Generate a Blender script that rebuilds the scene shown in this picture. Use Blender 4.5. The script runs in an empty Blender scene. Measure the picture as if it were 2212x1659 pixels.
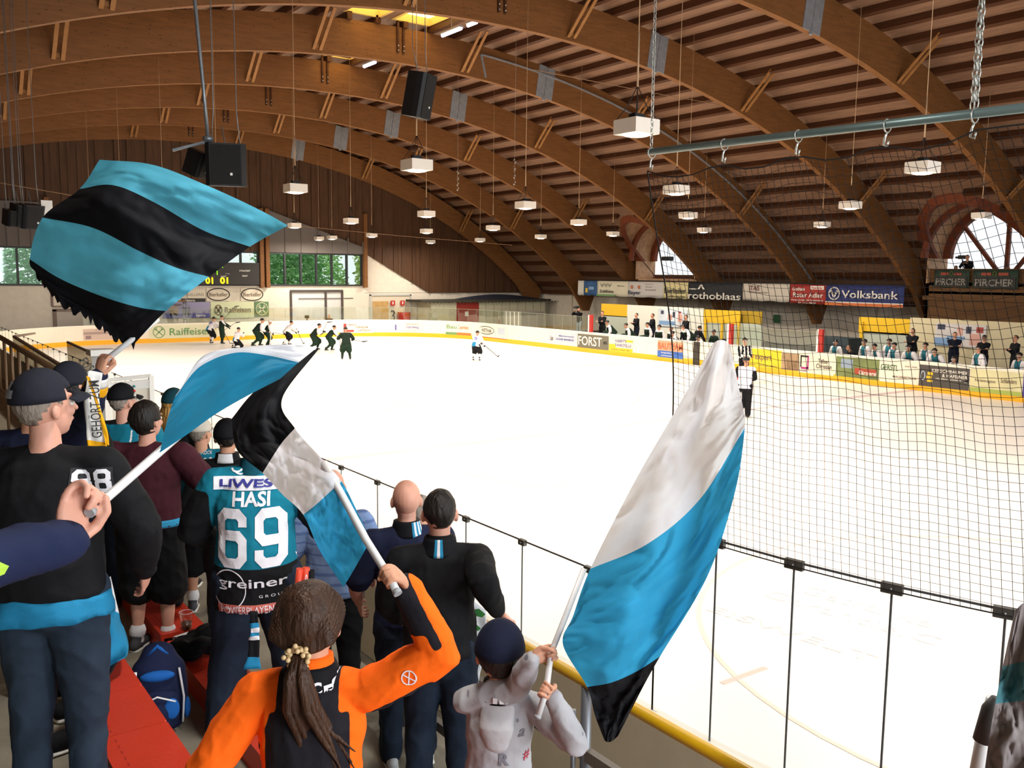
import bpy, bmesh, math, random
from mathutils import Vector, Matrix, Quaternion, noise
from mathutils.bvhtree import BVHTree
random.seed(7)
PI = math.pi
scene = bpy.context.scene
COL = scene.collection
# ---------------------------------------------------------------- camera
W, H, F = 2212.0, 1659.0, 1955.0
YAW, PITCH, ROLL, CAMH = 35.73, 6.87, 0.57, 4.3
cam_pos = Vector((0, 0, CAMH))
_y, _p, _r = math.radians(YAW), math.radians(PITCH), math.radians(ROLL)
FW = Vector((math.sin(_y)*math.cos(_p), math.cos(_y)*math.cos(_p), -math.sin(_p)))
_rt = Vector((math.cos(_y), -math.sin(_y), 0)); _up = _rt.cross(FW)
RT = _rt*math.cos(_r)+_up*math.sin(_r); UP = -_rt*math.sin(_r)+_up*math.cos(_r)
cd = bpy.data.cameras.new('camera'); co = bpy.data.objects.new('camera', cd); COL.objects.link(co)
M = Matrix((RT, UP, -FW)).transposed().to_4x4(); M.translation = cam_pos
co.matrix_world = M; cd.sensor_fit = 'HORIZONTAL'; cd.sensor_width = 36.0; cd.lens = 36.0*F/W
cd.clip_start = 0.05; cd.clip_end = 400
scene.camera = co
# ---------------------------------------------------------------- view, world, light
vs = scene.view_settings
scene.display_settings.display_device = 'sRGB'
vs.view_transform = 'Standard'; vs.look = 'None'; vs.gamma = 1.0; vs.use_curve_mapping = False
vs.exposure = 0.0
cy = scene.cycles; cy.max_bounces = 6; cy.diffuse_bounces = 4; cy.glossy_bounces = 2; cy.transmission_bounces = 3; cy.transparent_max_bounces = 14; cy.caustics_reflective = False; cy.caustics_refractive = False
WORLD_STRENGTH = 1.15
LAMP_POWER = 385.0
LAMP_COLOR = (1.0, 0.885, 0.74)
w = bpy.data.worlds.new('overcast_sky'); scene.world = w; w.use_nodes = True
bg = w.node_tree.nodes['Background']; bg.inputs[0].default_value = (0.93, 0.97, 1.0, 1); bg.inputs[1].default_value = WORLD_STRENGTH
def area(name, loc, rot, size, power, color, parent=None, sizey=None):
    l = bpy.data.lights.new(name, 'AREA'); l.energy = power; l.color = color; l.size = size
    if sizey: l.shape = 'RECTANGLE'; l.size_y = sizey
    o = bpy.data.objects.new(name, l); COL.objects.link(o); o.location = loc; o.rotation_euler = rot
    if parent: o.parent = parent
    return o
# added fill lights, out of view, brightening the stands from the left and behind
area('side_fill', (-12.5, -6, 6.5), (0, math.radians(-80), math.radians(-20)), 7, 2500, (0.86, 0.94, 1.0), sizey=16)
area('end_fill', (8, -12.5, 6.0), (math.radians(80), 0, 0), 14, 3000, (0.90, 0.96, 1.0), sizey=6)
# ---------------------------------------------------------------- pixel helpers (photograph frame 2212 x 1659)
def ray(px, py): return FW + RT*((px-W/2)/F) - UP*((py-H/2)/F)
def at(px, py, ax, val):
    r = ray(px, py); return cam_pos + r*((val-cam_pos[ax])/r[ax])
def atd(px, py, d):
    r = ray(px, py); return cam_pos + r*(d/math.hypot(r.x, r.y))
# ---------------------------------------------------------------- materials
MATS = {}
def lin(c):
    if isinstance(c, str):
        c = c.lstrip('#'); c = [int(c[i:i+2], 16)/255 for i in (0, 2, 4)]
        return tuple((v/12.92 if v <= .04045 else ((v+.055)/1.055)**2.4) for v in c)
    return tuple(c)
def mat(name, col, rough=0.6, metal=0, noise_s=None, noise_a=0.15, bump=0, bscale=None, emit=None, es=0, spec=0.5, stretch=None, sheen=0):
    if name in MATS: return MATS[name]
    m = bpy.data.materials.new(name); m.use_nodes = True; nt = m.node_tree; b = nt.nodes['Principled BSDF']
    c = lin(col); b.inputs['Base Color'].default_value = (*c, 1); b.inputs['Roughness'].default_value = rough
    b.inputs['Metallic'].default_value = metal; b.inputs['Specular IOR Level'].default_value = spec
    if sheen: b.inputs['Sheen Weight'].default_value = sheen
    tc = None
    if noise_s or bump:
        tc = nt.nodes.new('ShaderNodeTexCoord'); mp = nt.nodes.new('ShaderNodeMapping')
        nt.links.new(tc.outputs['Object'], mp.inputs[0])
        if stretch: mp.inputs['Scale'].default_value = stretch
    if noise_s:
        n = nt.nodes.new('ShaderNodeTexNoise'); n.inputs['Scale'].default_value = noise_s; n.inputs['Detail'].default_value = 5
        nt.links.new(mp.outputs[0], n.inputs[0])
        r = nt.nodes.new('ShaderNodeValToRGB'); r.color_ramp.elements[0].position = .3; r.color_ramp.elements[1].position = .7
        r.color_ramp.elements[0].color = (*[v*(1-noise_a) for v in c], 1); r.color_ramp.elements[1].color = (*[min(1, v*(1+noise_a)) for v in c], 1)
        nt.links.new(n.outputs[0], r.inputs[0]); nt.links.new(r.outputs[0], b.inputs['Base Color'])
    if bump:
        n2 = nt.nodes.new('ShaderNodeTexNoise'); n2.inputs['Scale'].default_value = bscale or 40; n2.inputs['Detail'].default_value = 3
        nt.links.new(mp.outputs[0], n2.inputs[0])
        bp = nt.nodes.new('ShaderNodeBump'); bp.inputs['Strength'].default_value = bump; bp.inputs['Distance'].default_value = 0.02
        nt.links.new(n2.outputs[0], bp.inputs['Height']); nt.links.new(bp.outputs[0], b.inputs['Normal'])
    if emit: b.inputs['Emission Color'].default_value = (*lin(emit), 1); b.inputs['Emission Strength'].default_value = es
    MATS[name] = m; return m
def cloth(name, col, **k):
    k.setdefault('rough', .85); k.setdefault('bump', .25); k.setdefault('bscale', 14); k.setdefault('noise_s', 6); k.setdefault('noise_a', .12); k.setdefault('spec', .2)
    CLC[name] = (lin(col), k.get('bscale', 14)); return mat(name, col, **k)
CLC = {}
def glass_mat(name, tint=(1, 1, 1), gl=0.06):
    m = bpy.data.materials.new(name); m.use_nodes = True; nt = m.node_tree; nt.nodes.clear()
    o = nt.nodes.new('ShaderNodeOutputMaterial'); mx = nt.nodes.new('ShaderNodeMixShader')
    t = nt.nodes.new('ShaderNodeBsdfTransparent'); t.inputs[0].default_value = (*tint, 1)
    g = nt.nodes.new('ShaderNodeBsdfGlossy'); g.inputs['Roughness'].default_value = 0.03; g.inputs[0].default_value = (.9, .95, .95, 1)
    mx.inputs[0].default_value = gl
    nt.links.new(t.outputs[0], mx.inputs[1]); nt.links.new(g.outputs[0], mx.inputs[2]); nt.links.new(mx.outputs[0], o.inputs[0])
    return m
def two_tone(a, b_):
    n = 'two_tone_'+a.name+'_'+b_.name
    if n in MATS: return MATS[n]
    ca, cb = CLC[a.name][0], CLC[b_.name][0]; m = mat(n, ca, rough=.85, spec=.2, bump=.25, bscale=14); nt = m.node_tree; b = nt.nodes['Principled BSDF']
    at_ = nt.nodes.new('ShaderNodeAttribute'); at_.attribute_name = 'msk'; r = nt.nodes.new('ShaderNodeValToRGB'); r.color_ramp.elements[0].position = .46; r.color_ramp.elements[1].position = .54
    r.color_ramp.elements[0].color = (*ca, 1); r.color_ramp.elements[1].color = (*cb, 1); nt.links.new(at_.outputs['Fac'], r.inputs[0]); nt.links.new(r.outputs[0], b.inputs['Base Color']); return m
def wood(name, col, knots=True, axis=(1, 6, 6), dark=.35, rough=.6):
    m = bpy.data.materials.new(name); m.use_nodes = True; nt = m.node_tree; b = nt.nodes['Principled BSDF']; L = nt.links.new
    c = lin(col); b.inputs['Roughness'].default_value = rough; b.inputs['Specular IOR Level'].default_value = .25
    tc = nt.nodes.new('ShaderNodeTexCoord'); mp = nt.nodes.new('ShaderNodeMapping'); mp.inputs['Scale'].default_value = axis; L(tc.outputs['Object'], mp.inputs[0])
    n = nt.nodes.new('ShaderNodeTexNoise'); n.inputs['Scale'].default_value = 1.2; n.inputs['Detail'].default_value = 6; L(mp.outputs[0], n.inputs[0])
    r = nt.nodes.new('ShaderNodeValToRGB'); r.color_ramp.elements[0].position = .25; r.color_ramp.elements[1].position = .75
    r.color_ramp.elements[0].color = (*[v*(1-dark) for v in c], 1); r.color_ramp.elements[1].color = (*[min(1, v*(1+dark*.6)) for v in c], 1); L(n.outputs[0], r.inputs[0])
    out = r.outputs[0]
    if knots:
        mp2 = nt.nodes.new('ShaderNodeMapping'); mp2.inputs['Scale'].default_value = (axis[0]*1.2, axis[1]*.6, axis[2]*.6); L(tc.outputs['Object'], mp2.inputs[0])
        v = nt.nodes.new('ShaderNodeTexVoronoi'); v.inputs['Scale'].default_value = 2.2; L(mp2.outputs[0], v.inputs[0])
        r2 = nt.nodes.new('ShaderNodeValToRGB'); r2.color_ramp.elements[0].position = .06; r2.color_ramp.elements[1].position = .17
        r2.color_ramp.elements[0].color = (.25, .2, .18, 1); r2.color_ramp.elements[1].color = (1, 1, 1, 1); L(v.outputs['Distance'], r2.inputs[0])
        mx = nt.nodes.new('ShaderNodeMix'); mx.data_type = 'RGBA'; mx.blend_type = 'MULTIPLY'; mx.inputs[0].default_value = 1
        L(out, mx.inputs[6]); L(r2.outputs[0], mx.inputs[7]); out = mx.outputs[2]
    L(out, b.inputs['Base Color']); MATS[name] = m; return m
# ---------------------------------------------------------------- object helpers
def obj(name, bm, m=None, parent=None, smooth=False, loc=None):
    if isinstance(bm, bpy.types.Mesh): me = bm
    else:
        me = bpy.data.meshes.new(name); bm.normal_update(); bm.to_mesh(me); bm.free()
    o = bpy.data.objects.new(name, me); COL.objects.link(o)
    for x in (m if isinstance(m, (list, tuple)) else [m]):
        if x is not None: me.materials.append(x)
    if smooth:
        for p in me.polygons: p.use_smooth = True
    if parent is not None: o.parent = parent
    if loc is not None: o.location = loc
    return o
def thing(name, label, cat, loc=(0, 0, 0), rz=0, group=None):
    o = bpy.data.objects.new(name, None); COL.objects.link(o); o.empty_display_size = .1
    o.location = loc; o.rotation_euler = (0, 0, rz); o['label'] = label; o['category'] = cat
    if group: o['group'] = group
    return o
def tag(o, label, cat, group=None, kind=None):
    o['label'] = label; o['category'] = cat
    if group: o['group'] = group
    if kind: o['kind'] = kind
    return o
def struct(name, bm, m, parent=None, smooth=False):
    o = obj(name, bm, m, parent, smooth)
    if parent is None: o['kind'] = 'structure'
    return o
def dup(root, loc=None, rz=None, label=None, group=None):
    r = root.copy(); COL.objects.link(r)
    if loc is not None: r.location = loc
    if rz is not None: r.rotation_euler = (0, 0, rz)
    if label: r['label'] = label
    if group: r['group'] = group
    for ch in root.children:
        c = ch.copy(); COL.objects.link(c); c.parent = r
        for g in ch.children:
            d = g.copy(); COL.objects.link(d); d.parent = c
    return r
def B(): return bmesh.new()
def box(bm, x0, x1, y0, y1, z0, z1, mi=0):
    v = [bm.verts.new(p) for p in ((x0, y0, z0), (x1, y0, z0), (x1, y1, z0), (x0, y1, z0), (x0, y0, z1), (x1, y0, z1), (x1, y1, z1), (x0, y1, z1))]
    for f in ((3, 2, 1, 0), (4, 5, 6, 7), (0, 1, 5, 4), (1, 2, 6, 5), (2, 3, 7, 6), (3, 0, 4, 7)):
        bm.faces.new([v[i] for i in f]).material_index = mi
    return bm
def obox(bm, c, ax, ay, az, sx, sy, sz, mi=0):
    c = Vector(c); ax = Vector(ax).normalized(); ay = Vector(ay).normalized(); az = Vector(az).normalized()
    P = lambda a, b_, d: bm.verts.new(c+ax*(a*sx/2)+ay*(b_*sy/2)+az*(d*sz/2))
    v = [P(-1, -1, -1), P(1, -1, -1), P(1, 1, -1), P(-1, 1, -1), P(-1, -1, 1), P(1, -1, 1), P(1, 1, 1), P(-1, 1, 1)]
    for f in ((3, 2, 1, 0), (4, 5, 6, 7), (0, 1, 5, 4), (1, 2, 6, 5), (2, 3, 7, 6), (3, 0, 4, 7)):
        bm.faces.new([v[i] for i in f]).material_index = mi
    return bm
def frame_of(d, ref=None):
    d = Vector(d).normalized(); r = Vector(ref) if ref is not None else (Vector((0, 0, 1)) if abs(d.z) < .9 else Vector((0, 1, 0)))
    a = r.cross(d)
    if a.length < 1e-5: a = Vector((1, 0, 0)).cross(d)
    a.normalize(); return a, d.cross(a).normalized()
def beam(bm, p, q, wdt, hgt, ref=None, mi=0):
    p, q = Vector(p), Vector(q); a, b_ = frame_of(q-p, ref)
    return obox(bm, (p+q)/2, a, b_, (q-p), wdt, hgt, (q-p).length, mi)
def tube(bm, pts, r, seg=8, mi=0, cap=True):
    pts = [Vector(p) for p in pts]; rs = r if isinstance(r, (list, tuple)) else [r]*len(pts)
    rings = []; a = None
    for i, p in enumerate(pts):
        d = (pts[min(i+1, len(pts)-1)]-pts[max(i-1, 0)])
        if d.length < 1e-9: d = Vector((0, 0, 1))
        d.normalize()
        if a is None: a, b_ = frame_of(d)
        else:
            a = (a-d*a.dot(d)); a.normalize(); b_ = d.cross(a)
        rings.append([bm.verts.new(p+(a*math.cos(t)+b_*math.sin(t))*rs[i]) for t in [2*PI*k/seg for k in range(seg)]])
    for i in range(len(rings)-1):
        for k in range(seg):
            f = bm.faces.new((rings[i][k], rings[i][(k+1) % seg], rings[i+1][(k+1) % seg], rings[i+1][k])); f.material_index = mi; f.smooth = seg > 4
    if cap and seg > 2:
        bm.faces.new(rings[0][::-1]).material_index = mi; bm.faces.new(rings[-1]).material_index = mi
    return bm
def ball(bm, c, rx, ry=None, rz=None, rot=None, u=12, v=8, mi=0):
    ry = rx if ry is None else ry; rz = rx if rz is None else rz
    m = Matrix.Translation(Vector(c)) @ (rot.to_matrix().to_4x4() if isinstance(rot, Quaternion) else (rot.to_4x4() if rot is not None else Matrix.Identity(4))) @ Matrix.Diagonal((rx, ry, rz, 1))
    r = bmesh.ops.create_uvsphere(bm, u_segments=u, v_segments=v, radius=1, matrix=m)
    for x in r['verts']:
        for f in x.link_faces: f.material_index = mi; f.smooth = True
    return bm
def quad(bm, a, b_, c, d, mi=0):
    f = bm.faces.new([bm.verts.new(p) for p in (a, b_, c, d)]); f.material_index = mi; return f
def text_mesh(s, size=1.0, extrude=0.0, font=None, align='CENTER', bold=0.0, spacing=1.0):
    cu = bpy.data.curves.new('t', 'FONT'); cu.body = s; cu.size = size; cu.extrude = extrude; cu.align_x = align; cu.align_y = 'CENTER'; cu.offset = bold; cu.space_character = spacing
    cu.resolution_u = 3
    o = bpy.data.objects.new('t', cu); COL.objects.link(o); dg = bpy.context.evaluated_depsgraph_get()
    me = bpy.data.meshes.new_from_object(o.evaluated_get(dg)); bpy.data.objects.remove(o); bpy.data.curves.remove(cu); return me
def text_at(s, center, right, up, height, width=None, m=None, parent=None, name='lettering', lift=0.01, bold=0.0, extr=0.004):
    """lettering fitted to height / width on a flat board"""
    me = text_mesh(s, 1.0, 0, bold=bold)
    if not len(me.vertices): return None
    xs = [v.co.x for v in me.vertices]; ys = [v.co.y for v in me.vertices]
    sx0, sx1, sy0, sy1 = min(xs), max(xs), min(ys), max(ys)
    ky = height/max(sy1-sy0, 1e-6); kx = (width/(sx1-sx0)) if width else ky
    right = Vector(right).normalized(); up = Vector(up).normalized(); n = right.cross(up)
    for v in me.vertices:
        v.co = Vector(center)+right*((v.co.x-(sx0+sx1)/2)*kx)+up*((v.co.y-(sy0+sy1)/2)*ky)+n*lift
    return obj(name, me, m, parent)
def bake(o):
    """apply modifiers of an object into a fresh mesh"""
    dg = bpy.context.evaluated_depsgraph_get(); me = bpy.data.meshes.new_from_object(o.evaluated_get(dg)); old = o.data; o.modifiers.clear(); o.data = me
    if old.users == 0: bpy.data.meshes.remove(old)
    return me
def remesh(bm, vox, smooth=2, name='m'):
    me = bpy.data.meshes.new(name); bm.to_mesh(me); bm.free(); o = bpy.data.objects.new(name, me); COL.objects.link(o)
    md = o.modifiers.new('r', 'REMESH'); md.mode = 'VOXEL'; md.voxel_size = vox; md.use_smooth_shade = True
    if smooth: s = o.modifiers.new('s', 'SMOOTH'); s.iterations = smooth; s.factor = .6
    me2 = bake(o); bpy.data.objects.remove(o)
    for p in me2.polygons: p.use_smooth = True
    return me2
# ================================================================ THE HALL
WOOD_ARCH = wood('glulam_wood', '#7c522d', True, (1.2, 9, 9), .22)
WOOD_DECK = wood('deck_wood', '#836450', False, (9, .8, 9), .3)
WOOD_PURLIN = wood('purlin_wood', '#4e2e1b', False, (9, .6, 9), .3)
WOOD_CLAD = wood('cladding_wood', '#553a27', False, (8, 8, .6), .35)
WOOD_LIGHT = wood('pale_wood', '#93663a', False, (4, 4, 4), .2)
WHITE_WALL = mat('white_plaster', '#d9d0c2', .9, noise_s=3, noise_a=.05)
BROWN_FRAME = mat('brown_frame', '#4a3326', .6)
STEEL = mat('galvanised_steel', '#8f969b', .45, .6, noise_s=8, noise_a=.15)
PLATE = mat('grey_plate', '#8a8d92', .6, .2, noise_s=5, noise_a=.12)
DARKMETAL = mat('dark_metal', '#2c2e30', .5, .4)
BLACK = mat('black_plastic', '#131416', .5)
WHITE = mat('white_paint', '#f2f0ea', .5)
CONC = mat('concrete', '#8d8778', .9, noise_s=4, noise_a=.2, bump=.2, bscale=30)
GREYMETAL = mat('grey_metal', '#c6c7c4', .4, .3)
AX, AD = 17.5, 1.3      # ridge position, beam depth
ARCH_Y = [58.52, 51.9, 45.38, 38.59, 31.67, 24.97, 18.26, 11.6, 4.9, -1.8]
FOOTX = 43.9
def arc(x): d = x-AX; return 12.29-0.0107065*d*d-5.4118e-6*d**4          # underside of the roof arches
def slope(x): d = x-AX; return -2*0.0107065*d-4*5.4118e-6*d**3
def arcpt(x, dr):
    s = slope(x); n = math.hypot(1, s); return (x-s/n*dr, arc(x)+dr/n)
# floor under and around the rink
bm = B(); box(bm, -12, 60, -14, 60, -.25, -.05)
struct('floor', bm, CONC)
# roof deck (curved) in one skin, with openings for the dormers and the skylights
def _deckx(x):
    a = x
    for _ in range(6): a += (x-arcpt(a, AD+.24)[0])
    return arcpt(a, AD+.24)[1]
_RT = [_deckx(-14+.1*i) for i in range(640)]
def roofpt(x, dr=0.0):
    i = max(0, min(638, int((x+14)*10))); f = (x+14)*10-i; return _RT[i]*(1-f)+_RT[i+1]*f
DORM = [(42.0, 2.6), (21.6, 2.6)]     # centre y, radius of the two dormer windows
DZ = 5.3
bm = B(); xs = [-13+i*.5 for i in range(89)]+[31.1+i*.12 for i in range(133)]
xs = [x for x in xs if x <= 47.0]
ys = [-13+i*.45 for i in range(int((59.3+13)/.45)+2)]
ys = sorted([y for y in ys if not any(abs(y-c[0]) < 3.1 for c in DORM)]+[c[0]-3.1+.1*i for c in DORM for i in range(63)])
sky_boxes = [(14.8, 16.3, 29.6, 31.4), (17.0, 18.5, 29.2, 31.4), (17.0, 18.5, 36.4, 38.3)]
grid = {}
def hole(x, y, z):
    for a, b_, c, d in sky_boxes:
        if a < x < b_ and c < y < d: return True
    for cy, r in DORM:
        if x > 31 and (y-cy)**2+(max(z-DZ, 0))**2 < (r+.05)**2 and z > DZ-.9: return True
    return False
for i, x in enumerate(xs):
    for j, y in enumerate(ys): grid[i, j] = bm.verts.new((x, min(y, 59.3), roofpt(x)))
for i in range(len(xs)-1):
    for j in range(len(ys)-1):
        xm, ym = (xs[i]+xs[i+1])/2, (ys[j]+ys[j+1])/2
        if hole(xm, ym, roofpt(xm)): continue
        bm.faces.new((grid[i, j], grid[i, j+1], grid[i+1, j+1], grid[i+1, j]))
ceiling = struct('ceiling', bm, WOOD_DECK)
md = ceiling.modifiers.new('t', 'SOLIDIFY'); md.thickness = .06; md.offset = -1; bake(ceiling)
# purlins along the hall
def purlin(x, y0, y1, first=None):
    px_, pz = arcpt(x, AD+.02); s = slope(x)
    rad = Vector((-s, 0, 1)).normalized(); tan = Vector((rad.z, 0, -rad.x))
    bm = B(); obox(bm, Vector((px_, (y0+y1)/2, pz))+rad*.10, tan, rad, (0, 1, 0), .2, .27, y1-y0)
    o = obj('roof_purlin', bm, WOOD_PURLIN); return tag(o, 'long dark timber purlin running under the pale roof boards across the big arches', 'beam', 'roof purlins')
x = -10.6
while True:
    x += 1.13/math.hypot(1, slope(x))
    if x > 44.2: break
    z = arcpt(x, AD)[1]; segs = [(-12, 59.2)]
    if x > 31:
        for cy, r in DORM:
            hh = z-DZ
            if -.95 < hh < r+.1:
                half = math.sqrt(max((r+.12)**2-max(hh, 0)**2, 0)); ns = []
                for a, b_ in segs:
                    if a < cy-half and b_ > cy+half: ns += [(a, cy-half), (cy+half, b_)]
                    else: ns.append((a, b_))
                segs = ns
    for a0, b0, c0, d0 in sky_boxes:
        if a0-.05 < x < b0+.05:
            ns = []
            for a, b_ in segs:
                if a < c0 and b_ > d0: ns += [(a, c0), (d0, b_)]
                else: ns.append((a, b_))
            segs = ns
    for a, b_ in segs: purlin(x, a, b_)
# arches
names = ['first big wooden roof arch against the far gable wall', 'second wooden roof arch from the far gable wall', 'third wooden roof arch from the far gable wall, beside the small arched window',
         'fourth wooden roof arch from the far gable wall', 'fifth wooden roof arch from the gable, with a grey conduit frame along it', 'sixth wooden roof arch from the gable, over the right end of the hanging banners',
         'nearest visible big wooden roof arch at the upper right', 'wooden roof arch overhead just outside the upper frame edge', 'wooden roof arch straight above the stands', 'wooden roof arch behind the camera']
def arch(y, label):
    t = thing('roof_arch', label, 'roof arch', (AX, y, 0))
    bm = B(); N = 90; x0, x1 = -8.9, FOOTX; prev = None; wd = .24
    for i in range(N+1):
        x = x0+(x1-x0)*i/N; ex = arcpt(x, AD); ix = (x, arc(x))
        ring = [bm.verts.new((p[0]-AX, s*wd/2, p[1])) for p, s in ((ix, -1), (ex, -1), (ex, 1), (ix, 1))]
        if prev:
            for a in range(4): bm.faces.new((prev[a], prev[(a+1) % 4], ring[(a+1) % 4], ring[a]))
        else: bm.faces.new(ring[::-1])
        prev = ring
    bm.faces.new(prev)
    obj('timber_arch', bm, WOOD_ARCH, t)
    # steel shoe: the beam tapers to a pointed foot
    bm = B(); zf = arc(FOOTX)
    pts = [(FOOTX-1.9, arc(FOOTX-1.9)+.02), (FOOTX+.05, zf-1.2+.35), (FOOTX+.5, zf-1.2+.35), (FOOTX+.62, arcpt(FOOTX, AD)[1]-.1), (FOOTX-.5, arcpt(FOOTX-1.2, AD)[1])]
    pts = [(FOOTX-1.4, arc(FOOTX-1.4)), (FOOTX-.1, 1.7), (FOOTX+.4, 1.7), (FOOTX+.95, 3.0), (FOOTX+.3, arc(FOOTX-.6)+1.0)]
    f1 = [bm.verts.new((p[0]-AX, -.13, p[1])) for p in pts]; f2 = [bm.verts.new((p[0]-AX, .13, p[1])) for p in pts]
    bm.faces.new(f1); bm.faces.new(f2[::-1])
    for a in range(5): bm.faces.new((f1[a], f2[a], f2[(a+1) % 5], f1[(a+1) % 5]))
    bmesh.ops.recalc_face_normals(bm, faces=bm.faces); obj('arch_foot', bm, WOOD_ARCH, t)
    for X in (24.2,):                                   # grey connector plates
        bm = B(); ex, ix = Vector((*arcpt(X, AD),)), Vector((X, arc(X)))
        rad = Vector((ex[0]-ix[0], 0, ex[1]-ix[1])).normalized(); tan = Vector((rad.z, 0, -rad.x)); c = Vector(((ex[0]+ix[0])/2-AX, -.135, (ex[1]+ix[1])/2))
        for s in (-1, 1):
            obox(bm, c+tan*(s*.22), tan, (0, 1, 0), rad, .42, .02, 1.33)
            for q in (-.5, -.25, 0, .25, .5): ball(bm, c+tan*(s*.15)+rad*q+Vector((0, -.012, 0)), .022, u=6, v=4)
        obox(bm, c-rad*.68, tan, (0, 1, 0), rad, .12, .08, .14)
        obj('steel_plate', bm, PLATE, t)
    for X in (5.4, 13.9, 20.2, 29.1, 37.1):                   # paired plank braces up to the purlins
        for sgn in (-1,):
            bm = B()
            for s in (-1, 1):
                p = Vector((X-AX+s*.13, sgn*.14, arc(X)+.12)); q = Vector((X-AX+s*.13, sgn*1.55, roofpt(X)-.12))
                beam(bm, p, q, .045, .12, ref=(1, 0, 0))
            box(bm, X-AX-.06, X-AX+.06, sgn*.16-.03, sgn*.16+.03, arc(X)+.18, arc(X)+.30)
            obj('plank_brace', bm, WOOD_LIGHT, t)
    bm = B()
    for X in (17.3,):
        for s in (-1, 1):
            p = Vector((X-AX+s*.12, -.16, arc(X)+.35)); box(bm, p.x-.04, p.x+.04, -.2, -.12, p.z, roofpt(X))
            for q in (.08, .25): ball(bm, p+Vector((0, -.05, q)), .025, u=6, v=4, mi=1)
    obj('tie_post', bm, [WOOD_PURLIN, GREYMETAL], t)
    return t
ARCHES = [arch(y, n) for y, n in zip(ARCH_Y, names)]
# grey conduit on the fifth arch
bm = B(); pts = []
pts.append(Vector((21.2, 31.67-.16, arcpt(21.2, .1)[1])))
for i in range(40):
    X = 20.9+i*.6
    if X > 43: break
    a = arcpt(X, .95); pts.append(Vector((a[0], 31.67-.16, a[1])))
pts = [p-Vector((AX, 31.67, 0)) for p in pts]
for a, b_ in zip(pts[:-1], pts[1:]): beam(bm, a, b_, .05, .09, ref=(0, 1, 0))
obj('conduit', bm, PLATE, ARCHES[4])
# skylights above the openings
SKYL = mat('skylight_panel', '#f5e2a0', .5, emit='#ffe595', es=3.2)  # emission stands in for sky light coming through the panel
for i, (a, b_, c, d) in enumerate(sky_boxes):
    bm = B(); z = roofpt((a+b_)/2)+.25; zt = z+.12
    box(bm, a-.1, b_+.1, c-.1, d+.1, z, zt)
    o = struct('window_%d' % (i+1), bm, SKYL)
    bm = B()
    for (x0, x1, y0, y1) in ((a-.12, a, c-.12, d+.12), (b_, b_+.12, c-.12, d+.12), (a, b_, c-.12, c), (a, b_, d, d+.12)): box(bm, x0, x1, y0, y1, z-.28, z+.02)
    obj('window_frame', bm, mat('skylight_frame', '#d9b565', .7), o)
# tube lights under the ridge
TUBE = mat('tube_light_glow', '#efe8ff', .4, emit='#dcd2ff', es=6)
for (px0, py0, px1, py1), lb in zip([(955, 75, 995, 58), (1010, 53, 1030, 45), (786, 142, 817, 133)], ['longer glowing violet-white tube light under the roof beside the yellow skylight', 'short glowing tube light, upper one of the pair beside the yellow skylight', 'glowing tube light beneath the second yellow skylight, lower left of the pair']):
    p, q = at(px0, py0, 2, 12.9), at(px1, py1, 2, 12.9); q.x = p.x
    t = thing('tube_light', lb, 'light', (p+q)/2)
    bm = B(); L = (q-p).length; box(bm, -.09, .09, -L/2, L/2, .0, .06); box(bm, -.01, .01, -.02, .02, .06, .9); obj('housing', bm, GREYMETAL, t)
    bm = B(); tube(bm, [(0, -L/2+.02, -.04), (0, L/2-.02, -.04)], .06, 10); obj('glowing_tube', bm, TUBE, t)
# ---------------------------------------------------------------- gable wall (far end)
GY = 59.3
def rect_xz(bm, x0, x1, z0, z1, y, mi=0): quad(bm, (x0, y, z0), (x1, y, z0), (x1, y, z1), (x0, y, z1), mi)
# white masonry part with window openings left between
bm = B()
WZ0, WZ1 = 3.45, 5.66
box(bm, -12, 23.9, GY, GY+.3, -.1, WZ0); box(bm, 23.9, 27.8, GY, GY+.3, 3.08, WZ0); box(bm, 27.8, 46, GY, GY+.3, -.1, 2.92)
box(bm, 27.8, 29.5, GY, GY+.3, 2.92, WZ0)
f = [bm.verts.new(p) for p in ((29.5, GY, 2.9), (34.9, GY, 2.9), (29.5, GY, 5.75))]; bm.faces.new(f)
struct('wall_back', bm, WHITE_WALL)
# dark vertical board cladding above, as vertical board strips with battens
def diag(q): return max(2.9, 5.75-(max(q, 29.5)-29.5)*2.85/5.3)
bm = B(); x = -12.0; k = 0
rnd = random.Random(3)
while x < 46:
    wdt = rnd.choice([.35, .45, .55, .3]); x1 = min(x+wdt, 46); top = max(roofpt((x+x1)/2)+.3, 1) if -13 < x < 45.5 else 3; xm = (x+x1)/2
    z0 = WZ1+.0
    if xm < 5.0 or 8.9 < xm < 9.4 or 21.7 < xm < 22.3: z0 = WZ0
    if xm > 29.3: z0 = 5.75-(xm-29.5)*(5.75-2.95)/5.2 if xm < 34.7 else 2.9
    if 9.4 <= xm <= 16.8: z0 = WZ1
    dy = rnd.uniform(-.05, .02)
    zb = [diag(q) if xm > 29.3 else z0 for q in (x, x1)]
    if top > z0:
        ya, yb2 = GY-.1+dy, GY+.02; vv = [bm.verts.new(p) for p in ((x, ya, zb[0]), (x1, ya, zb[1]), (x1, yb2, zb[1]), (x, yb2, zb[0]), (x, ya, top), (x1, ya, top), (x1, yb2, top), (x, yb2, top))]
        for f in ((3, 2, 1, 0), (4, 5, 6, 7), (0, 1, 5, 4), (1, 2, 6, 5), (2, 3, 7, 6), (3, 0, 4, 7)): bm.faces.new([vv[i] for i in f])
    if k % 2 == 0 and top > z0: box(bm, x-.05, x+.05, GY-.2, GY-.1, zb[0], top)
    x = x1; k += 1
struct('wall_gable', bm, WOOD_CLAD)
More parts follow.
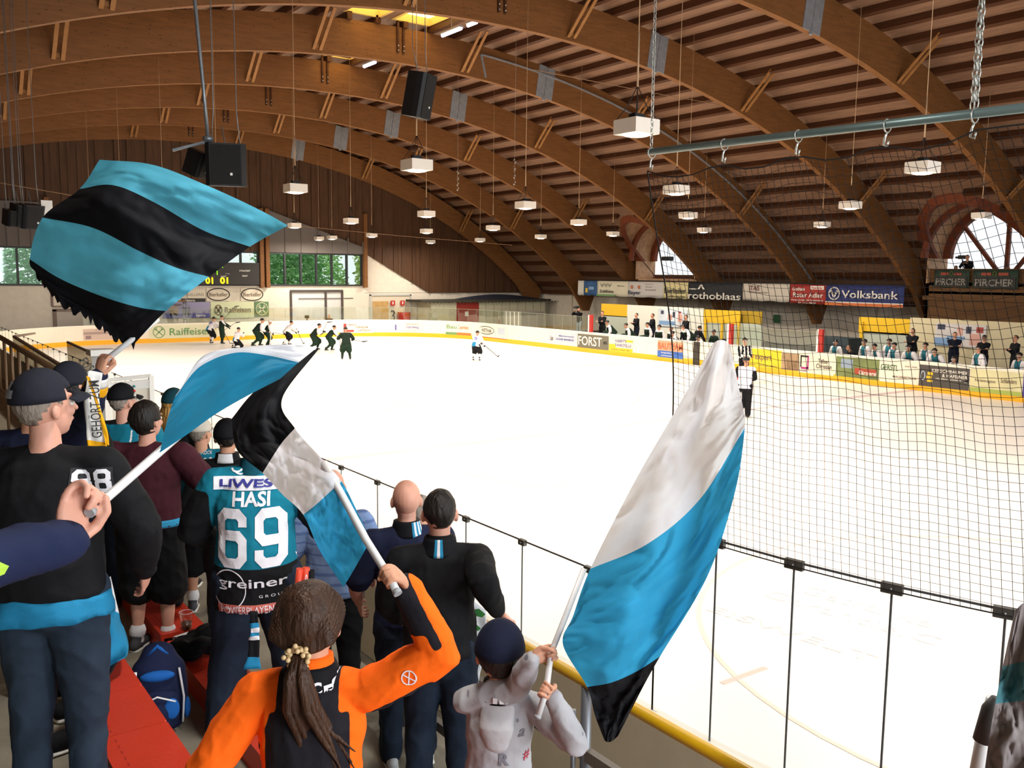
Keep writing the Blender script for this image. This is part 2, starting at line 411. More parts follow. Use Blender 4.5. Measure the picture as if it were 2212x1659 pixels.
# grey panel field above the windows (visible behind the mullion stubs)
GREYP = mat('grey_gable_panel', '#6b6460', .8)
bm = B(); z = WZ1
for (a, b_) in ((22.4, 29.3), (5.2, 8.9)):
    n = 12
    for i in range(n):
        xa, xb = a+(b_-a)*i/n, a+(b_-a)*(i+1)/n
        ztop = (8.4-(xm_-22.5)*.33) if (xm_ := (xa+xb)/2) > 20 else 8.2
        zl, zr = ((8.4-(xa-22.5)*.33), (8.4-(xb-22.5)*.33)) if a > 20 else (8.2, 8.2); quad(bm, (xa, GY-.24, z), (xb, GY-.24, z), (xb, GY-.24, zr), (xa, GY-.24, zl))
    for i in range(7):
        xa = a+(b_-a)*i/6; box(bm, xa-.05, xa+.05, GY-.3, GY-.22, z, 7.9-(xa-22.5)*.2 if a > 20 else 8)
struct('trim_1', bm, GREYP)
# window bands
TINT = glass_mat('window_glass', (.93, .98, .95), .05)
for wi, (a, b_, n) in enumerate(((4.6, 8.93, 3), (17.0, 21.7, 4), (22.4, 29.27, 6))):
    bm = B(); box(bm, a, b_, GY+.05, GY+.07, WZ0, WZ1); o = struct('window_%d' % (wi+4), bm, TINT)
    bm = B()
    for i in range(n+1):
        xx = a+(b_-a)*i/n; box(bm, xx-.055, xx+.055, GY-.12, GY+.1, WZ0, WZ1)
    box(bm, a, b_, GY-.14, GY+.1, WZ0-.04, WZ0+.06); box(bm, a, b_, GY-.14, GY+.1, WZ1-.1, WZ1+.06)
    obj('window_frame', bm, DARKMETAL, o)
bm = B(); box(bm, 9, 17.0, GY-.1, GY+.1, WZ0, WZ1); struct('trim_2', bm, BROWN_FRAME)
for i, x in enumerate((21.85, 22.25, 29.45, 9.1)):
    bm = B(); box(bm, x-.13, x+.13, GY-.42, GY-.1, 3.3, 8.5); o = obj('gable_post', bm, WOOD_ARCH)
    tag(o, ['brown timber post on the gable wall right of the scoreboard', 'brown timber post on the gable wall left of the six-pane window', 'brown timber post at the right end of the six-pane gable window', 'brown timber post right of the leftmost gable window'][i], 'post')
# big sliding gate in the gable wall
DOORW = mat('grey_white_door', '#c9c7c6', .7, noise_s=2, noise_a=.05)
bm = B(); box(bm, 23.9, 27.8, GY+.02, GY+.12, -.1, 3.08); d1 = struct('door_1', bm, DOORW)
bm = B()
for x in (23.95, 26.5, 27.75): box(bm, x-.07, x+.07, GY-.08, GY+.02, -.1, 3.08)
box(bm, 23.9, 27.8, GY-.1, GY+.02, 2.98, 3.14); box(bm, 24.5, 28.6, GY-.05, GY-.02, 2.52, 2.56)
obj('door_frame', bm, mat('gate_frame', '#4c4440', .6, .3), d1)
bm = B(); box(bm, 30.0, 33.3, GY-.03, GY+.02, -.1, 2.75); d2 = struct('door_2', bm, mat('pale_partition', '#cfc4b0', .8))
bm = B(); box(bm, 29.9, 30.0, GY-.1, GY, -.1, 2.8); box(bm, 33.2, 33.3, GY-.1, GY, -.1, 2.8); box(bm, 29.9, 33.3, GY-.1, GY, 2.7, 2.8); obj('door_frame', bm, GREYMETAL, d2)
bm = B(); box(bm, 30.15, 31.4, GY-.08, GY-.03, .4, 2.3); obj('plywood_panel', bm, mat('plywood', '#b8935c', .8, noise_s=3), d2)
RED = mat('red_paint', '#b12a22', .5)
for i, (a, b_, z0, z1, lb) in enumerate(((31.55, 31.9, 1.98, 2.35, 'small red fire sign left of its twin on the gable wall'), (32.36, 32.7, 1.98, 2.35, 'small red fire sign at the right of the pair on the gable wall'))):
    bm = B(); box(bm, a, b_, GY-.16, GY-.13, z0, z1); o = tag(obj('fire_sign', bm, RED), lb, 'sign')
    bm = B(); box(bm, (a+b_)/2-.04, (a+b_)/2+.04, GY-.175, GY-.16, z0+.1, z1-.08); obj('sign_symbol', bm, WHITE, o)
bm = B(); box(bm, 32.1, 33.0, GY-.5, GY-.15, -.05, 1.5); o = tag(obj('fire_cabinet', bm, RED), 'red fire cabinet standing on the floor below the two small red signs', 'cabinet')
text_at('3', (31.75, GY-.1, 1.25), (1, 0, 0), (0, 0, 1), .8, .35, DARKMETAL, d2, 'door_number')
# left part of the gable: door frames and scaffold tower
bm = B()
for x in (9.3, 12.0): box(bm, x-.1, x+.1, GY-.12, GY, -.1, 2.0)
box(bm, 9.2, 12.1, GY-.12, GY, 1.9, 2.05)
for x in (9.2, 12.0): box(bm, x-.06, x+.06, GY-.1, GY, 2.2, 3.4)
box(bm, 9.2, 12.0, GY-.1, GY, 2.15, 2.22); box(bm, 9.2, 12.0, GY-.1, GY, 3.35, 3.42); struct('door_3', bm, mat('grey_brown_frame', '#7b6a60', .7))
bm = B(); box(bm, 9.4, 11.9, GY-.03, GY-.01, -.1, 1.9); struct('trim_3', bm, mat('pale_grey_board', '#b5aca4', .8))
t = thing('scaffold_tower', 'grey tube scaffold tower with ladder ends standing by the far wall at the left', 'scaffold', (13.6, GY-.9, -.05))
for s, nm in ((0, 0), (3.0, 1)):
    bm = B()
    for yy in (-.3, .3): tube(bm, [(s, yy, 0), (s, yy, 2.6)], .03, 6)
    for k in range(7): tube(bm, [(s, -.3, .3+k*.35), (s, .3, .3+k*.35)], .02, 6)
    obj('ladder_frame', bm, STEEL, t)
bm = B()
for z in (.9, 2.5): box(bm, 0, 3, -.3, .3, z, z+.06)
obj('platform', bm, WOOD_LIGHT, t)
bm = B(); tube(bm, [(0, -.3, .9), (3, -.3, 2.4)], .02, 6); tube(bm, [(3, -.3, .2), (0, -.3, .9)], .02, 6); obj('brace', bm, STEEL, t)
# ---------------------------------------------------------------- right wall with feet, shelter, dormers
WX = 45.3
bm = B(); box(bm, WX, WX+.3, -13, GY, -.1, 2.9)
for y in (58.6, 55.2, 42, 28.3): box(bm, WX-.15, WX, y-.3, y+.3, -.1, 3.05)
struct('wall_right', bm, WHITE_WALL)
bm = B(); box(bm, WX-.5, WX+.4, -13, GY, 2.85, 3.1); struct('trim_4', bm, WOOD_PURLIN)
bm = B(); box(bm, -12.6, -12.3, 2, GY, -.1, 5.5); struct('wall_left', bm, WHITE_WALL)
# dormer windows: barrel vaults with ring beams, opening onto the white sky
VAULT = wood('vault_boards', '#c9a27e', False, (3, 1, 3), .3)
REDWOOD = wood('red_wood', '#7d4128', False, (1, 5, 5), .25)
for di, (cy, r) in enumerate(DORM):
    xout = 43.95
    def xcut(ang, rr):           # where the vault meets the roof skin
        z = DZ+rr*math.sin(ang); x = 25.0
        while x < 43.4 and roofpt(x) > z: x += .05
        return x
    bm = B(); N = 28; prev = None
    for i in range(N+1):
        a = PI*i/N; y = cy+r*math.cos(a); z = DZ+r*math.sin(a); xi = xcut(a, r)-.25
        ring = (bm.verts.new((xi, y, z)), bm.verts.new((xout, y, z)))
        if prev: bm.faces.new((prev[0], ring[0], ring[1], prev[1]))
        prev = ring
    for sg in (-1, 1): box(bm, 42.2, xout, cy+sg*(r+.03)-.03, cy+sg*(r+.03)+.03, 4.1, DZ)
    box(bm, 42.4, xout+.1, cy-r-.02, cy+r+.02, 4.0, 4.15)
    vlt = struct('ceiling_dormer' if 0 else 'trim_%d' % (5+di), bm, VAULT)
    for xr, wd_, rr in ((None, .3, .28), (41.6, .26, .26), (43.6, .3, .38)):
        bm = B(); prev = None
        for i in range(N+1):
            a = PI*i/N; c_, s2 = math.cos(a), math.sin(a); xx = (xcut(a, r)-.1) if xr is None else xr
            ring = [bm.verts.new((xx+dx, cy+(r-q)*c_, DZ+(r-q)*s2)) for dx, q in ((-wd_/2, -.35 if xr is None else 0), (wd_/2, -.35 if xr is None else 0), (wd_/2, rr), (-wd_/2, rr))]
            if prev:
                for k in range(4): bm.faces.new((prev[k], prev[(k+1) % 4], ring[(k+1) % 4], ring[k]))
            prev = ring
        obj('ring_beam', bm, REDWOOD, vlt)
    # the window itself: sill, mullions and pane
    bm = B(); prev = None; bm.faces.new([bm.verts.new((44.0, cy+r*math.cos(PI*i/24), DZ+r*math.sin(PI*i/24))) for i in range(25)]+[bm.verts.new((44.0, cy-r, 4.15)), bm.verts.new((44.0, cy+r, 4.15))])
    o = struct('window_%d' % (7+di), bm, glass_mat('dormer_glass_%d' % di, (1, 1, 1), .03))
    bm = B(); box(bm, 43.7, 43.95, cy-r, cy+r, 3.85, 4.2)
    if di == 1:
        for ya, za, yb, zb in ((cy+1.95, DZ+1.75, cy-.35, 4.2), (cy-.35, DZ+2.55, cy-.35, 4.2), (cy-2.2, DZ+1.4, cy-.35, 4.2)):
            beam(bm, (43.8, ya, za), (43.8, yb, zb), .17, .17, ref=(1, 0, 0))
    obj('window_frame', bm, REDWOOD, o)
# a small black lamp hanging in the far dormer
bm = B(); p = at(1442, 559, 0, 42.5); box(bm, p.x-.25, p.x+.25, p.y-.3, p.y+.3, p.z-.12, p.z+.14); tube(bm, [(p.x, p.y, p.z+.1), (p.x, p.y, roofpt(42.5)+2.6)], .015, 5)
tag(obj('floodlight', bm, BLACK), 'small dark floodlight hanging in front of the far arched window', 'light')
# narrow strip rooflight by the far dormer
bm = B(); p, q = at(1537, 574, 0, 43.2), at(1550, 591, 0, 43.8); beam(bm, p, q, .1, .25, ref=(1, 0, 0)); tag(obj('strip_rooflight', bm, mat('strip_glow', '#ffffff', emit='#ffffff', es=1.6)), 'narrow bright slit of daylight between the roof boards right of the far arched window', 'window')
# balcony box under the near dormer
yL = at(2003, 582, 0, 42.4).y
bm = B(); box(bm, 42.4, 42.55, 12, yL, 2.15, 4.8); box(bm, 42.4, 43.7, yL-.15, yL, 2.15, 4.6); box(bm, 42.4, 43.7, 12, yL, 3.6, 3.72); box(bm, 42.3, 42.45, 12, yL+.1, 3.3, 3.5)
tag(obj('balcony', bm, wood('balcony_wood', '#6d4b2a', False, (3, .6, 3), .3)), 'brown boarded balcony box below the large arched window, carrying green banners', 'balcony')
bm = B()
for a, b_, c, d in ((2.1, 2.25, 0, 0),): box(bm, 42.15, 42.38, 12, yL+.3, a-.05, b_)
tag(obj('balcony_beam', bm, WOOD_PURLIN), 'dark beam along the lower edge of the boarded balcony', 'beam')
# background trees outside the gable windows
LEAF = [mat('leaf_%d' % i, c, .7, noise_s=2, noise_a=.35) for i, c in enumerate(('#b5e09a', '#8fc98a', '#cdf08c'))]
BARK = mat('bark', '#4a3b2c', .9)
rnd = random.Random(5)
for i, (x, y, r, lb) in enumerate(((3.0, 69, 3.4, 'pale green tree outside the leftmost gable window'), (10.5, 71, 3.6, 'grey-green tree outside, behind the waved blue and black flag'), (20.0, 69, 3.6, 'green tree outside, behind the scoreboard window'),
                                    (26.4, 66, 3.2, 'bluish green tree outside the left panes of the six-pane window'), (31.0, 72.5, 3.6, 'mid green tree outside the middle panes of the six-pane window'), (35.2, 66.5, 3.5, 'bright yellow-green tree outside the right panes of the six-pane window'))):
    t = thing('tree', lb, 'tree', (x, y, -.05))
    bm = B(); tube(bm, [(0, 0, 0), (.1, 0, 2), (.05, .1, 5)], [.28, .2, .1], 8); obj('trunk', bm, BARK, t)
    bm = B()
    for k in range(4200):
        d = Vector((rnd.gauss(0, 1), rnd.gauss(0, 1), rnd.gauss(0, 1))).normalized(); rr = r*(.55+.45*rnd.random()**.5)
        rr *= .8+.35*noise.noise(d*2.2+Vector((i, 0, 0)))
        c = Vector((0, 0, 4.3))+Vector((d.x, d.y, d.z*1.1))*rr; s = rnd.uniform(.1, .22)
        a = Vector((rnd.gauss(0, 1), rnd.gauss(0, 1), rnd.gauss(0, 1))).normalized(); b_, c2 = frame_of(a)
        quad(bm, c-b_*s, c+c2*s*.6, c+b_*s, c-c2*s*.6)
    obj('foliage', bm, LEAF[(0, 1, 1, 1, 0, 2)[i]], t)
bm = B(); box(bm, -30, 70, 60.2, 110, -.4, -.2); struct('floor_outside', bm, mat('grass', '#6f8f52', .9, noise_s=1))
# ---------------------------------------------------------------- hanging lamps
LAMPW = mat('lamp_housing', '#efe7dc', .5)
LGLOW = mat('lamp_diffuser', '#fff3e0', .4, emit='#fff0dc', es=9)
LAMPS = [(1375,275),(900,357),(638,407),(1135,443),(1461,410),(1993,362),(1837,443),(921,462),(758,477),(636,487),(717,513),(689,515),(803,508),(921,499),(930,522),(1037,518),(1065,492),(1168,511),(1250,480),(1324,505),(1486,465),(1521,497),(1776,485),(2120,466)]
LLAB = ['largest white box lamp hanging below the fifth arch, left of the net pipe', 'white box lamp hanging under the single black speaker', 'white box lamp hanging right of the twin black speakers', 'white box lamp hanging right of the middle speaker, above the far rink corner',
 'white box lamp just left of the net edge, below the big lamp', 'white box lamp seen through the net at the right, below the steel pipe', 'white box lamp through the net, left of the one under the pipe', 'white box lamp in line below the single speaker', 'white box lamp in front of the wood gable, above the six-pane window',
 'small white box lamp at the tip of the big waved flag', 'right one of two small lamps close together above the six-pane window', 'left one of two small lamps close together above the six-pane window', 'small white box lamp right of the six-pane window', 'small lamp second in the column below the single speaker', 'small lamp lowest in the column below the single speaker',
 'small white box lamp low before the dark roof, left of two others', 'small white box lamp between the two lowest roof lamps', 'small white box lamp above the red door of the hut', 'white box lamp above the left end of the hanging banners', 'small white box lamp left of the far arched window', 'left one of two lamps close together just inside the net edge', 'right, lower one of two lamps close together just inside the net edge', 'small lamp through the net above the red banner and dark roof', 'pinkish unlit-looking lamp in front of the large arched window']
proto_l = None
for i, ((lx, ly), lb) in enumerate(zip(LAMPS, LLAB)):
    zz = 6.57
    p = at(lx, ly, 2, zz)
    if p.y > 57.9: p = at(lx, ly, 1, 57.5)
    t = thing('hanging_lamp', lb, 'lamp', p, 0, None)
    bm = B(); box(bm, -.25, .25, -.25, .25, -.11, .11); bmesh.ops.bevel(bm, geom=bm.edges[:], offset=.012, segments=1)
    if proto_l is None:
        proto_l = [obj('housing', bm, LAMPW, t)]
        bm = B(); bmesh.ops.create_circle(bm, cap_ends=True, segments=28, radius=.21, matrix=Matrix.Translation((0, 0, -.118)) @ Matrix.Diagonal((1, .95, 1, 1))); 
        ball(bm, (0, 0, -.115), .21, .2, .03); proto_l.append(obj('diffuser', bm, LGLOW, t, True))
        bm = B()
        for sx, sy in ((-1, -1), (1, -1), (1, 1), (-1, 1)): tube(bm, [(sx*.22, sy*.22, .11), (sx*.1, sy*.1, .32), (0, 0, .62)], .007, 5)
        box(bm, -.1, .1, -.07, .07, .12, .2); proto_l.append(obj('wire_hanger', bm, DARKMETAL, t))
    else:
        bm.free()
        for pp in proto_l:
            c = pp.copy(); COL.objects.link(c); c.parent = t
    bm = B(); zt = roofpt(p.x)-p.z-.1; tube(bm, [(0, 0, .6), (0, 0, 1.4)], .016, 6); tube(bm, [(0, 0, 1.3), (.02, 0, zt)], .008, 5); obj('cable', bm, mat('pale_cable', '#b99a78', .7), t)
    if i != 23: area('lamp_light', (0, 0, -.19), (0, 0, 0), .5, LAMP_POWER, LAMP_COLOR, t)
for lx, ly, lb in ((9.8, 4.0, 'box lamp beyond the right frame edge over the near ice, row nearest the stand'), (17.6, 4.2, 'box lamp beyond the right frame edge, second row from the stand'), (25.2, 4.0, 'box lamp beyond the right frame edge, third row from the stand'), (10.4, -2.6, 'box lamp over the near corner of the rink behind the camera'),
    (9.8, 30.4, 'box lamp of the near row hidden behind the upper right of the waved flag'), (9.8, 36.9, 'box lamp of the near row hidden behind the middle of the big waved flag'), (9.7, 43.4, 'box lamp of the near row hidden behind the left part of the big waved flag'), (9.7, 50.0, 'last box lamp of the near row, behind the left end of the waved flag'),
    (1.9, 3.0, 'added fill lamp above the stand just over the upper frame edge'), (1.6, -3.2, 'added fill lamp above the stand behind the camera')):  # last two are unseen fill lamps added to brighten the stand and rail
    t = thing('hanging_lamp', lb, 'lamp', (lx, ly, 6.57))
    for pp in proto_l: c = pp.copy(); COL.objects.link(c); c.parent = t
    bm = B(); tube(bm, [(0, 0, .6), (0, 0, roofpt(lx)-6.67)], .008, 5); obj('cable', bm, MATS['pale_cable'], t); area('lamp_light', (0, 0, -.19), (0, 0, 0), .5, LAMP_POWER*(.27 if lx < 3 else .62 if ly < 10 else 1.0), (1.0, .95, .88) if ly < 10 else LAMP_COLOR, t)
# thin tension wires across the hall
for (q0, q1, yy, lb) in (((560, 480), (1280, 500), 46, 'thin horizontal tension wire low across the hall above the far boards'), ((0, 395), (470, 470), 30, 'thin tension wire at the far left crossing the gable cladding'), ((1150, 150), (2212, 345), 26, 'thin tension wire crossing high in front of the right roof half')):
    bm = B(); a, b_ = at(*q0, 1, yy), at(*q1, 1, yy); b_.z = min(b_.z, arc(min(b_.x, 43))) if b_.x < 44 else b_.z
    if b_.x > 33: b_ = a.lerp(b_, (33-a.x)/(b_.x-a.x))
    tube(bm, [a, a.lerp(b_, .5)-Vector((0, 0, .05)), b_], .012, 4); tag(obj('tension_wire', bm, mat('wire_tan', '#8a6a4c', .6)), lb, 'wire')
# ---------------------------------------------------------------- loudspeakers
SPK = mat('speaker_black', '#17181b', .6, noise_s=30, noise_a=.2)
def speaker(name, label, p, wd_, dp, hg, rz, tilt, cables=True):
    t = thing(name, label, 'loudspeaker', p)
    rot = Matrix.Rotation(rz, 4, 'Z') @ Matrix.Rotation(tilt, 4, 'X')
    bm = B(); pr = [(-wd_/2, dp/2), (-wd_/2*.72, -dp/2), (wd_/2*.72, -dp/2), (wd_/2, dp/2)]
    pr = [(-wd_*.36, dp/2), (-wd_/2, -dp*.1), (-wd_/2, -dp*.38), (-wd_*.4, -dp/2), (wd_*.4, -dp/2), (wd_/2, -dp*.38), (wd_/2, -dp*.1), (wd_*.36, dp/2)]
    lo = [bm.verts.new((x, y, -hg/2)) for x, y in pr]; hi = [bm.verts.new((x, y, hg/2)) for x, y in pr]
    bm.faces.new(lo[::-1]); bm.faces.new(hi)
    for a in range(8): bm.faces.new((lo[a], lo[(a+1) % 8], hi[(a+1) % 8], hi[a]))
    bmesh.ops.bevel(bm, geom=bm.edges[:], offset=.012, segments=1); bm.transform(rot); obj('cabinet', bm, SPK, t)
    bm = B(); box(bm, -wd_*.37, wd_*.37, -dp/2-.012, -dp/2-.001, -hg*.46, hg*.46)
    bm.transform(rot); obj('grille', bm, mat('speaker_grille', '#0f1012', .8, bump=.6, bscale=120), t)
    bm = B(); box(bm, wd_*.1, wd_*.1+.035, -dp/2-.02, -dp/2-.012, -hg*.25, -hg*.25+.04); bm.transform(rot); obj('badge', bm, WHITE, t)
    if cables:
        bm = B(); zt = roofpt(p.x)-p.z
        for s in (-1, 1): tube(bm, [rot @ Vector((s*wd_*.35, 0, hg/2)), Vector((s*wd_*.3, 0, hg/2+.5)), Vector((s*wd_*.28, 0, zt-.2))], .008, 5)
        tube(bm, [Vector((0, dp*.3, hg/2-.05)), Vector((.08, dp*.3, hg*.2)), Vector((0, dp*.3, hg/2+.3))], .01, 5)
        obj('hanging_cable', bm, STEEL, t)
    return t
fz = math.radians(-18)
speaker('loudspeaker', 'single black loudspeaker hanging tilted in the middle of the roof', at(905, 206, 2, 8.0), .5, .48, .9, math.radians(28), math.radians(12))
s1 = speaker('loudspeaker', 'large black loudspeaker hanging left of centre, bigger of the pair', at(489, 357, 2, 6.0), .62, .55, .66, math.radians(-20), math.radians(4))
speaker('loudspeaker', 'smaller tilted black loudspeaker left of the large hanging one', at(425, 352, 2, 6.05), .24, .34, .4, math.radians(35), math.radians(22), False)
p = at(489, 357, 2, 6.0)
bm = B(); tube(bm, [p+Vector((-.25, .1, .42)), p+Vector((-.3, .1, 1.2)), Vector((p.x-.6, p.y+.2, roofpt(p.x)-.2))], .03, 8); ball(bm, p+Vector((-.25, .1, .4)), .09, .09, .06)
beam(bm, p+Vector((-.25, .1, .36)), p+Vector((-.75, .3, .2)), .04, .04)
tag(obj('speaker_pole', bm, STEEL), 'grey pole carrying the pair of black speakers from the roof', 'pole')
for (sx, sy, ww, hh, lb) in ((66, 467, .5, .55, 'biggest black speaker of the far-left cluster beside the waved flag'), (38, 464, .25, .5, 'slim black speaker in the middle of the far-left cluster'), (24, 470, .3, .36, 'brownish small speaker at the far left end of the cluster')):
    speaker('loudspeaker', lb, at(sx, sy, 1, 24), ww, .4, hh, math.radians(20), .2, True)
bm = B(); p = at(100, 452, 1, 24); box(bm, p.x-.12, p.x+.12, p.y-.1, p.y+.1, p.z-.2, p.z+.2); tag(obj('junction_box', bm, WHITE), 'small white box hanging right of the far-left speaker cluster', 'box')
# knotted ropes / chains hanging mid roof
for (x0, y0, y1, lb) in ((1112, 345, 400, 'longer knotted rope hanging below the roof right of the speaker'), (989, 370, 412, 'shorter knotted rope hanging below the roof, left one of two')):
    p, q = at(x0, y0, 2, 8.6), None; bm = B(); n = 12; L = (y1-y0)/F*(p-cam_pos).length
    for k in range(n): ball(bm, p+Vector((.03*math.sin(k*2), .03*math.cos(k*1.7), -L*k/n)), .03+.012*math.sin(k*1.9), u=6, v=5)
    tube(bm, [p, Vector((p.x, p.y, roofpt(p.x)-.1))], .006, 4)
    tag(obj('knotted_rope', bm, mat('rope_grey', '#9a928a', .8)), lb, 'rope')
# scoreboard on the gable
t = thing('scoreboard', 'black scoreboard with yellow and green digits below the gable window', 'scoreboard', (0, 0, 0))
SBY = GY-.75; x0, x1 = 15.6, 21.5
bm = B(); box(bm, x0, x1, SBY, SBY+.25, 3.5, 4.92); obj('case', bm, mat('scoreboard_black', '#17120f', .5), t)
YEL = mat('digit_yellow', '#ffe000', emit='#ffd800', es=2.2); GRN = mat('digit_green', '#7dff00', emit='#7dff00', es=1.6); TXW = mat('pale_lettering', '#d8d6d0', .6)
def sb(s, px_, py_, hgt, m_, bold=0, wd_=None):
    c = at(px_, py_, 1, SBY-.01); text_at(s, c, (1, 0, 0), (0, 0, 1), hgt, wd_, m_, t, 'digits' if m_ in (YEL, GRN) else 'lettering', .01, bold)
sb('01', 484, 606, .42, YEL, .03, .52); sb('01', 452, 606, .42, YEL, .03, .48); sb('1', 469, 589, .28, GRN, .02); sb('STRAFZEIT', 529, 585, .11, TXW, .01); sb('GAST', 529, 596, .11, TXW, .01); sb('GAST', 483, 597, .11, TXW, .01); sb('10 min.', 492, 591, .07, TXW, .0); sb('L', 481, 576, .12, GRN, .0)
# ================================================================ RINK
RX0, RX1, RY0, RY1, RR, RN = 4.58, 33.2, -2.2, 57.1, 8.0, 6.4
def rink_path(ds=.25):
    P = []
    def seg(a, b_):
        a, b_ = Vector(a), Vector(b_); n = max(2, int((b_-a).length/ds))
        for i in range(n): P.append(a.lerp(b_, i/n))
    def arcp(cx, cy, a0, a1, r=RR):
        n = max(4, int(abs(a1-a0)*r/ds))
        for i in range(n): t = a0+(a1-a0)*i/n; P.append(Vector((cx+r*math.cos(t), cy+r*math.sin(t))))
    seg((RX0, RY0+RN), (RX0, RY1-RR)); arcp(RX0+RR, RY1-RR, PI, PI/2); seg((RX0+RR, RY1), (RX1-RR, RY1)); arcp(RX1-RR, RY1-RR, PI/2, 0)
    seg((RX1, RY1-RR), (RX1, RY0+RN)); arcp(RX1-RN, RY0+RN, 0, -PI/2, RN); seg((RX1-RN, RY0), (RX0+RN, RY0)); arcp(RX0+RN, RY0+RN, -PI/2, -PI, RN)
    return P
PATH = rink_path(); NP = len(PATH)
def pnorm(i):           # inward normal
    t = (PATH[(i+1) % NP]-PATH[(i-1) % NP]).normalized(); return Vector((t.y, -t.x))
ICE = mat('ice', '#fbf6f0', .38, noise_s=.6, noise_a=.015, spec=.35)
BOARD = mat('board_white', '#f3ead9', .55, noise_s=1.5, noise_a=.03, spec=.3); KICK = mat('kick_yellow', '#f4b41c', .55); CAP = mat('board_cap', '#f6f1e6', .5); BACKB = mat('board_back', '#c8bca6', .8, noise_s=3, noise_a=.06)
bm = B(); bm.faces.new([bm.verts.new((p.x, p.y, 0)) for p in PATH][::-1]); bmesh.ops.recalc_face_normals(bm, faces=bm.faces)
bmesh.ops.triangulate(bm, faces=bm.faces)
for f in bm.faces:
    if f.normal.z < 0: f.normal_flip()
ice = obj('floor_ice', bm, ICE); ice['kind'] = 'structure'
# boards: one sweep, with a gate gap at the bench
prof = [(.0, .0, 1), (.0, .27, 1), (.0, .27, 0), (0.0, 1.12, 0), (-.005, 1.15, 2), (-.11, 1.15, 2), (-.115, 1.12, 3), (-.115, -.04, 3)]
gateY = (at(1499, 745, 0, RX1).y, at(1512, 745, 0, RX1).y)
bm = B(); prev = None; first = None
for i in range(NP):
    n = pnorm(i); r = [bm.verts.new((PATH[i].x+n.x*q[0], PATH[i].y+n.y*q[0], q[1])) for q in prof]
    if prev:
        for k in range(len(prof)-1): bm.faces.new((prev[k], prev[k+1], r[k+1], r[k])).material_index = prof[k+1][2]
    else: first = r
    prev = r
for k in range(len(prof)-1): bm.faces.new((prev[k], prev[k+1], first[k+1], first[k])).material_index = prof[k+1][2]
o = obj('rink_boards', bm, [BOARD, KICK, CAP, BACKB]); tag(o, 'white dasher boards with yellow kick strip running all round the ice', 'rink boards')
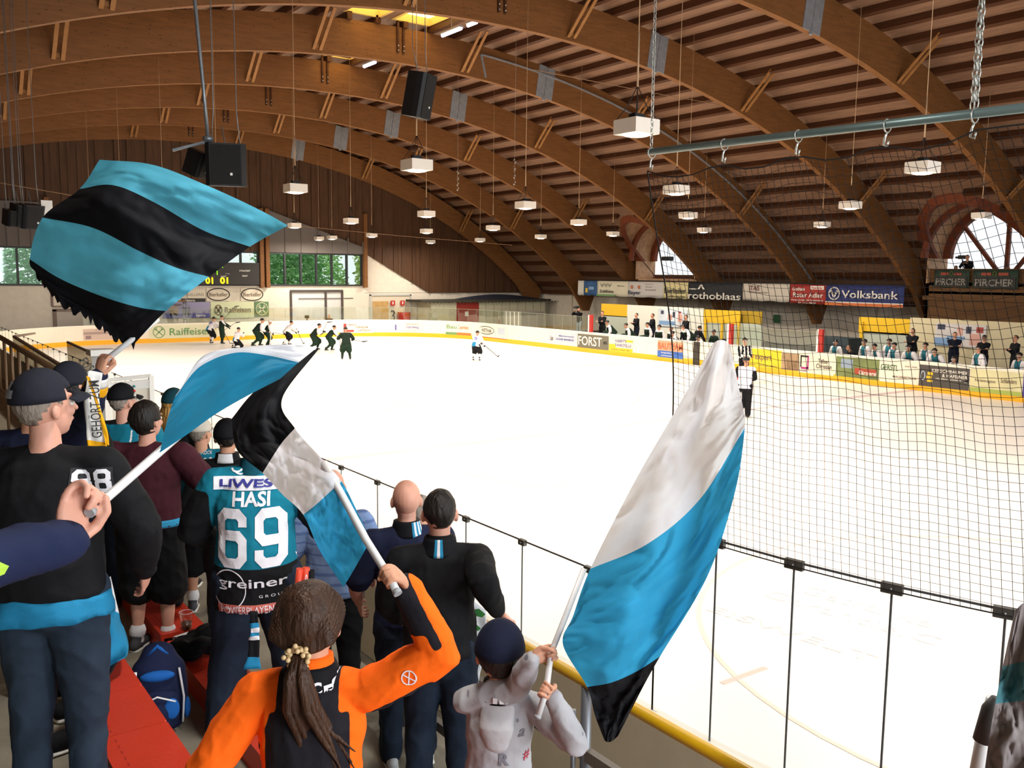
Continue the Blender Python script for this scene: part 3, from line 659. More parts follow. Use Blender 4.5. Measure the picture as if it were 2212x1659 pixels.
# gate: dark post pair on the board at the bench
def proj(P):
    d = Vector(P)-cam_pos; z = d.dot(FW); return (W/2+F*d.dot(RT)/z, H/2-F*d.dot(UP)/z, z)
PPX = [proj((p.x, p.y, .6)) for p in PATH]
def path_at_px(px, side='far'):
    best = None
    for i in range(NP):
        j = (i+1) % NP
        if PPX[i][2] < 8 or PPX[j][2] < 8: continue
        a, b_ = PPX[i][0], PPX[j][0]
        if (a-px)*(b_-px) <= 0 and a != b_:
            t = (px-a)/(b_-a); 
            if best is None or PPX[i][2] > best[2]: best = (i, t, PPX[i][2])
    return best[0]+best[1]
def pp(s):
    i = int(math.floor(s)) % NP; t = s-math.floor(s); j = (i+1) % NP
    return PATH[i].lerp(PATH[j], t), pnorm(i).lerp(pnorm(j), t).normalized()
def board_ad(px0, px1, z0, z1, m, label, items=(), lift=.012):
    s0, s1 = path_at_px(px0), path_at_px(px1)
    bm = B(); prev = None; n = 10
    for k in range(n+1):
        c, nn = pp(s0+(s1-s0)*k/n); q = c+nn*lift
        r = (bm.verts.new((q.x, q.y, z0)), bm.verts.new((q.x, q.y, z1)))
        if prev: bm.faces.new((prev[0], r[0], r[1], prev[1]))
        prev = r
    o = obj('advertising_board', bm, m); tag(o, label, 'advertisement')
    if o.data.materials: pass
    for it in items:
        kind = it[0]
        if kind == 't':
            _, s, u, v, hh, ww, mm = it[:7]; c, nn = pp(s0+(s1-s0)*u)
            right = Vector((-nn.y, nn.x, 0)) ; right = Vector((nn.y, -nn.x, 0)) if (Vector((nn.y, -nn.x)).dot(Vector((RT.x, RT.y)))) > 0 else Vector((-nn.y, nn.x, 0))
            L = (pp(s1)[0]-pp(s0)[0]).length
            text_at(s, (c.x+nn.x*(lift+.01), c.y+nn.y*(lift+.01), z0+(z1-z0)*v), right, (0, 0, 1), (z1-z0)*hh, L*ww, mm, o, 'lettering', .004, .012)
        elif kind == 'r':
            _, u0, u1, v0, v1, mm = it; bm = B(); pr = None
            for k in range(5):
                c, nn = pp(s0+(s1-s0)*(u0+(u1-u0)*k/4)); q = c+nn*(lift+.006)
                r = (bm.verts.new((q.x, q.y, z0+(z1-z0)*v0)), bm.verts.new((q.x, q.y, z0+(z1-z0)*v1)))
                if pr: bm.faces.new((pr[0], r[0], r[1], pr[1]))
                pr = r
            obj('colour_patch', bm, mm, o)
        elif kind == 'o':       # ellipse outline
            _, u, v, ru, rv, mm = it; L = (pp(s1)[0]-pp(s0)[0]).length; c, nn = pp(s0+(s1-s0)*u)
            rt = Vector((nn.y, -nn.x, 0)); base = Vector((c.x, c.y, z0+(z1-z0)*v))+Vector((nn.x, nn.y, 0))*(lift+.012)
            bm = B(); tube(bm, [base+rt*(ru*L*math.cos(a))+Vector((0, 0, rv*(z1-z0)*math.sin(a))) for a in [2*PI*k/24 for k in range(25)]], .022, 4, cap=False); obj('logo_ring', bm, mm, o)
        elif kind == 'x':       # crossed gables logo
            _, u, v, rr, mm = it; c, nn = pp(s0+(s1-s0)*u); rt = Vector((nn.y, -nn.x, 0)); base = Vector((c.x, c.y, z0+(z1-z0)*v))+Vector((nn.x, nn.y, 0))*(lift+.012)
            bm = B()
            for s in (-1, 1):
                beam(bm, base+rt*(s*rr*.6)+Vector((0, 0, rr*.55)), base-rt*(s*rr*.6)-Vector((0, 0, rr*.6)), .05, .01, ref=(nn.x, nn.y, 0)); beam(bm, base+rt*(s*rr*.72)+Vector((0, 0, rr*.35)), base+rt*(s*rr*.35)+Vector((0, 0, rr*.7)), .045, .01, ref=(nn.x, nn.y, 0))
            tube(bm, [base+rt*(rr*math.cos(a))+Vector((0, 0, rr*math.sin(a))) for a in [2*PI*k/24 for k in range(25)]], .02, 4, cap=False)
            obj('crossed_gables_logo', bm, mm, o)
    return o
c_ = lambda n, h, **k: mat('ink_'+n, h, .6, **k)
GREEN, DKG, PURP, ORG, BLU, BRN, BLK, WHT, YLW, REDI, LBL, PALEG, GRY = c_('green', '#6f9a63'), c_('darkgreen', '#2d6b40'), c_('purple', '#5b5aa6'), c_('orange', '#d9743a'), c_('blue', '#3c6cc0'), c_('brown', '#7a6a58'), c_('black', '#23221f'), c_('white', '#efeae0'), c_('yellow', '#e8c22a'), c_('red', '#c2322c'), c_('lightblue', '#b8c4d2'), c_('palegreen', '#d3d9b4'), c_('grey', '#9a958c')
BEIGE = mat('ad_beige', '#f0e6d4', .6); DKB = mat('ad_taupe', '#6f6b5c', .6)
board_ad(180, 272, .3, .95, mat('ad_mauve', '#d2b9ab', .6), 'mauve-brown printed advertisement at the left end of the far boards', [('r', 0, 1, .5, .72, c_('mauve2', '#a9948c')), ('t', 'SPORT HOTEL  PARK', .5, .88, .14, .9, BRN), ('r', .05, .18, .1, .4, c_('mauve3', '#94797a'))])
board_ad(322, 470, .24, 1.05, mat('ad_palegreen', '#e2e0bf', .6), 'pale green advertisement with round crossed-gable logo on the far boards', [('x', .14, .5, .34, GREEN), ('t', 'Raiffeisen', .6, .5, .55, .62, GREEN)])
board_ad(742, 806, .24, .95, BEIGE, 'white advertisement with red square on the far boards, left of centre', [('r', .0, .1, .1, .9, REDI), ('r', .1, .35, .1, .3, REDI), ('t', 'BAU', .3, .8, .16, .25, BRN), ('t', 'UNTERNEHMEN', .6, .55, .2, .7, BRN), ('t', 'LATSCH', .7, .25, .2, .4, BRN)])
board_ad(852, 916, .3, .98, BEIGE, 'white advertisement with small violet lettering in the middle of the far boards', [('r', .02, .07, .2, .75, PURP), ('t', 'Unterweger', .6, .5, .34, .7, PURP), ('t', 'Elektrotechnik', .6, .84, .12, .5, BRN), ('t', 'www.unterweger.it', .5, .14, .12, .7, GRY)])
board_ad(963, 1018, .24, 1.0, BEIGE, 'green and orange builders advertisement on the curved far boards', [('t', 'Bau', .22, .7, .35, .38, GREEN), ('t', 'Center', .68, .7, .35, .52, ORG), ('r', 0, .42, 0, .22, GREEN), ('r', .42, 1, 0, .22, ORG)])
board_ad(1028, 1096, .22, 1.0, BEIGE, 'white advertisement with an oval outlined logo behind the lone skater', [('o', .32, .6, .26, .32, BLK), ('t', 'WETHA', .32, .58, .3, .36, BLK), ('r', .7, .92, .35, .9, LBL), ('r', 0, 1, 0, .05, REDI)])
board_ad(1183, 1247, .26, 1.0, mat('ad_paleblue', '#c3cbd6', .6), 'pale blue advertisement left of the brown one on the right-hand boards', [('t', 'Marmorwerk', .65, .72, .12, .5, PURP), ('t', 'LAASER MARMOR', .6, .45, .16, .6, PURP), ('t', 'Laas', .15, .5, .4, .1, BRN)])
board_ad(1248, 1315, .24, 1.02, DKB, 'brown advertisement with big white block lettering on the side boards', [('t', 'FORST', .41, .52, .66, .76, WHT), ('t', 'BIER', .9, .5, .2, .12, BLK)])
board_ad(1316, 1367, .22, 1.02, BEIGE, 'yellow and white petrol station advertisement on the side boards', [('r', .0, .3, .0, .5, YLW), ('r', .3, 1, 0, .28, YLW), ('r', .7, 1, .7, .85, YLW), ("t", "HARRY'S", .5, .75, .22, .46, PURP), ('t', 'TANKSTELLE', .6, .46, .2, .7, PURP), ('t', 'Wäsche - Shop - Bar', .5, .14, .1, .8, BRN)])
board_ad(1421, 1476, .20, 1.05, mat('ad_orange', '#e0a283', .6), 'orange over blue advertisement just left of the bench gate', [('t', 'BAUTEAM', .5, .68, .38, .96, c_('rust', '#c8663a')), ('r', 0, 1, 0, .4, BLU), ('t', 'baugesellschaft', .4, .28, .1, .5, WHT), ('t', 'www.bauteam.it', .4, .12, .08, .5, WHT)])
board_ad(1604, 1688, .24, 1.06, mat('ad_yellow', '#e6c928', .6), 'bright yellow building trade advertisement behind the standing linesman', [('t', 'bau', .2, .62, .3, .2, c_('rust', '#c8663a')), ('t', 'expert', .55, .5, .4, .42, BRN), ('t', 'Latsch - Schlanders', .5, .12, .1, .8, BRN)])
board_ad(1689, 1726, .24, 1.0, mat('ad_stonebrown', '#a98e6c', .7, noise_s=3, noise_a=.3), 'small brown stone photograph advertisement right of the yellow one', [('r', .3, 1, .05, .6, c_('stone', '#8a6f50', noise_s=4, noise_a=.3))])
board_ad(1727, 1802, .2, 1.0, mat('ad_cream', '#efe2ca', .6), 'cream advertisement with an angular black and magenta frame logo', [('r', .03, .07, .3, .95, BLK), ('r', .03, .25, .85, .95, BLK), ('r', .23, .28, .25, .95, c_('magenta', '#a8327c')), ('r', .05, .28, .2, .32, c_('magenta', '#a8327c')), ('t', 'Tellser', .7, .72, .24, .3, BLK), ('t', 'Christian', .72, .45, .24, .44, BLK), ('t', 'TISCHLEREI', .15, .1, .08, .2, PURP)])
board_ad(1806, 1899, .22, 1.05, mat('ad_photo_green', '#76834f', .7, noise_s=1.2, noise_a=.35), 'green and red photographic advertisement on the boards below the seated players', [('r', .12, .4, .45, .9, c_('bluegrey', '#8fa0b4')), ('r', .45, .95, .2, .5, c_('brick', '#a8442f')), ('t', 'Gärtnerei', .75, .3, .2, .4, WHT)])
board_ad(1901, 1985, .2, 1.02, BEIGE, 'white advertisement with green capitals right of the green photo one', [('t', 'GERSTL', .25, .72, .28, .46, DKG), ('t', 'MALERBETRIEB', .65, .3, .1, .6, BRN), ('t', 'bozen - meran', .8, .85, .08, .3, BRN)])
board_ad(1986, 2094, .2, 1.02, mat('ad_charcoal', '#4e4a45', .6), 'charcoal advertisement with yellow zigzag logo near the right edge', [('t', 'KERSCHBAUMER', .62, .78, .15, .72, WHT), ('t', '& HAFEINER', .72, .58, .15, .5, WHT), ('t', 'HOLZBAU - ZIMMEREI', .6, .42, .06, .5, WHT), ('r', .17, .28, .55, .68, YLW), ('r', .15, .26, .38, .5, YLW), ('r', .17, .28, .22, .32, YLW), ('o', .08, .5, .04, .2, LBL)])
board_ad(2096, 2208, .2, 1.04, mat('ad_meadow', '#dcd6a8', .7, noise_s=1, noise_a=.12), 'pale meadow-coloured advertisement under the leg of the climbing player', [('r', 0, 1, 0, .18, c_('grass', '#a8b85a')), ('t', 'Ferienregion', .3, .5, .16, .4, BRN), ('t', 'Schlanders', .75, .6, .2, .3, BRN)])
board_ad(2210, 2260, .2, 1.1, mat('ad_violet', '#4c3f8a', .6), 'violet advertisement cut by the right frame edge')
bm = B(); ya, yb = sorted(gateY)[::-1]
box(bm, RX1-.04, RX1+.02, yb, ya, 0.0, 1.14); o = tag(obj('bench_gate', bm, mat('gate_dark', '#3a342c', .7)), 'open dark bench gate in the side boards behind the white flag tip', 'gate')
# ice markings
def ice_mark(name, bm, m): return obj(name, bm, m, ice)
LINEB = mat('faint_violet_line', '#d8c2c6', .5); LINER = mat('faint_red_line', '#ecc8c0', .5); LINEG = mat('faint_grey_line', '#dfd2c8', .5); LINEP = mat('faint_pink_mark', '#f6dccf', .5)
for y0, y1, m in ((19.1, 19.4, LINEB), (25.5, 25.7, LINEG), (33.0, 33.25, LINEG)):
    bm = B(); quad(bm, (RX0, y0, .003), (RX1, y0, .003), (RX1, y1, .003), (RX0, y1, .003)); ice_mark('rink_line', bm, m)
def ring(cx, cy, r, wd_, m, z=.004):
    bm = B(); n = 64; P = [(math.cos(2*PI*k/n), math.sin(2*PI*k/n)) for k in range(n)]
    a = [bm.verts.new((cx+x*(r-wd_/2), cy+y*(r-wd_/2), z)) for x, y in P]; b_ = [bm.verts.new((cx+x*(r+wd_/2), cy+y*(r+wd_/2), z)) for x, y in P]
    for k in range(n): bm.faces.new((a[k], b_[k], b_[(k+1) % n], a[(k+1) % n]))
    ice_mark('faceoff_circle', bm, m)
dp = at(795, 905, 2, 0); ring(18.9, 26.2, 4.5, .06, LINEG); ring(dp.x, dp.y, .5, .5, LINEP); cf = at(1700, 1230, 2, 0); ring(11.6, 4.4, 4.5, .06, LINEP); ring(26.2, 4.4, 4.5, .06, LINER); ring(11.9, 48.5, 4.5, .06, LINEP); ring(26.2, 48.5, 4.5, .06, LINEP)
bm = B(); P = [at(*q, 2, 0.004) for q in ((925, 990), (985, 985), (1265, 1028), (1225, 1048), (1130, 1050), (960, 1012))]; bm.faces.new([bm.verts.new(p) for p in P]); ice_mark('centre_logo', bm, mat('faint_logo', '#f6e2d6', .5, noise_s=2.5, noise_a=.06))
bm = B(); P = [at(*q, 2, 0.004) for q in ((1655, 1442), (1560, 1476))]; beam(bm, P[0], P[1], .07, .004, ref=(0, 0, 1)); ice_mark('hash_mark', bm, LINER)
FAINT = mat('faint_ice_letter', '#e9e7ea', .5); FAINT2 = mat('faint_ice_letter_red', '#f6e8e3', .5)
for s, q, wd_, hh, m in (('Getränke', (1870, 1308), 1.75, .34, FAINT), ('Garantie.C', (1830, 1330), 2.3, .3, FAINT), ('EISWELT', (1700, 1365), 2.2, .22, FAINT2)):
    p = at(*q, 2, 0.003); text_at(s, p, (.15, -1, 0), (1, .15, 0), hh, wd_, m, ice, 'ice_lettering', .001)
# ---------------------------------------------------------------- glass on the boards
CLAMP = mat('clamp_grey', '#57544f', .6, .3); GLN = glass_mat('near_glass', (.97, .985, .98), .035); GLF = glass_mat('far_glass', (.90, .93, .89), .05); SEAL = mat('seam_dark', '#55565a', .5)
def glass_panel(p0, p1, z0, z1, label, group, m, clamp=True, th=.012, edge=True, seam_m=None):
    c = (p0+p1)/2; t = thing('glass_barrier', label, 'glass barrier', (c.x, c.y, z0), 0, group)
    d = (p1-p0); L = d.length; d = d.normalized(); n = Vector((d.y, -d.x)); h_ = z1-z0
    bm = B(); obox(bm, (0, 0, h_/2), (d.x, d.y, 0), (n.x, n.y, 0), (0, 0, 1), L-.008, th, h_); obj('pane', bm, m, t)
    if edge:
        e = Vector((p0.x-c.x, p0.y-c.y, 0)); bm = B(); beam(bm, e+Vector((0, 0, 0)), e+Vector((0, 0, h_)), .007, .012); obj('panel_seam', bm, seam_m or SEAL, t)
        bm = B(); beam(bm, (-d.x*L/2, -d.y*L/2, h_), (d.x*L/2, d.y*L/2, h_), .006, .014); obj('top_edge', bm, seam_m or SEAL, t)
    if clamp:
        bm = B(); e = Vector((p0.x-c.x, p0.y-c.y, h_-.015)); sz = .12 if z1 > 2.3 else .085; obox(bm, e, (d.x, d.y, 0), (n.x, n.y, 0), (0, 0, 1), sz, .035, .06 if z1 > 2.3 else .05); bmesh.ops.bevel(bm, geom=bm.edges[:], offset=.004, segments=1)
        nn = -Vector((n.x, n.y, 0)) if n.x > 0 else Vector((n.x, n.y, 0)); ball(bm, e+nn*.02, .006, u=8, v=5, mi=1); obj('clamp', bm, [CLAMP, GREYMETAL], t)
    return t
ysl = [4.5, 5.24, 6.12, 7.02, 7.92, 8.83, 9.76, 10.74]
while ysl[-1] < 48: ysl.append(ysl[-1]+.98)
gx = RX0-.05
for a, b_ in zip(ysl[:-1], ysl[1:]):
    glass_panel(Vector((gx, a)), Vector((gx, b_)), 1.15, 2.02, 'low clear glass panel in the straight row on the near boards', 'low glass panels on the near boards', GLN)
def near_curve(y):
    cy = RY0+RN
    if y >= cy: return Vector((gx, y))
    return Vector((RX0+RN-(RN+.05)*math.cos(math.asin((cy-y)/(RN+.05))), y))
yh = [4.5, 3.95, 3.37, 2.78, 2.22, 1.66, 1.1, .5]
hl = ['tall clear glass panel at the step, behind the lower part of the big held flag', 'tall clear glass panel just right of the big held flag, under the net', 'tall clear glass panel second right of the big held flag', 'tall clear glass panel third right of the big held flag', 'tall clear glass panel at the right frame edge', 'tall glass panel beyond the right edge', 'tall glass panel further beyond the right edge']
for a, b_, l in zip(yh[:-1], yh[1:], hl):
    glass_panel(near_curve(a), near_curve(b_), 1.15, 2.56, l, None, GLN)
# far side glass: behind the far boards and the corner, and between benches
def run_glass(s0, s1, n, z1, group, label):
    for k in range(n):
        a, na = pp(s0+(s1-s0)*k/n); b_, nb = pp(s0+(s1-s0)*(k+1)/n)
        glass_panel(a-na*.05, b_-nb*.05, 1.15, z1, label, group, GLF, clamp=False, seam_m=mat('seam_pale', '#a7a69c', .6))
sA, sB = path_at_px(182), path_at_px(1272); run_glass(sA, sB, 46, 2.0, 'low glass panels behind the far boards', 'low clear glass panel on top of the curved far boards')
for a, b_, n in ((1577, 1766, 5),): run_glass(path_at_px(a), path_at_px(b_), n, 2.0, 'glass panels between the two team benches', 'low clear glass panel between the two red-ended bench areas')
for px_, lb in ((1274, 'thin red padded post at the left end of the left team bench'), (1575, 'thin red padded post between the two team benches, behind the flag tip'), (1768, 'thin red padded post left of the right team bench')):
    s = path_at_px(px_); c, nn = pp(s); bm = B(); box(bm, c.x-.02, c.x+.12, c.y-.13, c.y+.13, 1.15, 2.12); box(bm, c.x-.03, c.x+.0, c.y+.06, c.y+.15, 1.15, 2.12, 1); tag(obj('padded_post', bm, [RED, WHITE]), lb, 'post')
# ---------------------------------------------------------------- hut with red door in the far corner
t = thing('hut', 'low pale panelled hut with flat roof in the far corner behind the boards', 'hut', (38.3, 58.1, -.05))
bm = B(); box(bm, -4.5, 6.0, -.9, 1.0, 0, 2.33); obj('wall', bm, mat('hut_panel', '#cfcbb0', .8, noise_s=2, noise_a=.05), t)
bm = B(); box(bm, -5.5, 6.3, -1.3, 1.05, 2.33, 2.48)
for k in range(40):
    q = rnd.random; box(bm, -5.2+k*.32, -5.2+k*.32+.15, -1.32, -1.28, 2.26, 2.34)
obj('roof', bm, mat('hut_roof', '#3c3a30', .9, noise_s=4), t)
bm = B(); N = 12
for k in range(N): 
    a0, a1 = PI*k/N, PI*(k+1)/N; quad(bm, (-2+8*k/N, -1.1, 2.5), (-2+8*(k+1)/N, -1.1, 2.5), (-2+8*(k+1)/N, 0, 2.5+.35*math.sin(a1)), (-2+8*k/N, 0, 2.5+.35*math.sin(a0)))
obj('tarpaulin', bm, mat('dark_tarp', '#23283a', .8), t)
bm = B(); box(bm, -2.3, -.35, -.97, -.9, 0, 2.3); d = obj('door', bm, mat('door_red', '#9c2f26', .7), t); bm = B(); box(bm, -1.6, -1.3, -.99, -.97, 1.25, 1.6); obj('notice', bm, WHITE, d)
bm = B()
for k in range(8): box(bm, .3+k*.75, .33+k*.75, -.92, -.9, 0, 2.3)
obj('panel_joints', bm, mat('joint_grey', '#9b9880', .8), t)
bm = B(); p = at(1115, 690, 0, 36); box(bm, 37.5, 39.5, p.y+1.5, p.y+3.6, .0, 1.75)
for k in range(4): box(bm, 37.46, 37.5, p.y+1.7+k*.5, p.y+1.78+k*.5, .1, 1.7, 1)
tag(obj('penalty_box', bm, [mat('grey_box', '#8e887d', .8), WHITE]), 'grey boxed cabin with white bars behind the curved boards beside the hut', 'cabin')
# ---------------------------------------------------------------- bench area: floor, back walls, posters
bm = B(); box(bm, RX1+.12, 45.3, -10, 50, -.05, .35); struct('floor_bench', bm, mat('rubber_floor', '#5b5750', .9))
BX = 38.0
def wall_panel(name, px0, px1, py0, py1, m, label, cat, X=BX, items=(), th=.06, z0=None):
    a, b_ = at(px0, py0, 0, X), at(px1, py0, 0, X); c = at(px0, py1, 0, X); zt, zb = (a.z+b_.z)/2, (z0 if z0 is not None else c.z)
    bm = B(); box(bm, X, X+th, b_.y, a.y, zb, zt); o = tag(obj(name, bm, m), label, cat)
    for s, u, v, hh, ww, mm in items:
        if isinstance(s, str): text_at(s, (X-.01, a.y+(b_.y-a.y)*u, zb+(zt-zb)*v), (0, -1, 0), (0, 0, 1), (zt-zb)*hh, abs(b_.y-a.y)*ww, mm, o, 'lettering', .01, .012)
        else:
            bm = B(); yy0, yy1 = a.y+(b_.y-a.y)*u, a.y+(b_.y-a.y)*v; box(bm, X-.012, X-.002, min(yy0, yy1), max(yy0, yy1), zb+(zt-zb)*hh, zb+(zt-zb)*ww); obj('colour_patch', bm, mm, o)
    return o
YP = mat('yellow_board', '#e0b51e', .7); BWHITE = mat('bench_back_white', '#e3e4da', .7); GB = mat('bench_glass_panel', '#b5bdb0', .35, spec=.6)
wall_panel('yellow_board', 1299, 1355, 657, 682, YP, 'yellow panel at the left end behind the left team bench', 'panel'); wall_panel('glazed_back', 1299, 1355, 682, 730, GB, 'greenish glazed back panel under the leftmost yellow panel', 'panel', z0=.35)
wall_panel('bench_back_wall', 1355, 1521, 662, 730, BWHITE, 'white back wall with thin posts behind the left team bench', 'wall panel', z0=.35)
POST1 = mat('sport_poster', '#cfd9e2', .6, noise_s=1.2, noise_a=.2)
LILAC, DKBL, PNK = c_('sky', '#7fa3cf'), c_('inkblue', '#3a3f55'), c_('skin_pink', '#d9a79a')
wall_panel('poster', 1422, 1484, 668, 704, POST1, 'pale blue poster of figures on the white wall behind the left bench', 'poster', BX-.08, [(0, .05, .6, .1, .32, LILAC), (0, .1, .2, .7, .9, DKBL), (0, .35, .5, .4, .7, PNK), (0, .52, .6, .55, .85, DKBL), (0, .7, .85, .3, .75, PNK), (0, .72, .8, .78, .9, c_('hat_red', '#a8423a'))])
wall_panel('yellow_board', 1520, 1599, 670, 696, YP, 'bright yellow panel behind the flag tip, in the middle of the bench side', 'panel'); wall_panel('yellow_board', 1600, 1646, 672, 699, mat('yellow_dull', '#a88a1e', .8), 'duller olive-yellow panel right of the bright middle one', 'panel', BX+.3)
wall_panel('glazed_back', 1520, 1646, 697, 745, GB, 'greenish glazed panels under the middle yellow panels', 'panel', BX+.02, z0=.35)
for i, px_ in enumerate((1524, 1560, 1596)):
    p = at(px_, 700, 0, BX-.05); bm = B(); box(bm, BX-.1, BX-.02, p.y-.06, p.y+.06, .35, 2.0); tag(obj('yellow_post', bm, YP), ['yellow post, leftmost under the bright middle yellow panel', 'yellow post in the middle under the bright yellow panel', 'yellow post, rightmost under the bright middle yellow panel'][i], 'post')
wall_panel('exit_sign', 1671, 1684, 680, 697, DKG, 'small green sign on the grey wall right of the dull yellow panel', 'sign', WX-.2)
wall_panel('yellow_board', 1856, 1966, 687, 718, YP, 'wide yellow panel behind the right team bench', 'panel'); wall_panel('glazed_back', 1856, 1966, 718, 790, GB, 'glazed panels below the wide yellow panel of the right bench', 'panel', z0=.35)
p = at(1862, 700, 0, BX-.05); bm = B(); box(bm, BX-.1, BX-.02, p.y-.07, p.y+.07, .35, 2.3); tag(obj('yellow_post', bm, YP), 'yellow post at the left end of the wide yellow panel', 'post')
wall_panel('bench_back_wall', 1966, 2300, 693, 790, mat('bench_back_beige', '#d2c7a4', .7), 'beige back wall behind the right team bench, right of the wide yellow panel', 'wall panel', z0=.35)
wall_panel('poster', 2021, 2131, 700, 745, mat('sport_poster_2', '#d4d0cf', .6, noise_s=1.2, noise_a=.2), 'large pale poster of figures behind the right team bench', 'poster', BX-.08, [(0, .05, .2, .72, .95, DKBL), (0, .0, .3, .0, .35, LILAC), (0, .25, .6, .3, .45, LILAC), (0, .45, .55, .5, .85, PNK), (0, .62, .72, .6, .9, DKBL), (0, .7, .9, .1, .6, PNK), (0, .82, .95, .65, .9, c_('hat_red', '#a8423a'))])
bm = B(); p = at(1795, 745, 0, 36); box(bm, 35.4, 36.4, p.y-1.3, p.y+.2, .35, 1.65); tag(obj('equipment_crate', bm, mat('crate_teal', '#2e3b40', .8)), 'dark grey-blue crate behind the boards right of the third red post', 'crate')
for i, (a, b_, lb) in enumerate(((1300, 1500, 'long team bench seat behind the left part of the side boards'), (1790, 2212, 'long team bench seat behind the right part of the side boards'))):
    y0, y1 = at(a, 740, 0, 34.6).y, at(b_, 760, 0, 34.6).y; t = thing('team_bench', lb, 'bench', (34.6, (y0+y1)/2, .35)); L = abs(y1-y0)/2
    bm = B(); box(bm, -.2, .2, -L, L, .38, .43); obj('seat', bm, WOOD_LIGHT, t)
    for k in range(6):
        bm = B(); yy = -L+.2+(2*L-.4)*k/5; box(bm, -.15, .15, yy-.03, yy+.03, 0, .38); obj('leg', bm, DARKMETAL, t)
# hanging banners
BNX = 41.6
def banner(px0, px1, m, label, items=(), py0=None, py1=None, X=BNX, wav=.03):
    a, b_ = at(px0, 620, 0, X).y, at(px1, 620, 0, X).y
    zt = 3.95; zb = 2.93 if px0 < 1480 else 2.97
    if py0: zt = at((px0+px1)/2, py0, 0, X).z
    if py1: zb = at((px0+px1)/2, py1, 0, X).z
    bm = B(); n = 16; P = {}
    for i in range(n+1):
        for j in range(5):
            y = a+(b_-a)*i/n; z = zb+(zt-zb)*j/4; P[i, j] = bm.verts.new((X+wav*math.sin(i*1.3+px0)*(1-j/4*.6), y, z+(.02*math.sin(i*.8) if j == 0 else 0)))
    for i in range(n):
        for j in range(4): bm.faces.new((P[i, j], P[i+1, j], P[i+1, j+1], P[i, j+1]))
    o = tag(obj('banner', bm, m, None, True), label, 'banner'); md = o.modifiers.new('s', 'SOLIDIFY'); md.thickness = .01
    for it in items:
        s, u, v, hh, ww, mm = it
        if isinstance(s, str): text_at(s, (X-.05, a+(b_-a)*u, zb+(zt-zb)*v), (0, -1, 0), (0, 0, 1), (zt-zb)*hh, abs(b_-a)*ww, mm, o, 'lettering', .012, .014)
        elif s == 0:
            bm = B(); yy0, yy1 = a+(b_-a)*u, a+(b_-a)*v; box(bm, X-.05, X-.035, min(yy0, yy1), max(yy0, yy1), zb+(zt-zb)*hh, zb+(zt-zb)*ww); obj('colour_patch', bm, mm, o)
        elif s == 1:
            bm = B(); c = Vector((X-.06, a+(b_-a)*u, zb+(zt-zb)*v)); r = hh*(zt-zb); tube(bm, [c+Vector((0, -r*math.cos(q), r*math.sin(q))) for q in [2*PI*k/24 for k in range(25)]], .035, 4, cap=False)
            if ww: 
                for sg in (-1, 1): beam(bm, c+Vector((0, sg*r*.6, r*.5)), c+Vector((0, sg*r*.05, -r*.6)), .08, .02, ref=(1, 0, 0)); beam(bm, c+Vector((0, sg*r*.75, r*.35)), c+Vector((0, sg*r*.15, r*.1)), .06, .02, ref=(1, 0, 0))
            obj('logo_ring', bm, mm, o)
    return o
CREAM = mat('banner_cream', '#ddd6bd', .7); DKT = mat('banner_black', '#22252a', .7)
banner(1249, 1261, mat('banner_pale', '#cfcdc4', .7), 'narrow pale grey banner at the far left end of the hanging row')
banner(1262, 1290, mat('banner_blue', '#2f5583', .7, noise_s=1.5, noise_a=.35), 'small dark blue banner with yellow-white marks, second from the left', [(0, .15, .3, .2, .5, YLW), (0, .4, .8, .4, .6, LILAC)])
banner(1290, 1357, CREAM, 'cream hanging banner with a thin mountain outline', [('Zufallhütte', .33, .32, .2, .46, BLK), ('VVV', .3, .72, .25, .38, GRY), (0, 0, .6, 0, .12, GREEN), ('Martell', .78, .7, .1, .2, GRY)])
banner(1357, 1433, mat('banner_grey', '#d0cdc8', .7), 'light grey hanging banner with an orange curved cart logo', [('Bayer', .2, .26, .32, .36, c_('navyink', '#2b3050')), ('Garagentore', .62, .84, .1, .22, GRY), ('Türen', .6, .68, .1, .18, GRY), ('Antriebstechnik', .66, .5, .1, .3, GRY), (1, .12, .65, .08, 0, ORG), (1, .33, .65, .08, 0, ORG), ('www.bayer.it', .7, .1, .07, .3, GRY)])
banner(1433, 1487, mat('banner_yellowish', '#e2d6a2', .7), 'yellowish hanging banner with dark serif lettering at the net edge', [('Bierkeller', .5, .48, .34, .86, BLK), ('Latsch - Vinschgau', .55, .12, .14, .7, BLK)])
banner(1487, 1604, DKT, 'black hanging banner with big white lower-case lettering', [('rothoblaas', .5, .2, .42, .97, WHT), (0, .03, .17, .57, .63, WHT), ('^', .26, .74, .3, .14, WHT)])
banner(1604, 1706, mat('banner_offwhite', '#d6cdc0', .7), 'off-white creased hanging banner with small dark red capitals', [('ITAS', .27, .74, .28, .22, c_('maroonink', '#6b2c2c')), ('Assicurazioni', .35, .5, .08, .4, c_('maroonink', '#6b2c2c'))])
banner(1708, 1785, mat('banner_red', '#a8322c', .7), 'red hanging banner with white lettering left of the blue one', [('Gasthaus', .25, .76, .18, .36, WHT), ('Roter Adler', .52, .45, .26, .84, WHT), (0, .58, .95, .74, .93, WHT), ('Pizzeria Bar', .77, .83, .12, .3, REDI), ('Hauptstraße 30 Schlanders', .5, .17, .1, .9, WHT), ('Tel. 0473 730221', .5, .04, .08, .5, WHT)], py1=656)
banner(1785, 1954, mat('banner_bank_blue', '#28336f', .7), 'big dark blue hanging banner with white lettering and an orange lower stripe', [('Volksbank', .58, .55, .38, .72, WHT), (1, .12, .57, .3, 1, WHT), (0, 0, 1, .12, .17, WHT), (0, 0, 1, -.02, .12, ORG)], py1=661)
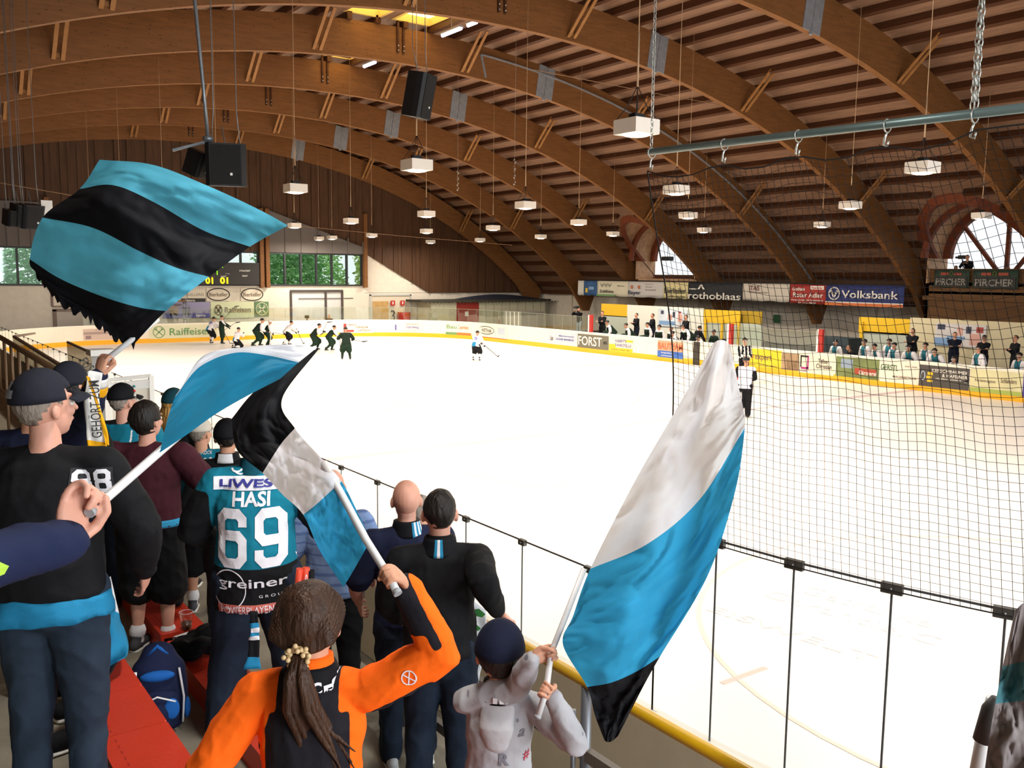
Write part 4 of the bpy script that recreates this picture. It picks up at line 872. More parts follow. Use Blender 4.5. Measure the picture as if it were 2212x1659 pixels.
bm = B(); a, b_ = at(1249, 620, 0, BNX).y, at(1954, 620, 0, BNX).y; tube(bm, [(BNX+.03, a, 4.0), (BNX+.03, b_, 4.0)], .03, 6)
tag(obj('banner_rail', bm, DARKMETAL), 'thin dark rail carrying the row of hanging sponsor banners', 'rail')
GBN = mat('banner_dark_green', '#2c4436', .7)
PIT = [('PIRCHER', .5, .32, .38, .86, c_('silver', '#9a958c')), (0, .2, .42, .7, .85, c_('brick', '#a8442f')), (0, .58, .8, .7, .85, c_('brick', '#a8442f')), (0, .04, .96, .03, .62, BLK)]
PIT = [PIT[3], PIT[0], PIT[1], PIT[2], (1, .5, .8, .1, 0, c_('moss', '#5f6a3a'))]
banner(2017, 2092, GBN, 'dark green banner on the balcony front, left of its twin', PIT, 583, 621, 42.25, .005); banner(2100, 2198, GBN, 'dark green banner on the balcony front, larger right one of two', PIT, 583, 624, 42.25, .005)
# ---------------------------------------------------------------- gable posters
def gable_poster(name, px0, py0, px1, py1, m, label, items=(), y=GY-.06):
    a, b_ = at(px0, py0, 1, y), at(px1, py1, 1, y); x0, x1, z0, z1 = a.x, b_.x, b_.z, a.z
    bm = B(); box(bm, x0, x1, y, y+.04, z0, z1); o = tag(obj(name, bm, m), label, 'poster')
    for s, u, v, hh, ww, mm in items:
        if isinstance(s, str): text_at(s, (x0+(x1-x0)*u, y-.01, z0+(z1-z0)*v), (1, 0, 0), (0, 0, 1), (z1-z0)*hh, (x1-x0)*ww, mm, o, 'lettering', .01, .012)
        elif s == 0: bm = B(); box(bm, x0+(x1-x0)*u, x0+(x1-x0)*v, y-.012, y-.002, z0+(z1-z0)*hh, z0+(z1-z0)*ww); obj('colour_patch', bm, mm, o)
        else:
            c = Vector((x0+(x1-x0)*u, y-.02, z0+(z1-z0)*v)); bm = B(); rx, rz = hh*(x1-x0), ww*(z1-z0)
            tube(bm, [c+Vector((rx*math.cos(q), 0, rz*math.sin(q))) for q in [2*PI*k/24 for k in range(25)]], .03, 4, cap=False)
            if s == 2:
                for sg in (-1, 1): beam(bm, c+Vector((sg*rx*.55, 0, rz*.5)), c+Vector((-sg*rx*.55, 0, -rz*.6)), .09, .02, ref=(0, 1, 0)); beam(bm, c+Vector((sg*rx*.7, 0, rz*.3)), c+Vector((sg*rx*.3, 0, rz*.68)), .07, .02, ref=(0, 1, 0))
            obj('logo_ring', bm, mm, o)
    return o
WPL = mat('poster_wall_white', '#e4dac8', .8)
gable_poster('poster', 446, 622, 497, 650, WPL, 'oval outlined logo sign on the white gable wall under the scoreboard, left twin', [(1, .5, .5, .48, .46, BLK), ('Bierkeller', .5, .5, .3, .82, BRN)])
gable_poster('poster', 520, 622, 569, 650, WPL, 'oval outlined logo sign on the white gable wall under the scoreboard, right twin', [(1, .5, .5, .48, .46, BLK), ('Bierkeller', .5, .5, .3, .82, BRN)])
gable_poster('poster', 405, 625, 443, 644, WPL, 'pale sign with thin grey capitals partly behind the waved flag', [('KELLEREI', .45, .4, .32, .95, GRY)])
gable_poster('poster', 392, 645, 444, 652, BLK, 'thin black name strip above the violet gable poster', [('Naturns', .35, .5, .7, .4, WHT)])
gable_poster('poster', 350, 653, 454, 686, mat('poster_violet', '#9b97ba', .7), 'violet photographic poster on the gable wall beside the waved flag', [(0, 0, 1, 0, .3, PURP), (0, .15, .32, .15, .75, c_('tan', '#b09a86')), (0, .42, .58, .15, .7, c_('slate', '#7a7a8e')), ('Therme', .3, .85, .16, .2, BRN), ('Naturns', .8, .15, .14, .2, WHT)])
gable_poster('poster', 455, 652, 549, 686, PALEG, 'pale green poster with round crossed-gable logo on the gable wall', [(2, .17, .5, .08, .3, BRN), ('Raiffeisen', .62, .5, .34, .6, BRN)])
gable_poster('poster', 550, 652, 581, 683, mat('poster_green', '#5c7f58', .7), 'square green poster with pale crossed-gable emblem on the gable wall', [(2, .5, .5, .42, .42, PALEG)])
# ---------------------------------------------------------------- terraces
for i, (x0, x1, z) in enumerate(((1.75, 2.9, 1.4), (.98, 1.75, 1.8), (.22, .98, 2.2), (-.55, .22, 2.6), (-1.3, -.55, 3.0), (-2.05, -1.3, 3.4), (-5.0, -2.05, 3.8))):
    bm = B(); box(bm, x0, x1, -6, 15.5, -.05 if i == 0 else 1.0, z); struct('floor_step_%d' % (i+1), bm, CONC)
BR = mat('bench_red', '#d23e28', .42, noise_s=4, noise_a=.05, bump=.08, bscale=60, spec=.45); BRD = mat('bench_red_side', '#a82c20', .5)
def bench(y0, y1, xa, xb, z0, label):
    t = thing('bench', label, 'bench', ((xa+xb)/2, (y0+y1)/2, z0)); n = max(1, round((y0-y1)/.43)); L = (y0-y1)/n; wx = (xb-xa)/2; cy = (y0+y1)/2; me = None
    for k in range(n):
        yc = y0-L*(k+.5)-cy
        if me is None:
            bm = B(); box(bm, -wx, wx, -L/2+.002, L/2-.002, .115, .145); box(bm, -wx, -wx+.02, -L/2+.002, L/2-.002, 0, .115); box(bm, wx-.02, wx, -L/2+.002, L/2-.002, .0, .115)
            bmesh.ops.bevel(bm, geom=[e for e in bm.edges if abs(e.verts[0].co.z-.145) < 1e-4 and abs(e.verts[1].co.z-.145) < 1e-4], offset=.008, segments=2)
            for q in range(7): box(bm, -wx+.055, -wx+.06, -L/2+.03+q*.055, -L/2+.055+q*.055, .145, .1462, 1)
            o = obj('seat_panel', bm, [BR, BRD], t); me = o.data
        else: o = bpy.data.objects.new('seat_panel', me); COL.objects.link(o); o.parent = t
        o.location = (0, yc, 0)
    return t
bench(4.78, -2.5, .70, .98, 2.2, 'long red plastic bench nearest at the lower left, with a blue backpack beside it')
bench(5.8, -1.5, 1.46, 1.75, 1.8, 'red plastic bench passing behind the girl in orange, with a black bundle on its end')
bench(8.0, 5.92, 1.46, 1.75, 1.8, 'short red plastic bench piece by the cargo shorts man, holding a plastic cup')
# railing in front of the walkway
RAILY = mat('rail_yellow', '#e8b90c', .35, spec=.5); POSTG = mat('post_grey', '#6f7278', .4, .5); BARB = mat('bar_brown_grey', '#6b655c', .6)
t = thing('railing', 'yellow-topped grey metal railing along the front walkway', 'railing', (2.7, 0, 1.4)); RZ = 2.38
bm = B(); tube(bm, [(0, 5.2, RZ-1.4), (0, -3, RZ-1.4)], .029, 14); obj('handrail', bm, RAILY, t)
for z, y1 in ((.62, .03), (.18, .03)):
    bm = B(); box(bm, -.02, .02, -3, 5.2, z-.03, z+.03); obj('crossbar', bm, BARB, t)
for y in (4.9, 3.12, 1.0, -1.2):
    bm = B(); tube(bm, [(0, y, 0), (0, y, RZ-1.42)], .026, 12); tube(bm, [(-.06, y+.02, 0), (-.06, y+.02, .85)], .012, 8); obj('post', bm, POSTG, t)
# left side: white gate frame, brown stair rail and glass screens
t = thing('white_gate', 'white metal gate frame with panel standing behind the man in the pinned cap', 'gate', (0, 0, 0)); D = 13.5
bm = B(); a, b_ = atd(218, 762, D), atd(214, 1010, D); tube(bm, [Vector((a.x, a.y, 1.4)), a], .12, 4); box(bm, a.x-.16, a.x+.16, a.y-.16, a.y+.16, a.z-.03, a.z+.05); obj('post', bm, WHITE, t)
bm = B(); q = [atd(*p_, D) for p_ in ((228, 822), (326, 812), (326, 830), (228, 838), (322, 930))]
beam(bm, q[0], q[1], .05, .05); beam(bm, q[1], Vector((q[1].x, q[1].y, 1.4)), .06, .06); q2 = [atd(230, 838, D), atd(324, 828, D)]; beam(bm, q2[0], q2[1], .05, .12); obj('frame', bm, WHITE, t)
bm = B(); q = [atd(*p_, D+.05) for p_ in ((232, 838), (322, 830))]; zz = 1.45; bm.faces.new([bm.verts.new(v) for v in (q[0], q[1], Vector((q[1].x, q[1].y, zz)), Vector((q[0].x, q[0].y, zz)))]); o = obj('panel', bm, BEIGE, t); md = o.modifiers.new('s', 'SOLIDIFY'); md.thickness = .03
t = thing('stair_railing', 'brown metal stair railing with upright bars at the far left', 'railing', (0, 0, 0)); BRM = mat('brown_metal', '#6b5138', .5, .3)
bm = B(); a, b_ = at(-40, 705, 0, 1.1), at(125, 802, 0, 1.1); tube(bm, [a, b_], .025, 8); lo = [p_-Vector((0, 0, .55)) for p_ in (a, b_)]; tube(bm, lo, .02, 8); obj('handrail', bm, BRM, t)
for k in range(11):
    p_ = a.lerp(b_, k/10); bm = B(); tube(bm, [p_, p_-Vector((0, 0, .55 if k % 4 else 1.2))], .014, 6); obj('bar', bm, BRM, t)
GLS = glass_mat('screen_glass', (.55, .52, .45), .12)
for i, (q0, q1, X, lb) in enumerate((((30, 727), (140, 795), 1.6, 'brownish glass screen with a metal top rail behind the stair railing'), ((146, 739), (206, 766), 2.6, 'second brownish glass screen at the foot of the waved flag'))):
    a, b_ = at(*q0, 0, X), at(*q1, 0, X); t = thing('glass_screen', lb, 'glass screen', (0, 0, 0)); bm = B(); beam(bm, a, b_, .03, .03); obj('top_rail', bm, BRM, t)
    bm = B(); quad(bm, a, b_, b_-Vector((0, 0, 1.1)), a-Vector((0, 0, 1.1))); o = obj('pane', bm, GLS, t); md = o.modifiers.new('s', 'SOLIDIFY'); md.thickness = .012
    if i == 0: bm = B(); beam(bm, a, at(75, 720, 0, 2.4), .03, .03); obj('end_rail', bm, BRM, t)
# ---------------------------------------------------------------- safety net, pipe, chains
PX_ = RX0-.05; NETM = mat('net_cord', '#1d1b1a', .9)
pa, pb = at(1402, 328, 0, PX_), at(2212, 233, 0, PX_); pb = pb+(pb-pa)*.25; topz = (pa.z+pb.z)/2
t = thing('net_pipe', 'grey steel pipe hanging on chains, carrying the dark safety net', 'pipe', (0, 0, 0))
bm = B(); tube(bm, [pa, pb], .024, 12); obj('steel_tube', bm, mat('pipe_grey', '#6f8484', .4, .5), t)
def chain(bm, p, q, r=.019, step=.036):
    d = q-p; n = int(d.length/step); a, b_ = frame_of(d); dn = d.normalized()
    for k in range(n):
        c = p+d*((k+.5)/n); u = a if k % 2 else b_
        tube(bm, [c+dn*(.027*math.cos(w_))+u*(.011*math.sin(w_)) for w_ in [2*PI*m/8 for m in range(9)]], .0035, 4, cap=False)
CHM = mat('chain_steel', '#b9bdb8', .35, .8)
for px_, py_ in ((1407, 322), (2108, 240)):
    p = at(px_, py_, 0, PX_); bm = B(); chain(bm, p+Vector((0, 0, .02)), p+Vector((0, 0, 1.9)))
    if px_ > 2000: chain(bm, p+Vector((.02, .03, .02)), p+Vector((.01, .02, .55)))
    obj('chain', bm, CHM, t)
    bm = B(); tube(bm, [p+Vector((0, 0, 1.9)), Vector((p.x, p.y, roofpt(p.x)))], .006, 5); obj('suspension_wire', bm, CHM, t)
hooks = [1408, 1565, 1725, 1917, 2106]; HY = []
for px_ in hooks:
    s = (px_-1402)/(2212-1402); p = at(px_, 328+(233-328)*s, 0, PX_); HY.append(p.y)
    bm = B(); tube(bm, [p+Vector((.035*math.cos(a), 0, -.01+.035*math.sin(a))) for a in [2*PI*k/12 for k in range(13)]], .004, 5, cap=False); tube(bm, [p+Vector((0, 0, -.045)), p+Vector((0, .01, -.07)), p+Vector((0, .015, -.11)), p+Vector((0, -.005, -.12)), p+Vector((0, -.012, -.09))], .006, 6)
    obj('carabiner_hook', bm, CHM, t)
def net_pt(u, v):           # u 0 left .. 1 right, v 0 bottom .. 1 top
    yb_ = 4.32+(1.1-4.32)*u; base = near_curve(yb_); ztop = topz-.10
    yt = pa.y-.03+(pb.y-pa.y)*u
    f = v**2.2; y = yb_+(yt-yb_)*f
    sag = 0
    for h0, h1 in zip(HY[:-1], HY[1:]):
        if h0 >= yt >= h1: q = (h0-yt)/(h0-h1); sag = .085*4*q*(1-q)*.8
    x = base.x*(1-v)+PX_*v-.03; z = 2.54+(ztop-sag-2.54)*v
    return Vector((x, y+.02*math.sin(v*9)*(1-u), z))
bm = B(); NU, NV = 66, 50
for i in range(NU+1): tube(bm, [net_pt(i/NU, j/25) for j in range(26)], .0019 if i else .006, 3, cap=False)
for j in range(NV+1): tube(bm, [net_pt(i/22, j/NV) for i in range(23)], .0015 if 0 < j < NV else .005, 3, cap=False)
tag(obj('safety_net', bm, NETM), 'dark square-mesh safety net hanging from the steel pipe down to the tall glass', 'net')
# ================================================================ PEOPLE
V = Vector
def lerp(a, b_, t): return a+(b_-a)*t
def loft(bm, pts, rad, side=None, seg=14, caps=True):
    """elliptical tapered limb: rad = list of (across, deep) radii, side = across direction"""
    pts = [V(p) for p in pts]; n = len(pts); P = []; R = []
    sub = 3
    for i in range(n-1):
        for k in range(sub):
            t = k/sub; P.append(lerp(pts[i], pts[i+1], t)); ts = t*t*(3-2*t); R.append((rad[i][0]+(rad[i+1][0]-rad[i][0])*ts, rad[i][1]+(rad[i+1][1]-rad[i][1])*ts))
    P.append(pts[-1]); R.append(rad[-1])
    if caps:
        d0 = (P[0]-P[1]).normalized(); d1 = (P[-1]-P[-2]).normalized(); r0, r1 = R[0], R[-1]
        P = [P[0]+d0*min(r0)*.95, P[0]+d0*min(r0)*.6]+P+[P[-1]+d1*min(r1)*.6, P[-1]+d1*min(r1)*.95]
        R = [(r0[0]*.3, r0[1]*.3), (r0[0]*.8, r0[1]*.8)]+R+[(r1[0]*.8, r1[1]*.8), (r1[0]*.3, r1[1]*.3)]
    rings = []; prev = None
    for i, p in enumerate(P):
        d = (P[min(i+1, len(P)-1)]-P[max(0, i-1)])
        if d.length < 1e-9: d = V((0, 0, 1))
        d.normalize(); s = V(side) if side is not None else (prev if prev is not None else (V((1, 0, 0)) if abs(d.x) < .9 else V((0, 1, 0))))
        a = s-d*s.dot(d)
        if a.length < 1e-4: a = V((0, 1, 0))-d*d.y
        a.normalize(); b_ = d.cross(a); prev = a
        rings.append([bm.verts.new(p+a*(R[i][0]*math.cos(t))+b_*(R[i][1]*math.sin(t))) for t in [2*PI*k/seg for k in range(seg)]])
    for i in range(len(rings)-1):
        for k in range(seg): bm.faces.new((rings[i][k], rings[i][(k+1) % seg], rings[i+1][(k+1) % seg], rings[i+1][k])).smooth = True
    bm.faces.new(rings[0][::-1]); bm.faces.new(rings[-1])
def ik(a, c, l1, l2, pole):
    a, c, pole = V(a), V(c), V(pole); d = c-a; L = d.length
    if L > (l1+l2)*.995: c = a+d.normalized()*(l1+l2)*.995; d = c-a; L = d.length
    x = (l1*l1-l2*l2+L*L)/(2*L); h_ = math.sqrt(max(l1*l1-x*x, 0)); dn = d.normalized(); p = pole-dn*pole.dot(dn)
    if p.length < 1e-4: p = V((0, -1, 0))
    return a+dn*x+p.normalized()*h_, c
SKIN = mat('skin', '#c99478', .55, noise_s=14, noise_a=.06, spec=.35); SKIN2 = mat('skin_pink', '#d19a85', .5, noise_s=10, noise_a=.07, spec=.4); LIP = mat('lips', '#a5605a', .5)
EYEW = mat('eye_white', '#e8e4de', .3); EYED = mat('eye_dark', '#2a1d16', .3)
def hair_mat(n, c): return mat(n, c, .55, noise_s=30, noise_a=.35, bump=.6, bscale=60, stretch=(1, 1, .25), spec=.35)
HAIRB, HAIRD, HAIRG, HAIRBL = hair_mat('hair_brown', '#3b2415'), hair_mat('hair_dark', '#17110d'), hair_mat('hair_grey', '#8a7f74'), hair_mat('hair_blond', '#b58a4a')
def build_hand(bm, wrist, fdir, back, side, grip=False, curl=.5, pr=.014, k=1.0):
    y = V(fdir).normalized(); z = V(back); z = (z-y*z.dot(y)).normalized(); x = y.cross(z)
    Q = lambda a, b_, c: V(wrist)+(x*a+y*b_+z*c)*k
    rot = Matrix((x, y, z)).transposed()
    loft(bm, [Q(0, -.014, 0), Q(0, .008, 0), Q(0, .045, 0), Q(0, .08, 0)], [(.026*k, .02*k), (.028*k, .019*k), (.04*k, .017*k), (.041*k, .013*k)], side=x, seg=12)
    offs = (-.031, -.0105, .0105, .031); lens = (.060, .072, .076, .066) if side > 0 else (.066, .076, .072, .060)
    if side > 0: lens = lens
    for o_, L in zip(offs, lens):
        if grip:
            R = pr+.0085; cy, cz = .082, -.020-pr*.4; pts = [Q(o_, .07, -.002)]
            n = 5 if L > .062 else 4
            for i in range(n+1):
                th = math.radians(78-i*46); pts.append(Q(o_+(.002*i if o_ < 0 else -.002*i), cy+R*math.cos(th)*1.15, cz+R*math.sin(th)))
            rr = [.0095]+[.0092-.0004*i for i in range(n+1)]
        else:
            a = 0; p = V((o_*1.08, .078, 0)); pts = [Q(*p)]; seg_ = (L*.48, L*.3, L*.24)
            for i, s_l in enumerate(seg_):
                a += curl*(.55+.5*i)*(1+abs(o_)*4); p = p+V((0, math.cos(a)*s_l, -math.sin(a)*s_l)); pts.append(Q(*p))
            rr = [.0098, .0092, .0085, .0072]
        loft(bm, pts, [(r*k, r*k) for r in rr], seg=8)
    s = side
    if grip: T = [Q(s*.026, .012, -.006), Q(s*.042, .042, -.022), Q(s*.034, .068, -.026-pr*1.9), Q(s*.016, .086, -.03-pr*2.2)]
    else: T = [Q(s*.026, .012, -.004), Q(s*.048, .04, -.014), Q(s*.056, .066, -.024), Q(s*.052, .086, -.036)]
    loft(bm, T, [(.013*k, .012*k), (.0125*k, .0115*k), (.0105*k, .0098*k), (.008*k, .0078*k)], seg=8)
LEGS = {
 'stand': dict(pz=.96, lean=3, knee=[(-.10, .03, .50), (.10, .03, .50)], ank=[(-.11, -.01, .09), (.11, -.01, .09)]),
 'wide': dict(pz=.93, lean=4, knee=[(-.15, .05, .49), (.15, .05, .49)], ank=[(-.2, 0, .09), (.2, 0, .09)]),
 'lean': dict(pz=.93, lean=28, knee=[(-.11, .06, .49), (.12, .04, .49)], ank=[(-.13, .0, .09), (.13, -.05, .09)]),
 'skate': dict(pz=.82, lean=38, knee=[(-.16, .24, .50), (.18, .02, .42)], ank=[(-.16, .12, .10), (.30, -.36, .12)]),
 'glide': dict(pz=.86, lean=26, knee=[(-.15, .20, .49), (.15, .16, .49)], ank=[(-.19, .06, .10), (.19, -.04, .10)]),
 'kneel': dict(pz=.50, lean=22, knee=[(-.15, .22, .08), (.15, .24, .08)], ank=[(-.15, -.20, .08), (.15, -.22, .08)]),
 'sit': dict(pz=.50, lean=12, knee=[(-.14, .42, .50), (.14, .42, .50)], ank=[(-.14, .44, .09), (.14, .40, .09)]),
 'sitlean': dict(pz=.52, lean=42, knee=[(-.18, .40, .50), (.18, .40, .50)], ank=[(-.2, .42, .09), (.2, .38, .09)]),
 'lean_rail': dict(pz=.90, lean=55, knee=[(-.14, .05, .48), (.14, .05, .48)], ank=[(-.14, -.05, .09), (.14, -.08, .09)]),
 'climb': dict(pz=.95, lean=8, knee=[(-.16, .38, .95), (.18, .05, .55)], ank=[(-.16, .45, .50), (.18, -.05, .15)]),
}
class Person: pass
def smooth_mats(me, n):
    ef = {}
    for p_ in me.polygons:
        for e in p_.edge_keys: ef.setdefault(e, []).append(p_.index)
    nb = [[] for _ in me.polygons]
    for a in ef.values():
        if len(a) == 2: nb[a[0]].append(a[1]); nb[a[1]].append(a[0])
    m = [float(p_.material_index) for p_ in me.polygons]
    for _ in range(n*2): m = [(m[i]+sum(m[j] for j in nb[i]))/(1+len(nb[i])) for i in range(len(m))]
    for p_ in me.polygons: p_.material_index = 1 if m[p_.index] > .5 else 0
BLOCK = {'6': [[(.85, 1.1), (.85, 1.3), (.7, 1.45), (.3, 1.45), (.15, 1.3), (.15, .3), (.3, .15), (.7, .15), (.85, .3), (.85, .72), (.7, .87), (.2, .87)]],
 '5': [[(.98, 1.45), (.15, 1.45), (.15, .95), (.7, .95), (.85, .8), (.85, .3), (.7, .15), (.3, .15), (.15, .3), (.15, .45)]],
 '8': [[(.5, .82), (.3, .82), (.15, .95), (.15, 1.3), (.3, 1.45), (.7, 1.45), (.85, 1.3), (.85, .95), (.7, .82), (.5, .82)], [(.5, .82), (.3, .82), (.15, .68), (.15, .3), (.3, .15), (.7, .15), (.85, .3), (.85, .68), (.7, .82), (.5, .82)]]}
BLOCK['9'] = [[(1-x, 1.6-y) for x, y in BLOCK['6'][0]]]
def block_digits(bm, s, w_, h_, st=.27):
    n = len(s); tot = n+.22*(n-1); k = 0
    for i, ch in enumerate(s):
        for pl in BLOCK[ch]:
            L = []; R = []
            for j, p in enumerate(pl):
                p = Vector(p); d0 = (p-Vector(pl[j-1])).normalized() if j else None; d1 = (Vector(pl[j+1])-p).normalized() if j < len(pl)-1 else None
                if pl[0] == pl[-1] and j in (0, len(pl)-1): d0 = (p-Vector(pl[-2])).normalized(); d1 = (Vector(pl[1])-p).normalized()
                d0 = d0 or d1; d1 = d1 or d0; t_ = (d0+d1).normalized(); nn = Vector((-t_.y, t_.x)); m_ = (st/2)/max(.6, abs(nn.dot(Vector((-d0.y, d0.x)))))
                L.append(p+nn*m_); R.append(p-nn*m_)
            k += 1
            c = lambda q: bm.verts.new((((q.x+i*1.22)/tot-.5)*w_, (q.y/1.6-.5)*h_, 0))
            for j in range(len(pl)-1): bm.faces.new((c(L[j]), c(R[j]), c(R[j+1]), c(L[j+1])))
def person(label, loc, heading=0, height=1.75, legs='stand', hands=None, hints=None, top=None, bottom=None, shoe=None, hair='short', hairm=None, skin=None, cap=None, cat='person',
           name='person', bulk=1.0, near=False, sleeve='long', arm_free=True, head=(0, 0), shorts=False, gloves=None, grips=None, kit=False, topcol=None, botcol=None, collar=None, belly=0, group=None, twist=0, shoe_kind='shoe', socks=None, fwd_shift=0, headscale=1.0, tvox=None):
    """heading: degrees clockwise from +Y. hands: {'L': (x,y,z),'R':..} local (facing +Y, unit person 1.75 m) or ('w', Vector)."""
    P = LEGS[legs]; s = height/1.75; root = thing(name, label, cat, loc, -math.radians(heading), group); root.scale = (s, s, s)
    mw = Matrix.Translation(V(loc)) @ Matrix.Rotation(-math.radians(heading), 4, 'Z') @ Matrix.Diagonal((s, s, s, 1)); mi = mw.inverted()
    lean = math.radians(P['lean']); t = V((0, math.sin(lean), math.cos(lean))); f = V((0, math.cos(lean), -math.sin(lean))); X = V((1, 0, 0))
    back = -P['pz']*0; pel = V((0, -math.sin(lean)*.18+fwd_shift, P['pz'])); chest = pel+t*.34; neck = pel+t*.517; 
    hd = (t*.55+V((0, .12, .8))).normalized(); hc = neck+hd*.150
    sh = {k: pel+t*.435+X*(sg*.178*bulk) for k, sg in (('L', -1), ('R', 1))}; hip = {'L': pel+V((-.09, 0, -.03)), 'R': pel+V((.09, 0, -.03))}
    knee = {'L': V(P['knee'][0]), 'R': V(P['knee'][1])}; ank = {'L': V(P['ank'][0]), 'R': V(P['ank'][1])}
    hands = hands or {}; el = {}; wr = {}; hints = hints or {}; gy = {}
    for k, sg in (('L', -1), ('R', 1)):
        tg = hands.get(k)
        if tg is None: tg = sh[k]+V((sg*.10, .06, -.50))
        elif tg[0] == 'w': tg = mi @ V(tg[1])
        else: tg = V(tg)
        g = (grips or {}).get(k); o_gr = None
        if g and g[1] is not None and hands.get(k) is not None and hands[k][0] == 'w':
            ax = (mi.to_3x3() @ V(g[0])).normalized(); y2 = (mi.to_3x3() @ V(g[1])); y2 = (y2-ax*y2.dot(ax)).normalized(); y2 = (y2*.7+(tg-sh[k]).normalized()*.7).normalized(); z2 = ax.cross(y2).normalized()*(1 if (len(g) < 3 or g[2] > 0) else -1)
            tg = tg-y2*.082+z2*.026; gy[k] = (y2, z2)
        el[k], wr[k] = ik(sh[k], tg, .285, .255, hints.get(k, (sg*.6, -.5, -.6)))
    o = Person(); o.root = root; o.s = s; o.sh, o.el, o.wr, o.hc, o.neck, o.pel, o.chest, o.t, o.f, o.mi, o.mw = sh, el, wr, hc, neck, pel, chest, t, f, mi, mw
    vx = .0115 if near else .024; skm = skin or SKIN; hr = headscale*(1.08 if near else 1.0)
    # ---------- body: one continuous surface
    bm = B(); b = bulk
    loft(bm, [pel, pel+t*.15, chest, pel+t*.45, neck-t*.01], [(.15*b, .10*b), (.125*b, .085*b), (.145*b, .095*b), (.15*b, .085), (.06, .055)], side=X)
    loft(bm, [neck-t*.03, neck+hd*.05, hc-hd*.02], [(.062, .062), (.055, .058), (.058, .062)], side=X)
    yaw, pit = math.radians(head[0]), math.radians(head[1]); HM = Matrix.Translation(hc) @ Matrix.Rotation(-yaw, 4, 'Z') @ Matrix.Rotation(pit, 4, 'X') @ Matrix.Diagonal((hr, hr, hr, 1)); o.HM = HM
    h_ = lambda x, y, z: HM @ V((x, y, z)); hb = B()
    ball(hb, (0, -.012, .022), .077, .094, .096, u=20, v=14); ball(hb, (0, .022, -.035), .060, .070, .078, u=16, v=12); ball(hb, (0, .048, -.085), .032, .030, .024)
    loft(hb, [(0, .085, .02), (0, .112, -.022)], [(.009, .008), (.015, .011)], seg=8); ball(hb, (0, .091, .030), .046, .012, .009); ball(hb, (0, .086, -.056), .023, .013, .010)
    for sg in (-1, 1):
        ball(hb, (sg*.079, -.008, -.008), .010, .019, .031, rot=Matrix.Rotation(sg*.35, 3, 'Z')); ball(hb, (sg*.04, .066, -.02), .020, .018, .020)
    hb.transform(HM)
    if near: hm_ = remesh(hb, .0065*hr, 1)
    else: hm_ = bpy.data.meshes.new('h'); hb.to_mesh(hm_); hb.free()
    for k, sg in (('L', -1), ('R', 1)):
        loft(bm, [sh[k], lerp(sh[k], el[k], .5), el[k], lerp(el[k], wr[k], .35), wr[k]], [(.052*b, .05*b), (.046*b, .044*b), (.038*b, .038*b), (.037*b, .036*b), (.026, .021)]) if k not in gy else loft(bm, [sh[k], lerp(sh[k], el[k], .5), el[k], lerp(el[k], wr[k], .35), lerp(el[k], wr[k], .8)], [(.052*b, .05*b), (.046*b, .044*b), (.038*b, .038*b), (.034*b, .032*b), (.024, .02)])
        loft(bm, [hip[k], lerp(hip[k], knee[k], .5), knee[k], lerp(knee[k], ank[k], .35), ank[k], ank[k]+V((0, .02, -.05))], [(.088*b, .088*b), (.072*b, .075*b), (.05, .052), (.052, .056), (.034, .036), (.034, .05)], side=X)
    for v_ in []: pass
    if not near: 
        tmp = bpy.data.meshes.new('x'); 
    me = remesh(bm, vx, 2); bm = B(); bm.from_mesh(me); bm.from_mesh(hm_)
    gl = gloves is not None
    for k, sg in (('L', -1), ('R', 1)):
        if gl: continue
        g = (grips or {}).get(k); hbm = B(); fd = (wr[k]-el[k]).normalized(); kk = 1.0
        if g:      # g = (pole axis world, palm-to-finger hint world or None)
            ax = (mi.to_3x3() @ V(g[0])).normalized(); y = fd-ax*fd.dot(ax); y.normalize() if y.length > .15 else None
            if y.length < .2: y = V((0, 1, 0))-ax*ax.y; y.normalize()
            if g[1] is not None:
                y2 = (mi.to_3x3() @ V(g[1])); y2 = y2-ax*y2.dot(ax); y = y2.normalized()
            z = ax.cross(y); z = -z if (g[2] if len(g) > 2 else 1) < 0 else z
            sd = 1 if (y.cross(z)).dot(ax) > 0 else -1
            if k in gy: y, z = gy[k]; sd = 1 if (y.cross(z)).dot(ax) > 0 else -1
            build_hand(hbm, wr[k], y, z, sd, True, pr=.012 if len(g) < 4 else g[3])
        else: build_hand(hbm, wr[k]-fd*.005, fd, (X*sg*.9+V((0, -.3, .3))), -sg if False else sg*-1, False, .42)
        if near: m2 = remesh(hbm, .0034, 1)
        else: m2 = bpy.data.meshes.new('hh'); hbm.to_mesh(m2); hbm.free()
        bm.from_mesh(m2)
    for f_ in bm.faces: f_.smooth = True
    body = obj('body', bm, [skm, LIP], root); o.body = body
    HI = HM.inverted()
    for p_ in body.data.polygons:
        c = HI @ p_.center
        if near and abs(c.x) < .024 and abs(c.z+.056) < .008 and c.y > .08: p_.material_index = 1
    if near:
        for sg in (-1, 1):
            e = B(); ball(e, (sg*.031, .079, .006), .0125, .0125, .0125); ball(e, (sg*.031, .0885, .006), .006, .004, .006, mi=1); e.transform(HM); obj('eye', e, [EYEW, EYED], root)
    # ---------- hair and headgear
    hm = hairm or HAIRB
    if hair and hair != 'bald':
        e = B(); ball(e, (0, -.014, .026), .083, .1, .102, u=28 if near else 14, v=20 if near else 10)
        lim = {'short': -.05, 'crop': -.062, 'long': -.09, 'curly': -.09, 'mop': -.075}[hair]
        dele = [v_ for v_ in e.verts if (v_.co.z < lim) or (v_.co.z < -.01 and v_.co.y > -.045 and hair == 'crop') or (v_.co.y > .032+(.03 if v_.co.z > .07 else 0) and v_.co.z < .075) or (abs(v_.co.x) > .05 and v_.co.y > -.03 and v_.co.z < .0)]
        bmesh.ops.delete(e, geom=dele, context='VERTS')
